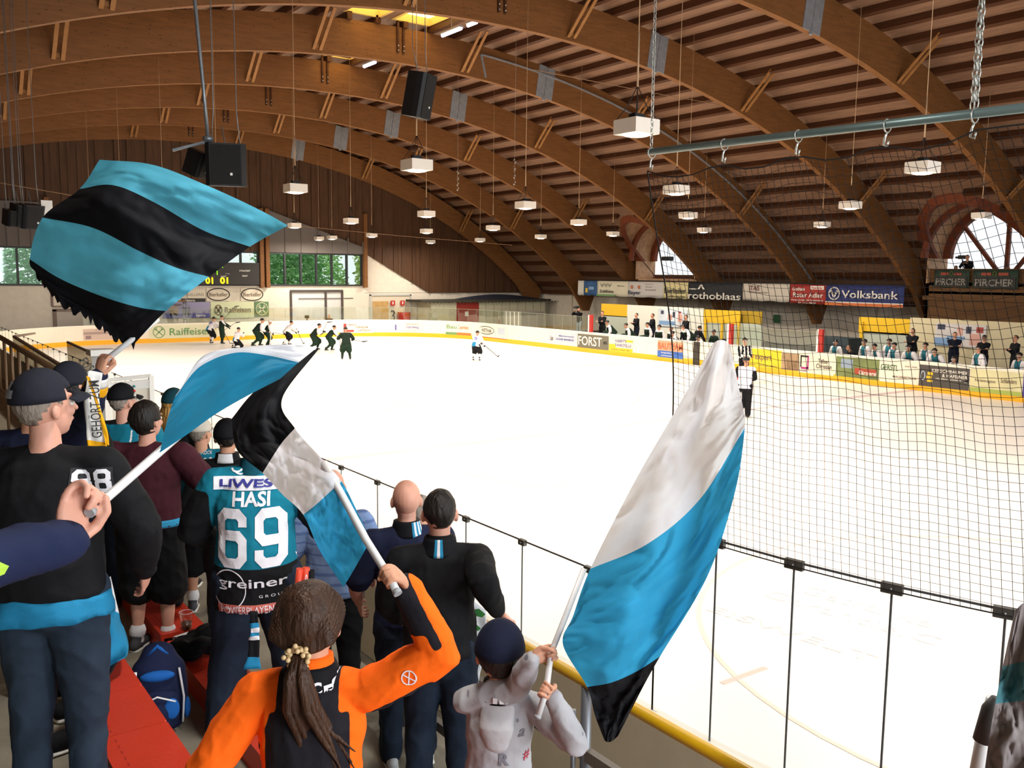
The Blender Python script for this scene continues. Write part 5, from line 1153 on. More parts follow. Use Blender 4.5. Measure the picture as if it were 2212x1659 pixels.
        for v_ in e.verts:
            nz = noise.noise(v_.co*38)*.006+noise.noise(v_.co*14)*(.008 if hair in ('mop', 'curly') else .003)
            v_.co += (v_.co-V((0, -.01, .02))).normalized()*(nz+(.012 if hair == 'mop' else 0 if hair != 'crop' else -.004))
        e.transform(HM); ho = obj('hair', e, hm, root, True); md = ho.modifiers.new('s', 'SOLIDIFY'); md.thickness = .012; md.offset = -1; bake(ho)
        if hair in ('long', 'curly'):
            e = B()
            rr = random.Random(len(label))
            for q in range(26 if near else 8):
                a = PI*(.02+.96*q/(25 if near else 7)); x = .082*math.cos(a); y = -.075*math.sin(a)-.012; L = rr.uniform(.20, .30)
                pts = [h_(x*.8, y*.8, .04), h_(x*1.05, y*1.08, -.06), h_(x*1.12+rr.uniform(-.01, .01), y*1.1-.01, -.15), h_(x*1.0+rr.uniform(-.02, .02), y*1.05-.015, -.05-L)]
                if hair == 'curly': pts = [p_+V((rr.uniform(-.015, .015), rr.uniform(-.02, .01), 0)) for p_ in pts]
                loft(e, pts, [(.014, .012), (.017, .014), (.016, .012), (.005, .004)], seg=7)
            obj('long_hair', e, hm, root)
    if cap:
        kind, cm = cap[0], cap[1]; e = B(); r = (.089, .106, .112) if kind != 'helmet' else (.105, .125, .118)
        cz = .028; ball(e, (0, -.012, cz), *r, u=28 if near else 16, v=18 if near else 10)
        low = {'cap': .0, 'beanie': -.035, 'helmet': -.03}[kind]
        bmesh.ops.delete(e, geom=[v_ for v_ in e.verts if v_.co.z < cz+low+(.02 if v_.co.y > .05 else 0) or (kind == 'helmet' and v_.co.y > .06 and v_.co.z < cz+.03)], context='VERTS')
        e.transform(HM); co_ = obj({'cap': 'cap', 'beanie': 'knitted_cap', 'helmet': 'helmet'}[kind], e, cm, root, True); md = co_.modifiers.new('s', 'SOLIDIFY'); md.thickness = .006; md.offset = 0; bake(co_); o.cap = co_
        if kind == 'cap':
            e = B(); rows = []
            for i in range(9):
                a = math.radians(-62+124*i/8); rows.append([e.verts.new(h_(math.sin(a)*(.086+.0*j), .0+math.cos(a)*(.094)+.072*j/4*max(.25, math.cos(a)), cz+.012-.02*(j/4)**1.5-.015*abs(math.sin(a)))) for j in range(5)])
            for i in range(8):
                for j in range(4): e.faces.new((rows[i][j], rows[i][j+1], rows[i+1][j+1], rows[i+1][j]))
            br = obj('brim', e, cap[2] if len(cap) > 2 else cm, co_, True); md = br.modifiers.new('s', 'SOLIDIFY'); md.thickness = .004; bake(br)
            e = B(); ball(e, h_(0, -.012, cz+.113), .008, .008, .004); obj('cap_button', e, cm, co_)
        if kind == 'helmet' and near is False:
            e = B(); ball(e, (0, .055, .0), .08, .07, .045); bmesh.ops.delete(e, geom=[v_ for v_ in e.verts if v_.co.y < .08], context='VERTS'); e.transform(HM); obj('visor', e, mat('visor', '#8f9aa0', .2), co_, True)
    # ---------- clothing
    if top is not None:
        bm = B(); g = .022 if not kit else .045; gb = g
        by = V((0, belly, 0))
        loft(bm, [pel-t*(.06 if not kit else (.19 if near else .13)), pel+t*.08, pel+t*.2+by*.3, chest, pel+t*.44, neck-t*.02], [(.155*b+g, .115*b+g), (.15*b+g, .11*b+g+belly*.4), (.14*b+g, .105*b+g+belly*.5), (.152*b+g, .108*b+g), (.145*b+g*.6, .088*b+g*.6), (.07, .068)], side=X, seg=20, caps=False)
        for k in ('L', 'R'): loft(bm, [neck-t*.035, lerp(neck-t*.05, sh[k], .5)+t*.004, sh[k]+t*.002], [(.05, .052), (.055+g*.4, .05+g*.4), (.055*b+g*.4, .052*b+g*.4)])
        for k in ('L', 'R'):
            fr = {'long': 1.0, 'short': .42, 'three': .75}[sleeve]
            if sleeve == 'short': loft(bm, [sh[k]-X*0, lerp(sh[k], el[k], .5), lerp(sh[k], el[k], .8)], [(.064*b+g*.6, .06*b+g*.6), (.06*b+g*.7, .057*b+g*.7), (.056*b+g*.9, .055*b+g*.9)])
            else: loft(bm, [sh[k], lerp(sh[k], el[k], .5), el[k], lerp(el[k], wr[k], .5), lerp(el[k], wr[k], .97)], [(.055*b+g*.6, .053*b+g*.6), (.056*b+g*.7, .054*b+g*.7), (.049*b+g*.7, .049*b+g*.7), (.042*b+g*.7, .041*b+g*.7), (.032+g*.5, .03+g*.5)])
        me = remesh(bm, tvox or vx, 3 if near else 1); mt = top if isinstance(top, (list, tuple)) else [top]
        if near:
            vn = [v_.normal.copy() for v_ in me.vertices]
            for v_, n_ in zip(me.vertices, vn):
                c = v_.co; w1 = noise.noise(V((c.x*6, c.y*6, c.z*3.2)))*.8; r1 = 1-abs(noise.noise(V((c.x*9+c.z*5, c.y*9, c.z*6-c.x*4))))*3; r2 = 1-abs(noise.noise(V((c.x*15-c.z*7+9, c.y*15, c.z*11))))*3; v_.co = c+n_*(w1*.007+max(0, r1)*.0055+max(0, r2)*.0022)
        tp = obj({True: 'jersey', False: 'jacket'}[kit] if sleeve == 'long' else 'shirt', me, list(mt), root); o.top = tp
        if topcol:
            if tvox and len(mt) < 3:
                mv = [float(topcol(v_.co, o)) for v_ in me.vertices]; ed = [tuple(e.vertices) for e in me.edges]
                for _ in range(6):
                    s_ = mv[:]; n_ = [1]*len(mv)
                    for a_, b2_ in ed: s_[a_] += mv[b2_]; s_[b2_] += mv[a_]; n_[a_] += 1; n_[b2_] += 1
                    mv = [x/y for x, y in zip(s_, n_)]
                at_ = me.attributes.new('msk', 'FLOAT', 'POINT'); at_.data.foreach_set('value', mv); me.materials.clear(); me.materials.append(two_tone(*mt))
            else:
                for p_ in me.polygons: p_.material_index = topcol(p_.center, o)
    if bottom is not None:
        bm = B(); g = .016 if not kit else .04
        loft(bm, [pel+t*.07, pel, pel-V((0, 0, .07))], [(.14*b+g, .10*b+g), (.155*b+g, .115*b+g), (.12*b+g, .11*b+g)], side=X, seg=18)
        for k in ('L', 'R'):
            if shorts: loft(bm, [hip[k], lerp(hip[k], knee[k], .5), lerp(hip[k], knee[k], 1.0), lerp(knee[k], ank[k], .12)], [(.095*b+g, .095*b+g), (.09*b+g*1.3, .092*b+g*1.3), (.085*b+g*1.3, .085*b+g*1.3), (.085*b+g*1.3, .085*b+g*1.3)], side=X)
            else: loft(bm, [hip[k], lerp(hip[k], knee[k], .5), knee[k], lerp(knee[k], ank[k], .4), ank[k]+V((0, .005, -.02))], [(.092*b+g, .095*b+g), (.076*b+g, .082*b+g), (.056*b+g, .06*b+g), (.055+g, .06+g), (.052+g*.8, .06+g*.8)], side=X)
        me = remesh(bm, vx, 3 if near else 1)
        if near:
            vn = [v_.normal.copy() for v_ in me.vertices]
            for v_, n_ in zip(me.vertices, vn): c = v_.co; r1 = 1-abs(noise.noise(V((c.x*10, c.y*10+c.z*4, c.z*7))))*3; v_.co = c+n_*(noise.noise(V((c.x*9, c.y*9, c.z*6)))*.007+max(0, r1)*.007)
        bt = obj('shorts' if shorts else 'trousers', me, bottom if isinstance(bottom, (list, tuple)) else [bottom], root); o.bottom = bt
        if botcol:
            for p_ in me.polygons: p_.material_index = botcol(p_.center, o)
    if socks is not None:
        for k in ('L', 'R'):
            e = B(); q0 = lerp(knee[k], ank[k], socks[1]); loft(e, [q0, lerp(q0, ank[k], .5), ank[k], ank[k]+V((0, 0, -.03))], [(.056*socks[2], .06*socks[2]), (.055*socks[2], .058*socks[2]), (.044*socks[2], .046*socks[2]), (.044, .05)], side=X); obj('sock', e, socks[0], root)
    sm = shoe or BLACK
    for k in ('L', 'R'):
        e = B(); a = ank[k]; fz = V((0, 1, 0)); base = a+V((0, 0, -.09))
        sl = sm if isinstance(sm, (list, tuple)) else [sm, sm]
        flat = P['pz'] > .45 and legs != 'kneel'
        loft(e, [base+V((0, -.055, .045)), base+V((0, .0, .05)), base+V((0, .09, .038)), base+V((0, .16, .03))], [(.036, .04), (.041, .045), (.045, .034), (.034, .022)], side=X, seg=12)
        loft(e, [a+V((0, 0, -.05)), a+V((0, -.005, .02 if shoe_kind == 'shoe' else .07))], [(.042, .05), (.044, .048)], side=X, seg=12)
        if near: e2 = remesh(e, .007, 1)
        else: e2 = bpy.data.meshes.new('s'); e.to_mesh(e2); e.free()
        so = obj(shoe_kind, e2, sl[0], root)
        e = B()
        if shoe_kind == 'skate': box(e, a.x-.003, a.x+.003, a.y-.1, a.y+.17, base.z-.03, base.z+.0); obj('blade', e, GREYMETAL, so)
        else:
            loft(e, [base+V((0, -.065, .008)), base+V((0, .0, .008)), base+V((0, .1, .008)), base+V((0, .175, .008))], [(.038, .012), (.043, .012), (.048, .012), (.034, .012)], side=X, seg=12); obj('sole', e, sl[1], so)
    if gl:
        for k in ('L', 'R'):
            e = B(); fd = (wr[k]-el[k]).normalized(); loft(e, [wr[k]-fd*.09, wr[k], wr[k]+fd*.05, wr[k]+fd*.10], [(.058, .052), (.05, .042), (.055, .042), (.048, .04)], seg=10)
            for q in (-.03, 0, .03):
                aa, bb = frame_of(fd); loft(e, [wr[k]+fd*.09+aa*q, wr[k]+fd*.12+aa*q-bb*.03], [(.016, .016), (.014, .014)], seg=6)
            obj('glove', e, gloves, root)
    if collar:
        e = B(); loft(e, [neck-t*.045, neck+t*.0, neck+hd*.045], [(.088, .082), (.076, .074), (.070, .072)], side=X, seg=18, caps=False); c2 = obj('collar', e, collar, root, True); md = c2.modifiers.new('s', 'SOLIDIFY'); md.thickness = .008; bake(c2)
    return o
def decal(o, tgt, shape, c, right, up, w_, h_, m, name='lettering', lift=.004, text=None, bold=.02, sub=.018, wrapname=None):
    """project lettering or a plain patch on a garment mesh (all coordinates local to the person)"""
    right, up = V(right).normalized(), V(up).normalized(); n = right.cross(up).normalized()      # towards the viewer
    bm = B()
    if text is not None:
        me = text_mesh(text, 1.0, 0, bold=bold); xs = [v_.co.x for v_ in me.vertices]; ys = [v_.co.y for v_ in me.vertices]; x0, x1, y0, y1 = min(xs), max(xs), min(ys), max(ys)
        for v_ in me.vertices: v_.co = V(((v_.co.x-(x0+x1)/2)/(x1-x0)*w_, (v_.co.y-(y0+y1)/2)/(y1-y0)*h_, 0))
        bm.from_mesh(me)
    elif isinstance(shape, str) and shape[0] == '#': block_digits(bm, shape[1:], w_, h_)
    elif shape == 'ring':
        N = 40; r0, r1 = .5-bold, .5
        a = [bm.verts.new((w_*r0*math.cos(2*PI*k/N), h_*r0*math.sin(2*PI*k/N), 0)) for k in range(N)]; b_ = [bm.verts.new((w_*r1*math.cos(2*PI*k/N), h_*r1*math.sin(2*PI*k/N), 0)) for k in range(N)]
        for k in range(N): bm.faces.new((a[k], b_[k], b_[(k+1) % N], a[(k+1) % N]))
    else:
        pts = shape if isinstance(shape, list) else [(-.5, -.5), (.5, -.5), (.5, .5), (-.5, .5)]
        bm.faces.new([bm.verts.new((x*w_, y*h_, 0)) for x, y in pts])
    bmesh.ops.triangulate(bm, faces=bm.faces)
    for _ in range(5):
        es = [e for e in bm.edges if e.calc_length() > sub]
        if not es: break
        bmesh.ops.subdivide_edges(bm, edges=es, cuts=1); bmesh.ops.triangulate(bm, faces=[f for f in bm.faces if len(f.verts) > 3])
    mt = tgt.data; bv = BVHTree.FromPolygons([v_.co for v_ in mt.vertices], [list(p_.vertices) for p_ in mt.polygons])
    bad = []
    for v_ in bm.verts:
        q = V(c)+right*v_.co.x+up*v_.co.y; hit = bv.ray_cast(q+n*.35, -n, .7)
        if hit[0] is None: bad.append(v_); v_.co = q
        else: v_.co = hit[0]+n*lift*.5+hit[1]*lift*.7
    bmesh.ops.delete(bm, geom=bad, context='VERTS')
    ob = obj(name, bm, m, tgt); return ob
def stick(label, p_hand, p_blade, butt=.45, col=None, goalie=False):
    p_hand, p_blade = V(p_hand), V(p_blade); d = (p_blade-p_hand).normalized(); top = p_hand-d*butt
    t = thing('hockey_stick', label, 'hockey stick', top); bm = B(); beam(bm, V((0, 0, 0)), p_blade-top, .028, .022); obj('shaft', bm, col or mat('stick_dark', '#2b2624', .5), t)
    hz = V((d.x, d.y, 0)); hz = hz.normalized() if hz.length > .1 else V((1, 0, 0))
    bm = B(); a = p_blade-top; tube(bm, [a-V((0, 0, .0)), a+hz*.12+V((0, 0, .005)), a+hz*.27+V((0, 0, .03))], [.03, .032, .02], 6); obj('blade', bm, BLACK, t); return t
# kits -------------------------------------------------------------
JW = cloth('jersey_white', '#e9e6ea'); JG = cloth('jersey_dark_green', '#1c2a22'); JBLU = cloth('jersey_teal_blue', '#2a86b8'); PB = cloth('pants_black', '#15161a'); PG = cloth('pants_green', '#1e3326'); HB = mat('helmet_black', '#15161a', .3); HW = mat('helmet_white', '#e6e6e6', .3); SKB = mat('skate_black', '#111214', .4)
SOCKW = cloth('sock_white', '#e8e4e4'); SOCKG = cloth('sock_green', '#1d3024'); GLB = mat('glove_black', '#17181b', .6)
def white_blue(c, o):
    q = c-o.pel
    if abs(c.x) < .2 and q.dot(o.t) < .10 and c.x < .03: return 1
    return 0
def green_white(c, o):        # dark torso with white shoulders
    h0 = (c-o.pel).dot(o.t)
    if h0 > .45 or abs(c.x) > .27: return 1
    return 0
def player(label, px_, py_, hpx, heading, legs, team, hands=None, num=None, head=(0, 0), z0=0.0, **k):
    g = at(px_, py_, 2, z0); L = {'stand': 1.80, 'wide': 1.78, 'glide': 1.6, 'skate': 1.45, 'kneel': 1.12, 'lean': 1.7}.get(legs, 1.75)
    depth = proj(g)[2]; hh = hpx*depth/F; H_ = min(2.0, max(1.6, 1.75*hh/L))
    if team == 'w': kw = dict(top=[JW, JBLU], topcol=white_blue, bottom=PB, socks=(SOCKW, .05, 1.25), cap=('helmet', HB), hair=None)
    else: kw = dict(top=[JG, JW], topcol=green_white, bottom=PG, socks=(SOCKG, .05, 1.25), cap=('helmet', HB), hair=None)
    kw.update(k); o = person(label, (g.x, g.y, z0+.03), heading, H_, legs, hands or {'L': (-.15, .5, .75), 'R': (.1, .45, .85)}, kit=True, gloves=GLB, shoe=SKB, shoe_kind='skate', cat='hockey player', name='hockey_player', bulk=1.12, head=head, shorts=True, **kw)
    if num: decal(o, o.top, None, o.chest-o.f*.1, (1, 0, 0), o.t, .22, .2, PURP, text=num, sub=.05)
    return o
def hw(o, k): return o.mw @ o.wr[k]
P1 = player('hockey player in white and blue bent forward at the left end of the group', 457, 742, 54, 60, 'skate', 'w', {'L': (-.1, .6, .9), 'R': (.25, .55, .95)}, '88')
P2 = player('tall hockey player in white-shouldered dark green kit, second from the left', 480, 743, 62, 100, 'stand', 'g', {'L': (-.1, .45, 1.1), 'R': (.15, .4, 1.0)})
P3 = player('hockey player in white and blue kneeling low on the ice behind the flag', 512, 752, 37, 70, 'kneel', 'w')
P4 = player('hockey player in dark green with white sleeves striding beside the goalie', 558, 748, 57, 100, 'skate', 'g', {'L': (-.3, .3, .8), 'R': (.3, .35, .8)})
P5 = player('goalkeeper in dark green with big white leg pads crouching among players', 578, 747, 45, 110, 'glide', 'g', {'L': (-.4, .35, .75), 'R': (.4, .35, .7)}, cap=('helmet', HW), name_=None) if False else player('goalkeeper in dark green with big white leg pads crouching among players', 578, 747, 46, 110, 'glide', 'g', {'L': (-.4, .35, .75), 'R': (.4, .35, .7)}, cap=('helmet', HW))
for sg in (-1, 1):
    e = B(); a = V((sg*.17, .14, .06)); loft(e, [a, a+V((0, .06, .45)), a+V((sg*.0, .05, .72))], [(.13, .05), (.14, .05), (.12, .05)], side=(1, 0, 0), seg=12); obj('leg_pad', e, mat('pad_white', '#dcdcd6', .6), P5.root)
P6 = player('hockey player in white bent deep over his stick in the middle of the group', 622, 746, 50, 95, 'skate', 'w', {'L': (-.1, .75, .55), 'R': (.1, .6, .85)})
P7 = player('hockey player in dark green with stick raised behind, right of the goalkeeper', 681, 757, 55, 110, 'skate', 'g', {'L': (-.1, .5, 1.0), 'R': (.3, .4, 1.05)})
P8 = player('hockey player in dark green skating bent, second from the right of the group', 714, 758, 52, 100, 'skate', 'g', {'L': (-.2, .6, .8), 'R': (.2, .55, .8)})
P9 = player('hockey player in dark green with back turned at the right end of the group', 748, 778, 70, 20, 'glide', 'g', {'L': (-.35, .3, 1.0), 'R': (.35, .35, .95)}, topcol=lambda c, o: 0)
P10 = player('lone hockey player with number six in white and blue, in open ice', 1029, 780, 64, 50, 'glide', 'w', {'L': (.15, .5, .85), 'R': (.3, .45, .8)}, None)
decal(P10, P10.top, None, P10.chest-P10.f*.1, (1, 0, 0), P10.t, .16, .26, PURP, text='6', sub=.05)
for (o, a, q, z, lb) in ((P1, 'R', (497, 742), 0, 'hockey stick of the leftmost player, resting on the ice'), (P2, 'R', (509, 697), 1.3, 'hockey stick held out level towards the right by the tall green player'), (P6, 'R', (655, 742), 0.02, 'long hockey stick reaching over the ice from the bent white player'), (P7, 'R', (707, 696), 1.6, 'hockey stick raised high by the green player right of the goalkeeper'),
                        (P8, 'R', (735, 757), .02, 'hockey stick of the bent green player second from the group right'), (P9, 'R', (782, 738), .9, 'hockey stick held level by the green player at the group right end'), (P10, 'R', (1075, 770), .02, 'hockey stick of the lone number six player'), (P4, 'L', (612, 722), .6, 'pale-bladed goal stick across the green players')):
    g = at(q[0], q[1], 2, z) if z < .1 else None
    if g is None:
        hwp = hw(o, a); r_ = ray(*q); dd = (hwp-cam_pos); t_ = dd.length/r_.length*1.0; g = cam_pos+r_*t_
    hp_ = hw(o, a); stick(lb, hp_, g, .3)
p_ = hw(P1, 'L'); r_ = ray(507, 662); stick('hockey stick pointing straight up in front of the pale green poster', p_, cam_pos+r_*((p_-cam_pos).length/r_.length), .2)
# officials
STR = cloth('referee_white', '#dcdad6')
def stripes(c, o): return int((c.x+5)*14) % 2
R1_ = person('referee in black and white striped shirt standing by the side boards', at(1609, 800, 2, .0).lerp(at(1609, 731, 2, 1.85), 1)*1 if False else V((at(1609, 731, 2, 1.85).x, at(1609, 731, 2, 1.85).y, .03)), -150, 1.84, 'stand', {'L': (-.12, .3, 1.0), 'R': (.12, .3, 1.05)}, top=[STR, PB], topcol=stripes, bottom=PB, shoe=SKB, shoe_kind='skate', cap=('helmet', HB), hair=None, cat='referee', name='referee', bulk=1.08)
REDC = cloth('red_cloth', '#d2402e')
def l2(c, o):
    if abs(c.x) > .2: return 1 if c.x > 0 and c.z < 1.35 or c.x < 0 and c.z > 1.15 else (2 if c.z < 1.3 else 0)
    return 0
q = at(1612, 772, 2, 1.86)
R2_ = person('player in white top with red arm patch and black trousers, back turned, standing before the yellow advertisement', (q.x, q.y, .03), 60, 1.84, 'stand', {'L': (-.1, .32, 1.1), 'R': (.1, .32, 1.1)}, top=[cloth('lilac_white', '#d9d6e4'), PB, REDC], topcol=l2, bottom=PB, shoe=SKB, shoe_kind='skate', cap=('helmet', HB), hair=None, cat='hockey player', name='hockey_player', bulk=1.15, kit=True)
decal(R2_, R2_.bottom, None, (-.1, -.1, .62), (1, 0, 0), (0, 0, 1), .07, .22, JW, 'leg_patch', sub=.05)
R2_.root['label'] = 'person in white top with red arm patch and black trousers standing on ice, back turned'
# ---------------------------------------------------------------- people behind the side boards
SUIT = cloth('suit_black', '#14161c'); SUITN = cloth('suit_navy', '#171c2c'); SHIRTW = cloth('shirt_white', '#e6e6e2'); TRK = cloth('tracksuit_black', '#15181c'); JEANL = cloth('jeans_pale', '#8a98a0')
def bencher(label, px_, py_, X, legs, heading, htop, z=None, **k):
    q = at(px_, py_, 0, X); zz = q.z-htop if z is None else z
    return person(label, (q.x, q.y, zz), heading, **dict(dict(height=1.78, legs=legs), **k))
def stander(label, px_, py_, X, heading, **k):
    q = at(px_, py_, 0, X); H_ = (q.z-.35); 
    k.setdefault('hands', {'L': (.1, .26, 1.2), 'R': (-.08, .28, 1.22)}); return person(label, (q.x, q.y, .35), heading, min(1.95, max(1.6, H_/1.0*1.0)), 'stand', **k)
stander('person in black top and pale jeans photographing behind the curved boards', 1252, 655, 37.0, -100, top=SUIT, bottom=JEANL, hands={'L': (-.1, .3, 1.55), 'R': (.1, .3, 1.52)}, hair='short')
q = at(1247, 664, 0, 36.9); bm = B(); box(bm, q.x-.08, q.x+.08, q.y-.1, q.y+.1, q.z-.08, q.z+.08); tube(bm, [q, q+V((-.1, .25, 0))], .05, 10); tag(obj('camera', bm, BLACK), 'black camera held up by the person in pale jeans', 'camera')
stander('person in black tracksuit standing at the left end of the left team bench', 1302, 668, 34.6, -110, top=TRK, bottom=TRK, hair='short', hairm=HAIRD)
stander('person in black suit and white shirt, left of three standing behind the left bench', 1376, 676, 36.0, -80, top=SUIT, bottom=SUITN, hair='short')
stander('person in black suit, middle of three standing behind the left bench', 1411, 677, 36.0, -70, top=SUIT, bottom=SUITN, hair='crop')
stander('person in dark suit, right of three behind the left bench, at the net edge', 1483, 680, 35.6, -75, top=SUIT, bottom=SUIT, hair='short', bulk=1.1)
dk = dict(top=[JG, JW], topcol=green_white, bottom=PG, cap=('helmet', HB), hair=None, kit=True, gloves=GLB, shoe=SKB, shoe_kind='skate', bulk=1.12, cat='hockey player', name='hockey_player')
for (px_, py_, X, lg, hd_, tp_, lb) in (
    (1322, 688, 34.4, 'sitlean', -60, 1.3, 'bench player in white-sleeved dark kit leaning over, first from the left'), (1363, 694, 34.3, 'sitlean', -60, 1.3, 'bench player in dark kit leaning on the boards, left of the first suited person'),
    (1402, 692, 34.5, 'sit', -75, 1.42, 'bench player in dark kit sitting between the two left suited people'), (1427, 697, 34.3, 'sit', -90, 1.42, 'bench player in dark kit sitting right of the middle suited person'),
    (1453, 701, 34.3, 'sit', -80, 1.42, 'bareheaded bench player in dark kit in front of the pale blue poster'), (1463, 711, 34.0, 'sitlean', -70, 1.3, 'bench player bent low at the boards just left of the net edge'),
    (1487, 708, 33.9, 'lean_rail', -80, 1.32, 'bench player leaning right over the boards at the net edge'), (1518, 720, 34.2, 'sitlean', -80, 1.3, 'small dark bench player right of the open gate'), (1566, 727, 34.6, 'sit', -70, 1.42, 'dark bench player half hidden left of the middle red post')):
    k = dict(dk)
    if 'bareheaded' in lb: k.update(cap=None, hair='short')
    bencher(lb, px_, py_, X, lg, hd_, tp_, **k)
bencher('person in dark cap and dark jacket sitting behind the boards above the white flag tip', 1545, 707, 34.6, 'sit', -90, 1.42, top=cloth('jacket_darkgreen', '#1f3528'), bottom=PG, cap=('cap', HB), hair='short')
g = at(1503, 772, 2, 0); person('player in black kit stepping through the open bench gate', (g.x, g.y+.0, .03), 100, 1.75, 'lean', {'L': (-.3, .3, .8), 'R': (.25, .4, .8)}, cat='hockey player', name='hockey_player', top=PB, bottom=PB, kit=True, gloves=GLB, shoe=SKB, shoe_kind='skate', cap=('helmet', HB), hair=None, bulk=1.12)
def wt(c, o): return 1 if abs(c.x) < .13 and c.y > o.chest.y-.02 else 0
JT = cloth('jersey_petrol', '#2b6c7c'); HWK = mat('helmet_black_white', '#1a1c20', .3)
wk = dict(top=[JW, JT], topcol=wt, bottom=PB, cap=('helmet', HB), hair=None, kit=True, gloves=GLB, shoe=SKB, shoe_kind='skate', bulk=1.12, cat='hockey player', name='hockey_player')
for (px_, py_, X, lg, hd_, tp_, lb) in (
    (1809, 728, 34.7, 'sit', -80, 1.42, 'white and teal bench player, leftmost of the right bench'), (1872, 727, 34.7, 'sit', -70, 1.42, 'white and teal bench player right of the person in the black hoodie'),
    (1903, 737, 34.3, 'sitlean', -60, 1.3, 'white bench player turned left, in front of the wide yellow panel'), (1925, 726, 35.2, 'sit', -80, 1.42, 'bench player sitting back in the second row under the wide yellow panel'),
    (1936, 734, 34.6, 'sit', -75, 1.42, 'white and teal bench player left of the suited person'), (1972, 739, 34.2, 'sitlean', -85, 1.3, 'white bench player bent forward below the suited person'),
    (2004, 734, 34.7, 'sit', -70, 1.42, 'tall-sitting white and teal bench player left of the pale poster'), (2027, 761, 33.9, 'lean_rail', -95, 1.32, 'white bench player lying forward over the boards, left one'),
    (2073, 763, 33.9, 'sitlean', -80, 1.3, 'white bench player bent at the boards below the navy suited person'), (2118, 748, 33.75, 'climb', -60, 1.75, 'white hockey player climbing over the side boards with one leg hanging down'), (2207, 755, 34.3, 'sit', -70, 1.42, 'white and teal bench player at the right frame edge')):
    bencher(lb, px_, py_, X, lg, hd_, tp_, **wk)
bencher('person in black hoodie leaning on the boards left of the white players', 1848, 739, 34.3, 'sitlean', -60, 1.3, top=TRK, bottom=TRK, hair='short', hairm=HAIRB)
stander('person in black suit standing left of the pale poster behind the right bench', 1973, 709, 36.2, -100, top=SUIT, bottom=SUIT, hair='short', hairm=HAIRD)
stander('person in navy suit with folded arms before the large pale poster', 2063, 717, 36.2, -130, top=SUITN, bottom=SUITN, hair='short', bulk=1.12)
stander('person in black cap and jacket behind the climbing player', 2127, 724, 36.0, -110, top=TRK, bottom=TRK, cap=('cap', HB), hair='short')
stander('person in black suit standing near the right frame edge behind the bench', 2196, 724, 36.0, -60, top=SUIT, bottom=SUIT, hair='short')
# balcony people
q = at(2094, 542, 0, 43.1); person('camera operator in dark jacket filming from the balcony', (q.x, q.y, 3.72), -100, min(1.85, (q.z-3.72)*1.05), 'lean', {'L': (-.1, .45, 1.25), 'R': (.1, .45, 1.25)}, top=SUIT, bottom=SUIT, hair='short')
q = at(2068, 560, 0, 43.0); person('seated person in dark clothes left of the camera operator on the balcony', (q.x, q.y, 3.72), -90, 1.7, 'sit', top=SUIT, bottom=SUIT, hair='short')
q = at(2176, 562, 0, 43.1); person('person in grey top sitting on the balcony by the window bar', (q.x, q.y, 3.72), -150, 1.7, 'sit', top=cloth('grey_top', '#8f8f94'), bottom=SUIT, hair='short')
q = at(2080, 556, 0, 43.0); t = thing('video_camera', 'video camera on a tripod on the balcony between two people', 'video camera', (q.x, q.y, 3.72)); bm = B()
for a in (0, 2.1, 4.2): tube(bm, [(0, 0, q.z-3.72-.1), (.25*math.cos(a), .25*math.sin(a), 0)], .018, 6)
obj('tripod', bm, BLACK, t); bm = B(); box(bm, -.08, .08, -.15, .2, q.z-3.8, q.z-3.62); tube(bm, [(0, .2, q.z-3.72), (0, .35, q.z-3.72)], .05, 8); obj('camera_body', bm, BLACK, t)
# people by the far gate
q = at(711, 679, 1, 58.3); person('person in dark clothes filming at the grey-white far gate', (q.x, q.y, q.z-1.7), -160, 1.7, 'stand', {'L': (-.1, .3, 1.45), 'R': (.1, .3, 1.45)}, top=SUIT, bottom=SUIT, hair='short')
q = at(663, 686, 1, 58.0); t = thing('tripod', 'small black tripod camera in front of the far grey-white gate', 'tripod', (q.x, q.y, -.05)); bm = B()
for a in (0, 2.1, 4.2): tube(bm, [(0, 0, q.z), (.35*math.cos(a), .35*math.sin(a), 0)], .025, 6)
box(bm, -.1, .1, -.15, .15, q.z, q.z+.2); obj('tripod_head', bm, BLACK, t)
# ================================================================ NEAR CROWD, FLAGS AND PROPS
FBLUE1 = cloth('flag_pale_blue', '#54aac6', rough=.7, bump=.12, bscale=25); FBLUE = cloth('flag_blue', '#32a0cf', rough=.7, bump=.12, bscale=25); FTEAL = cloth('flag_teal', '#157a9e', rough=.7, bump=.12); FWHITE = cloth('flag_white', '#dfe3ec', rough=.7, bump=.12, bscale=25); FBLACK = cloth('flag_black', '#101116', rough=.75, bump=.12)
def translucent(m, col, k=.45):
    nt = m.node_tree; out = nt.nodes['Material Output']; b = nt.nodes['Principled BSDF']; tr = nt.nodes.new('ShaderNodeBsdfTranslucent'); tr.inputs[0].default_value = (*lin(col), 1)
    mx = nt.nodes.new('ShaderNodeMixShader'); mx.inputs[0].default_value = k; nt.links.new(b.outputs[0], mx.inputs[1]); nt.links.new(tr.outputs[0], mx.inputs[2]); nt.links.new(mx.outputs[0], out.inputs[0])
for _m, _c, _k in ((FBLUE1, '#54b6d8', .4), (FBLUE, '#3cb0e6', .4), (FTEAL, '#1a8cb8', .35), (FBLACK, '#141519', .1)): translucent(_m, _c, _k)
translucent(FWHITE, '#ffffff', .5)
POLE = mat('pole_white', '#d6d7d8', .4)
def cr(p0, p1, p2, p3, t): return .5*((2*p1)+(p2-p0)*t+(2*p0-5*p1+4*p2-p3)*t*t+(3*p1-p0-3*p2+p3)*t**3)
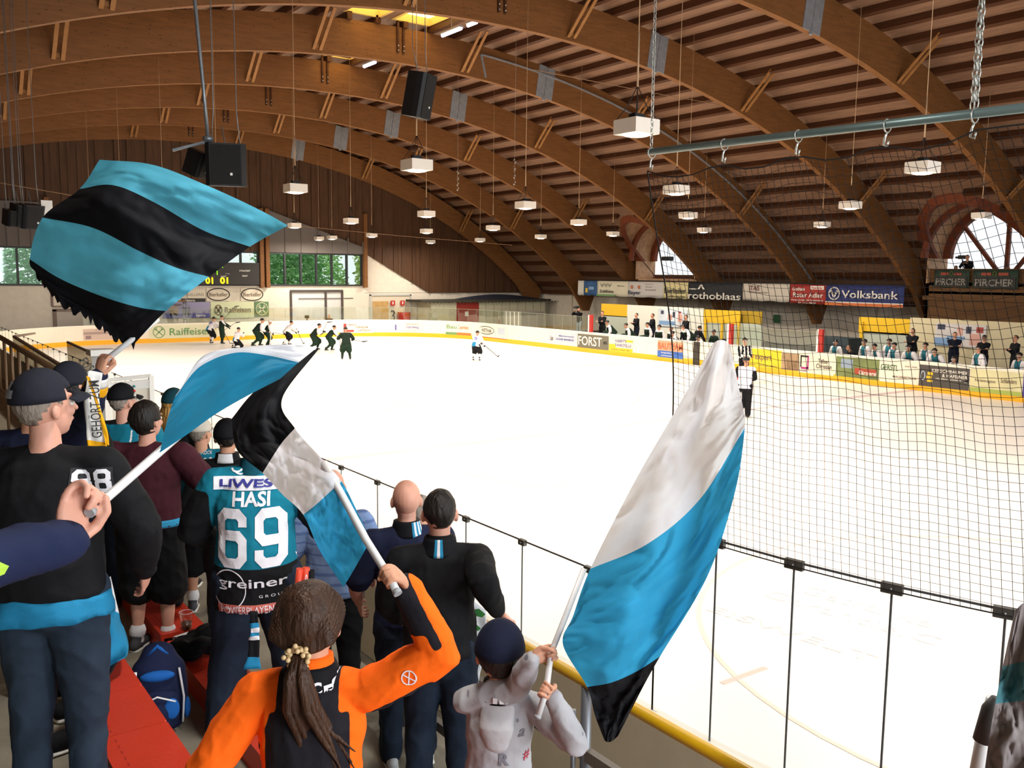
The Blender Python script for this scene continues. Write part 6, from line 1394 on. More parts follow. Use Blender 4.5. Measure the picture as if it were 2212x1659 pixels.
def crl(L, t):
    n = len(L)-1; i = min(int(t), n-1); f = t-i; g = lambda k: L[max(0, min(n, k))]
    a = g(i-1) if i > 0 else g(0)*2-g(1); d = g(i+2) if i+2 <= n else g(n)*2-g(n-1)
    return cr(a, g(i), g(i+1), d, f)
def cloth_grid(rows, depths, spans, nr=9, nc=28, amp=.02, fr=5.0, seed=0, ragged=None):
    """rows: lists of picture points per stripe line, each put at its own distance; gives a wavy cloth"""
    WR = []
    for r, dd in zip(rows, depths):
        ds = dd if isinstance(dd, (list, tuple)) else [dd]*len(r)
        WR.append([atd(p[0], p[1], d_) for p, d_ in zip(r, ds)])
    bm = B(); G = {}; R = (len(rows)-1)*nr
    for i in range(R+1):
        t = i/nr
        for j in range(nc+1):
            u = j/nc; col = [crl(WR[k], u*(len(WR[k])-1)) for k in range(len(rows))]; p = crl(col, t)
            w1 = math.sin(u*fr*2+t*1.7+seed)*.6+math.sin(u*fr*.9-t*2.3+seed*2)*.8+noise.noise(V((u*4, t*1.6, seed)))*1.4+max(0, 1-4*abs(noise.noise(V((u*3.2+t*.8, t*2.1-u*1.5, seed+7)))))*.55+max(0, 1-4*abs(noise.noise(V((u*6-t*1.2, t*3.1+u*2, seed+17)))))*.28
            env = min(1, t*1.5+.15)*1.0
            if ragged is not None and i == R: p = p+V((0, 0, random.uniform(-ragged, ragged*.3)))
            G[i, j] = bm.verts.new(p+(p-cam_pos).normalized()*(amp*w1*env))
    for i in range(R):
        mi = spans[i//nr]
        for j in range(nc): f = bm.faces.new((G[i, j], G[i, j+1], G[i+1, j+1], G[i+1, j])); f.material_index = mi; f.smooth = True
    return bm
def flag(label, rows, depths, spans, mats, pole, group=None, amp=.02, fr=5, seed=0, nc=44, ragged=None, pr=.011, cat='flag'):
    t = thing('flag', label, cat, (0, 0, 0), 0, group)
    bm = cloth_grid(rows, depths, spans, nr=15, amp=amp, fr=fr, seed=seed, nc=nc, ragged=ragged); c = obj('cloth', bm, mats, t)
    if pole:
        bm = B(); tube(bm, [p for p in pole], pr, 12); obj('pole', bm, POLE, t)
        bm = B(); d = (pole[0]-pole[-1]).normalized(); tube(bm, [pole[0]-d*.0, pole[0]+d*.012], pr*1.15, 12); obj('pole_cap', bm, mat('cap_grey', '#9b9ea2', .5), t)
    return t
def place(px_, py_, d): p = atd(px_, py_, d); return p
def near(label, px_, py_, d, z0, heading, legs='stand', pos=None, extra=0.0, **k):
    p = atd(px_, py_, d); x, y = (p.x, p.y) if pos is None else pos
    H_ = (p.z-z0-extra)
    return person(label, (x, y, z0), heading, H_, legs, near=True, **k)
BLKC = cloth('black_cloth', '#121316'); NAVY = cloth('navy_cloth', '#191f38'); NAVY2 = cloth('navy_jacket', '#1a2342'); JEAN = cloth('jeans_dark', '#1c2635', noise_s=5, noise_a=.3); JEAN2 = cloth('jeans_blue', '#2b3848', noise_s=4, noise_a=.35)
TEAL = cloth('jersey_teal', '#12748c'); TEALD = cloth('jersey_dark_teal', '#0e4a5a'); MAROON = cloth('maroon_cloth', '#431c26'); ORANGE = cloth('orange_cloth', '#ff6a12', noise_a=.04); CHAR = cloth('charcoal_cloth', '#1d1c22'); GREYC = cloth('grey_hoodie', '#a9a9ae'); GREYD = cloth('grey_print', '#7d7d86')
WT = cloth('white_cloth', '#dcdcdf'); WLET = mat('letter_white', '#e4e4ea', .7); SNEAK = cloth('sneaker_black', '#16171b'); SOLEW = mat('sole_white', '#d8d8d4', .6); LIME = mat('lime_zip', '#a8d040', .5)
CAPB = cloth('cap_navy_black', '#20222c'); BLUEL = cloth('light_blue_shirt', '#7d97c4'); YELC = cloth('scarf_yellow', '#e0a313'); SCW = cloth('scarf_white', '#d2d2cf'); REDP = mat('pink_print', '#c8685c', .7); BLUI = mat('print_blue', '#2d2f86', .7); SKY = cloth('sky_stripe', '#3aa0d0')
# --- person in black jacket and cap, left
A = near('person in black jacket and dark cap with white number on the sleeve, far left', 85, 800, 3.75, 2.2, 30, bulk=1.22, top=[BLKC, CHAR], bottom=JEAN2, hair='crop', hairm=HAIRG, cap=('cap', CAPB), head=(38, 4), shoe=[SNEAK, SOLEW], hands={'L': (-.25, .25, .95), 'R': (.30, .18, .92)}, hints={'R': (1, -.6, -.3)}, belly=.05, extra=.02, skin=SKIN2)
decal(A, A.top, None, A.sh['R']+V((-.01, -.05, -.035)), (1, -.25, 0), (-.1, 0, 1), .135, .1, mat('number_outline', '#17181c', .7), name='number_ground', sub=.03); decal(A, A.top, '#88', A.sh['R']+V((-.01, -.05, -.035)), (1, -.25, 0), (-.1, 0, 1), .125, .09, WLET, name='number', lift=.008)
hm_ = A.HM @ V((0, -.118, .055)); RX = (A.HM.to_3x3() @ V((1, 0, 0))).normalized()
decal(A, A.cap, None, A.HM @ V((-.01, -.11, .065)), -RX*-1, (0, 0, 1), .055, .03, PLATE, lift=.006, name='cap_emblem', sub=.012); decal(A, A.cap, None, A.HM @ V((-.01, -.11, .09)), RX, (0, 0, 1), .02, .035, PLATE, lift=.006, name='cap_emblem', sub=.012)
e = B(); loft(e, [A.pel-A.t*.135, A.pel-A.t*.05], [(.235, .185), (.215, .17)], side=(1, 0, 0), seg=28, caps=False)
bmesh.ops.subdivide_edges(e, edges=e.edges[:], cuts=2)
for v_ in e.verts: v_.co += V((noise.noise(v_.co*12), noise.noise(v_.co*12+V((4, 0, 0))), noise.noise(v_.co*9)))*.02
hem = obj('jersey_hem', e, FBLUE, A.root, True); md = hem.modifiers.new('s', 'SOLIDIFY'); md.thickness = .005
# --- raised arm person beyond
hnd = atd(232, 775, 4.55); Bp = near('person in navy jacket with white and blue stripes, arm raised holding the big flag', 62, 818, 4.9, 2.2, 35, bulk=1.12, top=[NAVY, WT, FBLUE], bottom=JEAN, hair='mop', hairm=HAIRB, shoe=[SNEAK, SOLEW], hands={'R': ('w', hnd), 'L': (-.25, .3, 1.0)}, hints={'R': (.5, -.4, -1)}, grips={'R': (atd(300, 722, 4.4)-hnd, V((.3, .3, .9)), 1, .013)},
    topcol=lambda c, o: (1 if abs(((c-o.sh['R']).cross((o.el['R']-o.sh['R']).normalized())).z) < .0 else 0))
d_ = (Bp.wr['R']-Bp.el['R']).normalized(); e = B(); loft(e, [Bp.wr['R']-d_*.14, Bp.wr['R']-d_*.09, Bp.wr['R']-d_*.05], [(.058, .056), (.062, .06), (.056, .054)], seg=16, caps=False); sc = obj('wrist_scarf', e, YELC, Bp.root, True); md = sc.modifiers.new('s', 'SOLIDIFY'); md.thickness = .01; bake(sc)
e = B(); loft(e, [Bp.wr['R']-d_*.05, Bp.wr['R']-d_*.0], [(.056, .054), (.048, .046)], seg=16, caps=False); sc2 = obj('wrist_scarf', e, SCW, Bp.root, True); md = sc2.modifiers.new('s', 'SOLIDIFY'); md.thickness = .01; bake(sc2)
for q, m_ in ((.06, WT), (.04, SKY)):
    e = B(); a = lerp(Bp.sh['R'], Bp.el['R'], .3)+V((0, 0, .07)); b2 = lerp(Bp.sh['R'], Bp.el['R'], .95)+V((0, -.02, .06)); 
    tube(e, [a+V((0, -q*.6, q*.3)), lerp(a, b2, .5)+V((0, -q*.6, q*.2)), b2+V((0, -q*.4, 0))], .009, 6); obj('sleeve_stripe', e, m_, Bp.top)
flag1rows = [[(215, 345), (330, 356), (450, 402), (560, 453), (622, 487)], [(172, 408), (245, 400), (335, 438), (440, 498), (540, 533)], [(92, 470), (200, 492), (300, 542), (380, 578), (452, 598)], [(64, 560), (130, 602), (220, 640), (300, 664), (358, 672)], [(78, 590), (140, 655), (200, 690), (245, 722), (288, 745)]]
flag('big waved flag with two blue and two black stripes at upper left', flag1rows, [(4.7, 4.5, 4.3, 4.3, 4.2), (4.8, 4.5, 4.35, 4.3, 4.3), (4.9, 4.6, 4.4, 4.3, 4.3), (4.9, 4.7, 4.5, 4.4, 4.35), (4.9, 4.7, 4.6, 4.5, 4.45)], [0, 1, 0, 1], [FBLUE1, FBLACK], [atd(215, 790, 4.6), hnd+(atd(300, 722, 4.4)-hnd)*.0, atd(300, 722, 4.5), atd(340, 690, 4.6)], amp=.035, fr=3.5, seed=1, ragged=.035, pr=.013)
# hanging fan scarf, white with yellow corner
t = thing('fan_scarf', 'white and yellow fan scarf with black letters hanging from the raised wrist', 'scarf', (0, 0, 0))
rows = [[(190, 800), (205, 802), (222, 806)], [(183, 860), (196, 862), (214, 866)], [(186, 915), (204, 917), (226, 920)], [(187, 950), (206, 952), (230, 955)], [(196, 1000), (216, 1003), (238, 1000)]]
bm = cloth_grid(rows, [4.5, 4.48, 4.46, 4.46, 4.46], [0, 0, 0, 1], nr=6, nc=8, amp=.006); sc = obj('scarf_cloth', bm, [SCW, YELC], t); md = sc.modifiers.new('s', 'SOLIDIFY'); md.thickness = .006
rows = [[(186, 812), (194, 815)], [(206, 870), (214, 874)], [(222, 930), (232, 930)], [(228, 960), (236, 962)]]
obj('scarf_edge', cloth_grid(rows, [4.44]*4, [0]*3, nr=4, nc=3, amp=.004), YELC, t)
def text_along(s, p, q, hgt, m_, parent, lift=.02):
    d = (q-p); L = d.length; r_ = d.normalized(); n_ = (cam_pos-(p+q)/2).normalized(); u_ = n_.cross(r_).normalized(); return text_at(s, (p+q)/2, r_, u_, hgt, L, m_, parent, 'lettering', lift, .01)
text_along('GEHÖRT ZUM', atd(207, 945, 4.42), atd(200, 822, 4.44), .052, BLK, t)
text_along('FUS', atd(178, 776, 4.42), atd(196, 798, 4.42), .04, BLK, t)
bm = B(); p = [atd(*q, 4.43) for q in ((192, 962), (230, 992), (200, 992))]; bm.faces.new([bm.verts.new(v_) for v_ in p]); obj('scarf_corner', bm, FBLACK, t)
# --- woman with long dark hair, hat
near('person with long dark hair and black knitted hat standing behind the hanging scarf', 143, 790, 5.6, 2.2, 50, bulk=.95, top=BLKC, bottom=JEAN, hair='long', hairm=HAIRD, cap=('beanie', CAPB), shoe=[SNEAK, SOLEW], head=(10, 0))
C_ = near('person in black cap with round pins and blue white-striped jersey', 262, 835, 7.2, 1.8, 30, bulk=1.12, top=[TEAL, WT, BLKC], bottom=JEAN, hair='crop', hairm=HAIRG, cap=('cap', FBLACK), head=(32, 2), shoe=[SNEAK, SOLEW], kit=True, skin=SKIN2, topcol=lambda c, o: 1 if (.085 < abs(c.x) < .098 and c.z < 1.42) or (.14 < abs(c.x) < .15) else (2 if c.z > 1.46 else 0))
for q, m_, r_ in (((.062, .04, .075), mat('pin_red', '#d03030'), .012), ((.088, .02, .05), mat('pin_white', '#d8dcd8'), .012), ((.03, .07, .1), mat('pin_teal', '#4a8a8a'), .013), ((-.07, -.05, .09), mat('pin_grey', '#8f9690'), .017)):
    e = B(); p = C_.HM @ V(q); d = (V(q)-V((0, -.012, .028))).normalized(); d = (C_.HM.to_3x3() @ d).normalized(); c = C_.HM @ (V((0, -.012, .028))+V((d[0]*.0, 0, 0)))
    ball(e, p+d*.008, r_, r_, r_*.8, u=10, v=6); obj('pin_badge', e, m_, C_.cap)
D_ = near('heavy person in maroon polo shirt and black cargo shorts holding a cup', 312, 872, 6.25, 1.8, 38, bulk=1.34, top=MAROON, bottom=BLKC, shorts=True, sleeve='short', hair='mop', hairm=HAIRD, head=(18, 3), shoe=[cloth('sneaker_grey', '#4a4b50'), SOLEW], hands={'R': (.26, .36, 1.12), 'L': (-.2, .35, 1.1)}, hints={'R': (.8, -.5, -.6)}, belly=.06, socks=(WT, .88, 1.0), skin=SKIN2)
e = B(); loft(e, [D_.pel-D_.t*.05, D_.pel+D_.t*.0], [(.235, .18), (.235, .18)], side=(1, 0, 0), seg=28, caps=False); hem = obj('undershirt', e, SKY, D_.root, True)
near('person with curly blond hair and dark teal cap behind the maroon shirt', 372, 845, 8.6, 1.4, 40, top=BLKC, bottom=JEAN, hair='curly', hairm=HAIRBL, cap=('cap', cloth('cap_teal', '#17404a')), shoe=[SNEAK, SOLEW])
E_ = near('person in teal hockey jersey numbered 55 with pale cap and bare calves', 432, 908, 8.0, 1.4, 22, bulk=1.15, top=[TEALD, TEAL, BLKC], kit=True, bottom=BLKC, shorts=True, hair='crop', hairm=HAIRG, cap=('cap', cloth('cap_pale', '#c9c2b4')), shoe=[cloth('sneaker_grey', '#4a4b50'), SOLEW], head=(35, 0), socks=(WT, .85, 1.0), topcol=lambda c, o: 1 if c.z > 1.38 else (2 if c.z < .98 or (abs(c.x) > .26 and c.z < 1.25) else 0))
bk = dict(right=(1, 0, 0), up=(0, 0, 1))
def back(o, dz, dx=0): return o.chest+V((dx, -.1, dz))
decal(E_, E_.top, '#55', back(E_, -.06), (1, 0, 0), (0, 0, 1), .26, .24, WLET, name='number'); decal(E_, E_.top, None, back(E_, .10), (1, 0, 0), (0, 0, 1), .24, .055, WLET, text='LUKAS R.', bold=.01); decal(E_, E_.top, None, back(E_, .17), (1, 0, 0), (0, 0, 1), .2, .04, WLET, text="Let's Rock", bold=.0)
for sg in (-1, 1): decal(E_, E_.top, None, E_.sh['L' if sg < 0 else 'R']+V((-sg*.03, -.08, -.06)), (1, 0, sg*.5), (0, 0, 1), .02, .26, WLET, name='shoulder_stripe')
F_ = near('person in black knitted hat and black jacket left of the number 69 jersey', 488, 912, 7.1, 1.4, 30, bulk=1.05, top=BLKC, bottom=BLKC, hair='crop', hairm=HAIRD, cap=('beanie', FBLACK), shoe=[SNEAK, SOLEW])
e = B(); loft(e, [F_.neck-F_.t*.03, F_.neck+F_.t*.04], [(.1, .095), (.085, .085)], side=(1, 0, 0), seg=20, caps=False); sf = obj('scarf', e, [FBLACK, WT], F_.root, True)
for p_ in sf.data.polygons:
    if int((math.atan2(p_.center.y, p_.center.x)+4)*7) % 3 == 0: p_.material_index = 1
# --- the 69 jersey
def g69(c, o):
    if abs(c.x) > .27 and c.z < 1.3: return 1
    if c.z < .97: return 1
    if abs(c.x) > .215: return 1 if c.z < 1.34 else 0
    return 0
G_ = person('broad person in teal jersey with large number 69 and dark jeans', (1.62, 4.55, 1.8), 28, 1.80, 'wide', near=True, bulk=1.05, tvox=.009, top=[TEAL, BLKC], kit=True, bottom=JEAN, hair='crop', hairm=HAIRD, shoe=[SNEAK, FBLACK], topcol=g69, hands={'L': (-.26, .28, 1.02), 'R': (.30, .26, 1.05)}, hints={'R': (.7, -.5, -.6), 'L': (-.6, -.5, -.6)}, belly=.04, collar=TEALD)
R3, U3 = (1, 0, 0), (0, 0, 1)
decal(G_, G_.top, '#69', back(G_, -.145), R3, U3, .34, .30, WLET, name='number', sub=.02); decal(G_, G_.top, None, back(G_, .045), R3, U3, .18, .07, WLET, text='HASI', bold=.03)
decal(G_, G_.top, None, back(G_, .115), R3, U3, .38, .062, WLET, name='white_band', sub=.03); decal(G_, G_.top, None, back(G_, .115), R3, U3, .32, .036, BLUI, text='LIWEST', bold=.03, lift=.009)
decal(G_, G_.top, None, back(G_, .185, -.08), R3, U3, .07, .07, WLET, text='Q', bold=.0); decal(G_, G_.top, None, back(G_, .185, .05), R3, U3, .15, .05, WLET, text='NKE', bold=.02)
decal(G_, G_.top, None, back(G_, -.375), R3, U3, .34, .06, WLET, text='greiner', bold=.012); decal(G_, G_.top, None, back(G_, -.435, .1), R3, U3, .13, .014, WLET, text='G R O U P', bold=.0); decal(G_, G_.top, 'ring', back(G_, -.40, -.11), R3, U3, .17, .2, WLET, bold=.03, name='logo_ring')
decal(G_, G_.top, None, back(G_, -.50), R3, U3, .34, .05, REDP, name='print_patch', sub=.03); decal(G_, G_.top, None, back(G_, -.50), R3, U3, .3, .036, WLET, text='POWERPLAYENNS', bold=.0, lift=.009)
for sg in (-1, 1):
    decal(G_, G_.top, None, back(G_, .20, sg*.21), (1, 0, -sg*.55), (sg*.55, 0, 1), .16, .014, WLET, name='piping'); decal(G_, G_.top, None, back(G_, -.38, sg*.235), (1, 0, 0), (-sg*.25, 0, 1), .012, .26, WLET, name='piping')
rows = [[(528, 1345), (560, 1343)], [(530, 1375), (560, 1372)], [(532, 1400), (562, 1398)], [(528, 1420), (562, 1418)], [(526, 1445), (564, 1442)]]
t = thing('fan_scarf', 'black scarf with blue and white stripes hanging behind the number 69 jersey', 'scarf', (0, 0, 0)); bm = cloth_grid([[(540, 1320), (556, 1320)], [(541, 1345), (558, 1344)], [(541, 1356), (559, 1355)], [(541, 1366), (560, 1364)], [(540, 1374), (560, 1373)], [(538, 1382), (560, 1381)], [(535, 1418), (560, 1418)], [(524, 1445), (564, 1443)]], [4.35]*8, [0, 1, 2, 1, 2, 0, 1], nr=3, nc=5, amp=.003)
o_ = obj('scarf_cloth', bm, [FBLACK, FBLUE, WT], t); md = o_.modifiers.new('s', 'SOLIDIFY'); md.thickness = .008
t = thing('clapper_bag', 'orange-red clapper sticks with white letters hanging beside the number 69 jersey', 'clapper', (0, 0, 0))
for i, (q0, q1) in enumerate((((648, 1228), (640, 1300)), ((662, 1226), (655, 1300)), ((672, 1232), (672, 1296)))):
    bm = B(); tube(bm, [atd(*q0, 4.5), atd(*q1, 4.5)], .018, 10); obj('clapper_stick', bm, [mat('clapper_red', '#d8452a', .5), FBLACK][i == 1 and 0] if i != 2 else FBLACK, t)
text_along('clap', atd(659, 1285, 4.47), atd(662, 1240, 4.47), .022, WLET, t, .01)
# --- light blue shirt person, bald, glasses, black sweater
near('person in light blue striped shirt mostly hidden behind the waved hand flag', 716, 1017, 5.75, 1.4, 30, bulk=1.1, top=[BLUEL, cloth('shirt_stripe', '#5f78ab')], topcol=lambda c, o: 1 if int(c.z*60) % 4 == 0 else 0, sleeve='short', bottom=BLKC, hair='bald', skin=SKIN2, shoe=[SNEAK, SOLEW], hands={'R': (.28, .2, .95)})
Hh = near('bald person in dark blue T-shirt with striped scarf round the neck', 880, 1040, 5.15, 1.4, 18, bulk=1.16, top=NAVY, sleeve='short', bottom=JEAN, hair='bald', skin=SKIN2, shoe=[cloth('sneaker_white', '#c9ccce'), SOLEW], head=(6, -2), hands={'L': (-.26, .2, .95), 'R': (.2, .35, 1.05)})
near('person in black jacket just behind the bald head, face turned right', 906, 1072, 5.9, 1.4, 60, bulk=1.1, top=BLKC, bottom=BLKC, hair='crop', hairm=HAIRG, head=(20, 0), shoe=[SNEAK, SOLEW])
def neck_scarf(o, stripes_, base=FBLACK):
    e = B(); loft(e, [o.neck-o.t*.055, o.neck-o.t*.01, o.neck+o.t*.035], [(.105, .10), (.09, .09), (.08, .082)], side=(1, 0, 0), seg=40, caps=False); s_ = obj('scarf', e, [base, FBLUE, WT], o.root, True)
    for p_ in s_.data.polygons:
        a = math.degrees(math.atan2(p_.center.x-o.neck.x, -(p_.center.y-o.neck.y)))
        for a0, a1 in stripes_:
            if a0 < a < a1: p_.material_index = 1+int((a-a0)/9) % 2
    md = s_.modifiers.new('s', 'SOLIDIFY'); md.thickness = .012; return s_
neck_scarf(Hh, [(8, 62)])
rail_pt = V((2.68, 3.80, 2.425))
K_ = near('person in black sweater and dark jeans with short dark hair, hand on the yellow rail', 950, 1062, 4.6, 1.4, 30, bulk=1.12, top=BLKC, bottom=JEAN, hair='crop', hairm=HAIRD, shoe=[SNEAK, SOLEW], hands={'R': ('w', at(1094, 1350, 0, 2.60)), 'L': (-.2, .28, .98)}, hints={'R': (.1, -1, -.3)}, grips={'R': (V((0, 1, 0)), V((1, 0, -.25)), -1, .03)}, collar=BLKC, skin=SKIN2)
neck_scarf(K_, [(-22, 8)])
# --- girl in orange and black
gh = atd(842, 1248, 2.55); gp = atd(790, 1165, 2.62)
def gcol(c, o):
    q = c-o.chest
    up = (c-o.pel).dot(o.t)
    for k in ('L', 'R'):
        a, b_ = o.sh[k], o.el[k]; d = b_-a; t_ = (c-a).dot(d)/d.length_squared; dist = (c-(a+d*t_)).length
        if -.1 < t_ < 1.0 and dist < .11 and abs(c.x) > .125: 
            return 0 if (c-(a+d*t_)).z > -.045 or t_ > .8 else 1
    for k in ('L', 'R'):
        a, b_ = o.el[k], o.wr[k]; d = b_-a; t_ = (c-a).dot(d)/d.length_squared
        if t_ > .0 and (c-(a+d*t_)).length < .09: return 0 if (k == 'R' and (c-(a+d*t_)).x > .022) or t_ < .12 else 1
    if up > .40 and abs(c.x) > .1: return 0
    if abs(c.x) > .135 and up > -.1: return 0
    return 1
L_ = near('girl in orange and black sports jacket with long brown ponytail, arm raised', 668, 1272, 2.62, 1.8, 34, bulk=1.0, top=[ORANGE, CHAR], topcol=gcol, bottom=BLKC, hair='long' if False else 'short', hairm=HAIRB, head=(8, 4), tvox=.0065, shoe=[SNEAK, SOLEW], hands={'R': ('w', gh), 'L': (-.30, .12, .98)}, hints={'R': (1.2, -.2, -.9)}, grips={'R': (gp-gh, V((-.9, .2, .5)), 1, .012)}, collar=ORANGE, headscale=1.05)
bb = B(); S_ = L_.HM
e = B(); ball(e, (0, -.014, .024), .089, .106, .106, u=30, v=22); bmesh.ops.delete(e, geom=[v_ for v_ in e.verts if v_.co.z < -.075 or (v_.co.y > .045 and v_.co.z < .07) or (abs(v_.co.x) > .06 and v_.co.y > -.005 and v_.co.z < .005)], context='VERTS'); e.transform(S_)
obj('hair', e, HAIRB, L_.root, True); e = B(); rr = random.Random(11)
tie = V((0, -.118, -.045))
for q in range(26):        # strands gathered to the tie
    a = math.radians(-100+200*q/25); st = V((.092*math.sin(a), -.0, .045+.075*math.cos(a))); mid = V((.085*math.sin(a), -.085, -.0+.06*math.cos(a))); loft(e, [S_ @ p for p in (st, lerp(st, mid, .5)*1.04, mid*1.03, tie+V((.012*math.sin(a), .006, .01*math.cos(a))))], [(.012, .008), (.014, .009), (.013, .009), (.007, .006)], seg=6)
obj('swept_hair', e, HAIRB, L_.root); e = B()
for q in range(30):
    x = rr.uniform(-1, 1); z = rr.uniform(-1, 1); L = rr.uniform(.25, .36); sw = .03
    pts = [tie+V((x*.01, -.005, 0)), tie+V((x*.028+.004, -.035+z*.01, -.05)), tie+V((x*.042+.01, -.035+z*.018, -.14)), tie+V((x*.05+.035, -.02+z*.02, -.22)), tie+V((x*.055+.075+rr.uniform(-.02, .03), -.01+z*.02, -L))]
    loft(e, [S_ @ p for p in pts], [(.009, .008), (.014, .012), (.015, .013), (.012, .01), (.002, .002)], seg=7)
obj('ponytail', e, HAIRB, L_.root); e = B()
for q in range(22):
    a = 2*PI*q/22; r_ = .03+.008*math.sin(q*2.4); c = tie+V((r_*math.cos(a), -.012+.006*math.cos(q*1.9), r_*.9*math.sin(a)-.0)); ball(e, S_ @ c, .0085, .0075, .0085, u=8, v=6)
tube(e, [S_ @ (tie+V((.027*math.cos(a), -.004, .025*math.sin(a)))) for a in [2*PI*k/16 for k in range(17)]], .008, 6, cap=False); obj('hair_tie', e, mat('hair_tie_cream', '#d8bb8c', .6), L_.root)
e = B(); loft(e, [L_.neck-L_.t*.05, L_.neck-L_.t*.01, L_.neck+L_.t*.02], [(.10, .10), (.092, .092), (.08, .08)], side=(1, 0, 0), seg=24, caps=False)
ns = obj('scarf', e, [FBLACK], L_.root, True); md = ns.modifiers.new('s', 'SOLIDIFY'); md.thickness = .012; bake(ns)
for s_, q in (('C', (.04, -.11, -.03)), ('E', (.075, -.09, -.045)), ('S', (.09, -.055, -.03)), ('E', (.10, -.02, -.02))):
    decal(L_, ns, None, L_.neck+V(q), (1, .5, 0), (0, 0, 1), .035, .04, WLET, text=s_, bold=.05, sub=.01)
m_ = lerp(L_.sh['R'], L_.el['R'], .62); ax_ = (L_.el['R']-L_.sh['R']).normalized(); sd_ = V((0, -1, .35))
decal(L_, L_.top, 'ring', m_, ax_, sd_.cross(ax_)*-1 if False else (V((0, 0, 1))-ax_*ax_.z), .05, .05, WLET, bold=.08, name='logo_ring', sub=.012); decal(L_, L_.top, None, m_, ax_, (V((0, 0, 1))-ax_*ax_.z), .03, .036, WLET, text='X', bold=.0, sub=.012)
flag('small flag with black, white and blue stripes held up by the girl in orange', [[(690, 752), (625, 778), (545, 850), (500, 905)], [(610, 860), (562, 890), (526, 940), (512, 972)], [(637, 925), (610, 955), (588, 988), (567, 1022)], [(690, 985), (660, 1012), (635, 1040), (610, 1068)], [(738, 1040), (710, 1065), (685, 1088), (655, 1112)], [(775, 1112), (745, 1140), (718, 1166), (690, 1188)], [(800, 1168), (782, 1200), (762, 1235), (742, 1268)]],
     [3.2, 3.1, 2.95, 2.85, 2.75, 2.7, 2.65], [1, 1, 2, 2, 0, 0], [FBLUE, FBLACK, FWHITE], [atd(856, 1276, 2.5), gh, gp, atd(742, 1076, 2.72), atd(700, 1000, 2.82)], amp=.018, fr=2.6, seed=3, pr=.0115)
# --- boy
b1h = atd(1190, 1412, 3.36); b2h = atd(1180, 1492, 3.30); pdir = (atd(1262, 1228, 3.45)-atd(1172, 1520, 3.28))
def bcol(c, o): return 1 if noise.noise(V((c.x*26, c.y*26, c.z*30))) > .46 else 0
N_ = near('boy in grey printed hoodie and dark blue cap holding the big tall flag', 1080, 1370, 3.5, 1.4, 42, bulk=.95, tvox=.008, top=[GREYC, GREYD], topcol=bcol, bottom=JEAN, hair='crop', hairm=HAIRD, cap=('cap', cloth('cap_blue', '#141a30')), head=(4, 2), shoe=[SNEAK, SOLEW], hands={'R': ('w', b2h), 'L': ('w', b1h)}, hints={'R': (.9, -.5, -.8), 'L': (-.3, .6, -1)}, grips={'R': (pdir, V((-.2, .5, .9)), -1, .013), 'L': (pdir, V((.9, .5, .1)), 1, .013)}, headscale=1.25)
neck_scarf(N_, [])
for k in range(7):
    a = math.radians(-5+16*k); p = N_.neck+V((.1*math.sin(a), -.1*math.cos(a), -.02)); e = B(); obox(e, p+V((.012*math.sin(a), -.012*math.cos(a), 0)), (math.cos(a), math.sin(a), 0), (0, 0, 1), (math.sin(a), -math.cos(a), 0), .02, .028, .006); obj('scarf_check', e, WLET, N_.root)
e = B(); hp_ = N_.neck+V((0, -.095, -.10)); loft(e, [hp_+V((0, .02, .04)), hp_+V((0, -.03, -.05)), hp_+V((0, -.025, -.14)), hp_+V((0, .0, -.19))], [(.085, .025), (.085, .04), (.06, .035), (.02, .015)], side=(1, 0, 0), seg=20)
obj('hood', remesh(e, .009, 3), cloth('hood_pale', '#bdbcc0'), N_.root)
decal(N_, N_.top, None, N_.chest+V((.16, -.1, -.12)), (1, .6, 0), (0, 0, 1), .045, .05, mat('print_red', '#b8304a', .7), text='#', bold=.0); decal(N_, N_.top, None, N_.chest+V((.04, -.1, -.12)), (1, 0, 0), (0, 0, 1), .05, .06, GREYD, text='R', bold=.03); decal(N_, N_.top, None, N_.chest+V((.12, -.1, .0)), (1, 0, 0), (.3, 0, 1), .03, .04, GREYD, text='a', bold=.01)
flag('large tall flag with white, blue and black parts held by the boy', [[(1540, 742), (1552, 735), (1566, 736), (1578, 745)], [(1468, 872), (1513, 862), (1560, 850), (1597, 842)], [(1370, 1042), (1450, 992), (1530, 934), (1606, 885)], [(1275, 1229), (1400, 1174), (1512, 1078), (1609, 924)], [(1238, 1330), (1368, 1290), (1482, 1205), (1588, 1062)], [(1216, 1392), (1340, 1385), (1440, 1330), (1528, 1245)], [(1268, 1484), (1322, 1474), (1376, 1450), (1426, 1418)], [(1285, 1545), (1318, 1535), (1350, 1515), (1388, 1486)], [(1306, 1600), (1312, 1603), (1322, 1601), (1335, 1590)]],
     [(3.3, 3.3, 3.3, 3.3), (3.45, 3.35, 3.4, 3.3), (3.5, 3.35, 3.45, 3.3), (3.45, 3.3, 3.45, 3.3), (3.4, 3.25, 3.4, 3.3), (3.35, 3.25, 3.4, 3.35), (3.3, 3.3, 3.4, 3.4), (3.4, 3.4, 3.4, 3.4), (3.4, 3.4, 3.4, 3.4)], [2, 2, 2, 0, 0, 0, 1, 1], [FBLUE, FBLACK, FWHITE], [atd(1163, 1545, 3.27), b2h+(pdir.normalized()*.0), b1h, atd(1262, 1228, 3.45)], amp=.03, fr=3.2, seed=8, nc=40, pr=.012)
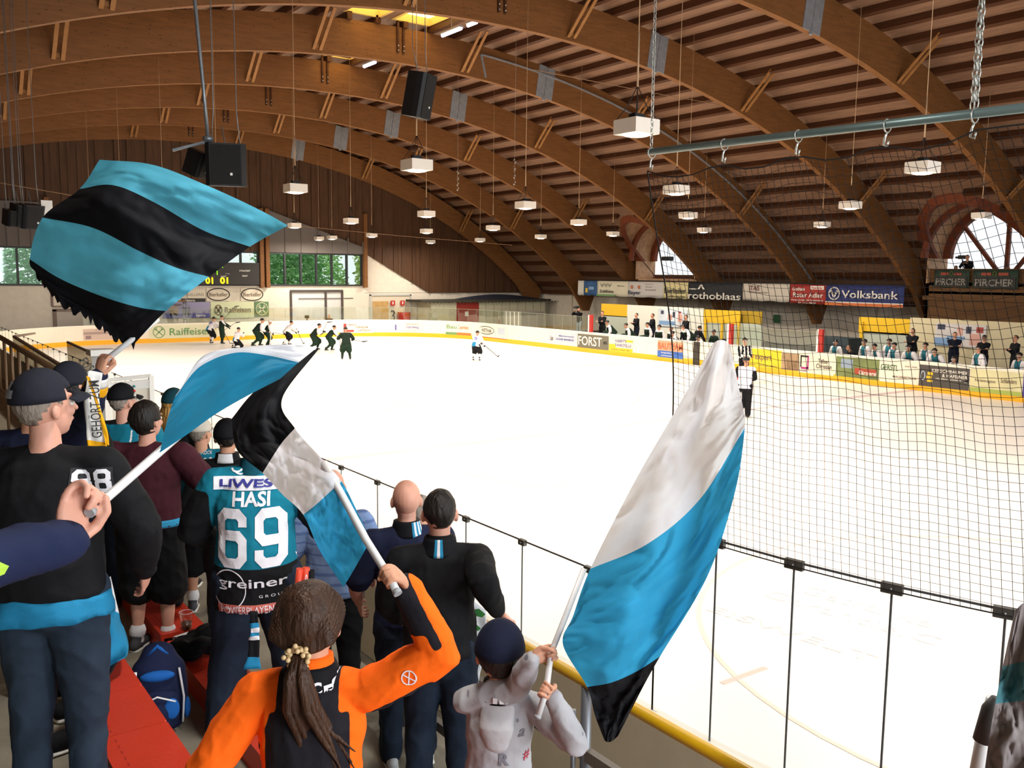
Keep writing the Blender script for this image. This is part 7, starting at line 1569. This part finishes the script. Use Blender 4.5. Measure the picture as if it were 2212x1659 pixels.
# --- near left person in navy jacket with hand flag
_el = atd(-95, 1215, 1.70); _sh = _el+V((-.19, -.17, .05)); _h = math.radians(32); _o = V((.205*math.cos(_h)+.02*math.sin(_h), -.205*math.sin(_h)+.02*math.cos(_h))); nroot = (_sh.x-_o.x, _sh.y-_o.y, _sh.z-1.385)
nh = atd(232, 1074, 1.95); np_ = atd(345, 976, 2.12)
O_ = person('person in navy jacket with lime zip at the left edge holding a hand flag', nroot, 32, 1.74, 'stand', near=True, bulk=.86, top=NAVY2, bottom=cloth('navy_trousers', '#161c38'), hair='short', shoe=[SNEAK, SOLEW], hands={'R': ('w', nh), 'L': (-.2, .3, .95)}, hints={'R': (-.2, -.3, -1)}, grips={'R': (np_-nh, UP-RT*.2+FW*.4, -1, .011)}, skin=SKIN2)
m_ = lerp(O_.sh['R'], O_.el['R'], .75); ax_ = (O_.el['R']-O_.sh['R']).normalized()
q_ = lerp(O_.el['R'], O_.wr['R'], .1); decal(O_, O_.top, [(-.5, -.2), (-.2, -.5), (.4, -.4), (.5, 0), (.3, .45), (-.3, .5)], q_, (O_.wr['R']-O_.el['R']), (0, 0, 1), .10, .028, LIME, name='lime_zip')
flag('teal hand flag with white edge waved from the lower left', [[(345, 978), (402, 940), (470, 892), (540, 852), (606, 818)], [(362, 905), (425, 852), (505, 815), (580, 795), (642, 785)], [(378, 858), (432, 792), (508, 762), (580, 768), (645, 783)], [(384, 850), (440, 768), (530, 750), (620, 744), (686, 750)]], [(2.1, 2.15, 2.22, 2.32, 2.42), (2.0, 2.1, 2.25, 2.35, 2.45), (2.05, 2.15, 2.3, 2.4, 2.5), (2.05, 2.2, 2.3, 2.45, 2.5)], [0, 0, 1], [FTEAL, FWHITE], [nh+(nh-np_)*.25, nh, np_, np_+(np_-nh)*.5], amp=.012, fr=2.2, seed=5, pr=.0095)
# --- flag bundle close to the right frame edge
flag('grey and teal cloth of a furled flag cut by the right frame edge', [[(2192, 1320), (2215, 1300), (2260, 1290)], [(2166, 1440), (2205, 1430), (2260, 1420)], [(2150, 1520), (2200, 1515), (2260, 1510)], [(2136, 1600), (2190, 1600), (2260, 1600)], [(2122, 1700), (2180, 1700), (2260, 1700)]], [1.5]*5, [0, 1, 0, 0], [cloth('grey_flag', '#8d8687'), cloth('flag_teal_grey', '#4f8590')], [atd(2100, 1720, 1.6), atd(2122, 1600, 1.6), atd(2146, 1508, 1.6)], amp=.01, seed=2, pr=.011)
bm = B(); tube(bm, [atd(2124, 1600, 1.58), atd(2141, 1530, 1.58), atd(2150, 1506, 1.58)], [.016, .014, .006], 12); tag(obj('pole_sleeve', bm, mat('dark_tip', '#3a3736', .6)), 'dark tapered pole sleeve standing at the lower right edge', 'pole')
# --- furled and draped flags at the rail
t = thing('furled_flag', 'thin furled white flag with black tip beyond the black sweater', 'flag', (0, 0, 0)); bm = B(); tube(bm, [atd(1052, 1300, 5.1), atd(1056, 1240, 5.1), atd(1060, 1222, 5.1)], [.018, .016, .012], 8); obj('white_cloth', bm, WT, t); bm = B(); tube(bm, [atd(1055, 1222, 5.1), atd(1060, 1208, 5.1)], [.012, .008], 8); obj('black_tip', bm, FBLACK, t)
t = thing('draped_flag', 'white flag with green leaves hanging over the rail beside the black sweater', 'flag', (0, 0, 0))
bm = cloth_grid([[(1000, 1285), (1025, 1300), (1050, 1318)], [(1000, 1360), (1028, 1372), (1052, 1385)], [(1000, 1440), (1020, 1450), (1035, 1465)], [(1000, 1530), (1015, 1538), (1028, 1548)]], [4.72, 4.72, 4.76, 4.8], [0, 0, 0], nr=6, nc=10, amp=.006); o_ = obj('cloth', bm, WT, t); md = o_.modifiers.new('s', 'SOLIDIFY'); md.thickness = .004
for c0, s_ in (((1035, 1325), 1), ((1028, 1356), .8), ((1012, 1490), 1)):
    bm = B(); p = [atd(c0[0]+dx*s_, c0[1]+dy*s_, 4.68) for dx, dy in ((-14, -8), (0, -10), (14, 2), (6, 9), (-10, 5))]; bm.faces.new([bm.verts.new(v_) for v_ in p]); obj('green_leaf', bm, mat('leaf_green', '#2f7a35', .7), t)
# --- cloth heaped on the first bench
t = thing('heaped_flag', 'blue, white and black flag heaped over the far end of the nearest red bench', 'flag', (0, 0, 0))
rows = [[(196, 1285), (225, 1262), (238, 1245)], [(200, 1318), (240, 1318), (256, 1325)], [(206, 1360), (245, 1350), (274, 1380)], [(205, 1410), (245, 1420), (275, 1415)], [(192, 1440), (220, 1450), (255, 1430)], [(160, 1440), (200, 1490), (240, 1455)], [(180, 1480), (200, 1512), (215, 1480)]]
bm = cloth_grid(rows, [4.9, 4.85, 4.75, 4.6, 4.5, 4.3, 4.15], [1, 0, 0, 0, 2, 2], nr=6, nc=16, amp=.022, fr=4, seed=4); o_ = obj('cloth', bm, [FBLUE, WT, FBLACK], t); md = o_.modifiers.new('s', 'SOLIDIFY'); md.thickness = .004
# --- backpack
bp = at(345, 1500, 2, 1.98); t = thing('backpack', 'dark blue backpack with white trim standing right of the nearest red bench', 'backpack', (bp.x, bp.y, 1.8), math.radians(-18))
BPN, BPB = cloth('backpack_navy', '#1a2140'), cloth('backpack_blue', '#1d5fae')
bm = B(); loft(bm, [(0, 0, .06), (0, 0, .2), (0, .0, .34), (0, .01, .42)], [(.14, .1), (.15, .11), (.14, .1), (.09, .06)], side=(1, 0, 0), seg=20); obj('main_bag', remesh(bm, .012, 2), BPN, t)
bm = B(); loft(bm, [(.0, -.11, .06), (.0, -.12, .14), (.0, -.11, .22)], [(.10, .04), (.11, .045), (.1, .035)], side=(1, 0, 0), seg=16); fp = obj('front_pocket', remesh(bm, .01, 2), BPN, t)
for pts, m_, r_, n_ in (([(-.12, -.09, .05), (-.13, -.1, .2), (-.11, -.09, .36)], WT, .008, 'piping'), ([(.12, -.09, .05), (.13, -.1, .2), (.11, -.09, .36)], WT, .006, 'piping'), ([(-.09, -.155, .2), (0, -.165, .24), (.09, -.155, .2)], WT, .005, 'piping'), ([(-.05, -.03, .42), (0, -.03, .47), (.05, -.03, .42)], BPB, .011, 'carry_handle')):
    bm = B(); tube(bm, pts, r_, 8); obj(n_, bm, m_, t)
for c, s_ in (((-.06, -.16, .10), (.05, .01, .05)), ((.07, -.15, .16), (.04, .01, .06)), ((0, -.1, .33), (.09, .03, .03)), ((.14, -.02, .1), (.02, .05, .06))):
    bm = B(); ball(bm, c, *s_); obj('blue_panel', bm, BPB, t)
# --- things on the second bench
cp = at(403, 1357, 2, 1.95); t = thing('plastic_cup', 'clear plastic cup with a little dark drink on the red bench', 'cup', (cp.x, cp.y, 1.946)); bm = B(); n = 20
tube(bm, [(0, 0, .002), (0, 0, .115)], [.032, .044], n, cap=False); o_ = obj('cup_wall', bm, glass_mat('cup_plastic', (.9, .9, .88), .12), t); bm = B(); tube(bm, [(0, 0, .004), (0, 0, .045)], [.031, .035], n); obj('drink', bm, mat('dark_drink', '#5a2c1a', .3), t); bm = B(); tube(bm, [(.044*math.cos(a), .044*math.sin(a), .115) for a in [2*PI*k/20 for k in range(21)]], .002, 5, cap=False); obj('rim', bm, WT, t)
dp_ = D_.wr['R']; w_ = D_.mw @ dp_; t = thing('plastic_cup', 'plastic cup held by the person in maroon polo shirt', 'cup', (w_.x+.02, w_.y+.05, w_.z-.03)); bm = B(); tube(bm, [(0, 0, .0), (0, 0, .11)], [.03, .042], n, cap=False); obj('cup_wall', bm, glass_mat('cup_plastic2', (.85, .85, .83), .2), t)
bm = B(); p = [at(*q, 2, 1.950) for q in ((375, 1376), (392, 1380), (425, 1371), (438, 1362), (430, 1360), (405, 1366))]; f = bm.faces.new([bm.verts.new(v_) for v_ in p]); r_ = bmesh.ops.extrude_face_region(bm, geom=[f]); bmesh.ops.translate(bm, vec=(0, 0, .004), verts=[x for x in r_['geom'] if isinstance(x, bmesh.types.BMVert)]); tag(obj('paper_napkin', bm, WT), 'flat pale napkin lying under the plastic cup on the red bench', 'napkin')
c = at(425, 1405, 2, 1.95); bm = B(); rr = random.Random(4)
for k in range(14): ball(bm, c+V((rr.uniform(-.1, .1), rr.uniform(-.16, .16), rr.uniform(.03, .10))), rr.uniform(.05, .08), rr.uniform(.05, .09), rr.uniform(.03, .05))
me = remesh(bm, .012, 1)
for v_ in me.vertices: v_.co += V((noise.noise(v_.co*14), noise.noise(v_.co*14+V((5, 0, 0))), noise.noise(v_.co*12+V((0, 7, 0)))))*.02
tag(obj('black_jacket', me, FBLACK), 'crumpled black jacket lying on the end of the red bench', 'jacket')
c = at(375, 1302, 2, 1.95); bm = B()
for k in range(6): ball(bm, c+V((rr.uniform(-.06, .06), rr.uniform(-.1, .1), .05)), .06, .07, .045)
tag(obj('small_bag', remesh(bm, .012, 1), FBLACK), 'small black bag on the further red bench piece beside the cargo shorts', 'bag')
# --- spare shoe pair of a hidden spectator beside the black jacket person
for px_, py_, lb, hd_ in ((165, 1550, 'black sneaker with white sole, upper one left of the nearest red bench', 70), (150, 1622, 'black sneaker with white sole, lower one left of the nearest red bench', 75)):
    c = at(px_-12, py_, 2, 2.2); t = thing('sneaker', lb, 'shoe', (c.x, c.y, 2.2), -math.radians(hd_)); bm = B(); loft(bm, [(0, -.05, .05), (0, .0, .05), (0, .1, .04), (0, .17, .03)], [(.036, .045), (.042, .048), (.046, .034), (.034, .024)], side=(1, 0, 0)); obj('upper', remesh(bm, .007, 1), SNEAK, t)
    bm = B(); loft(bm, [(0, -.065, .012), (0, 0, .012), (0, .1, .012), (0, .18, .012)], [(.038, .012), (.043, .012), (.048, .012), (.035, .012)], side=(1, 0, 0)); obj('sole', bm, SOLEW, t)
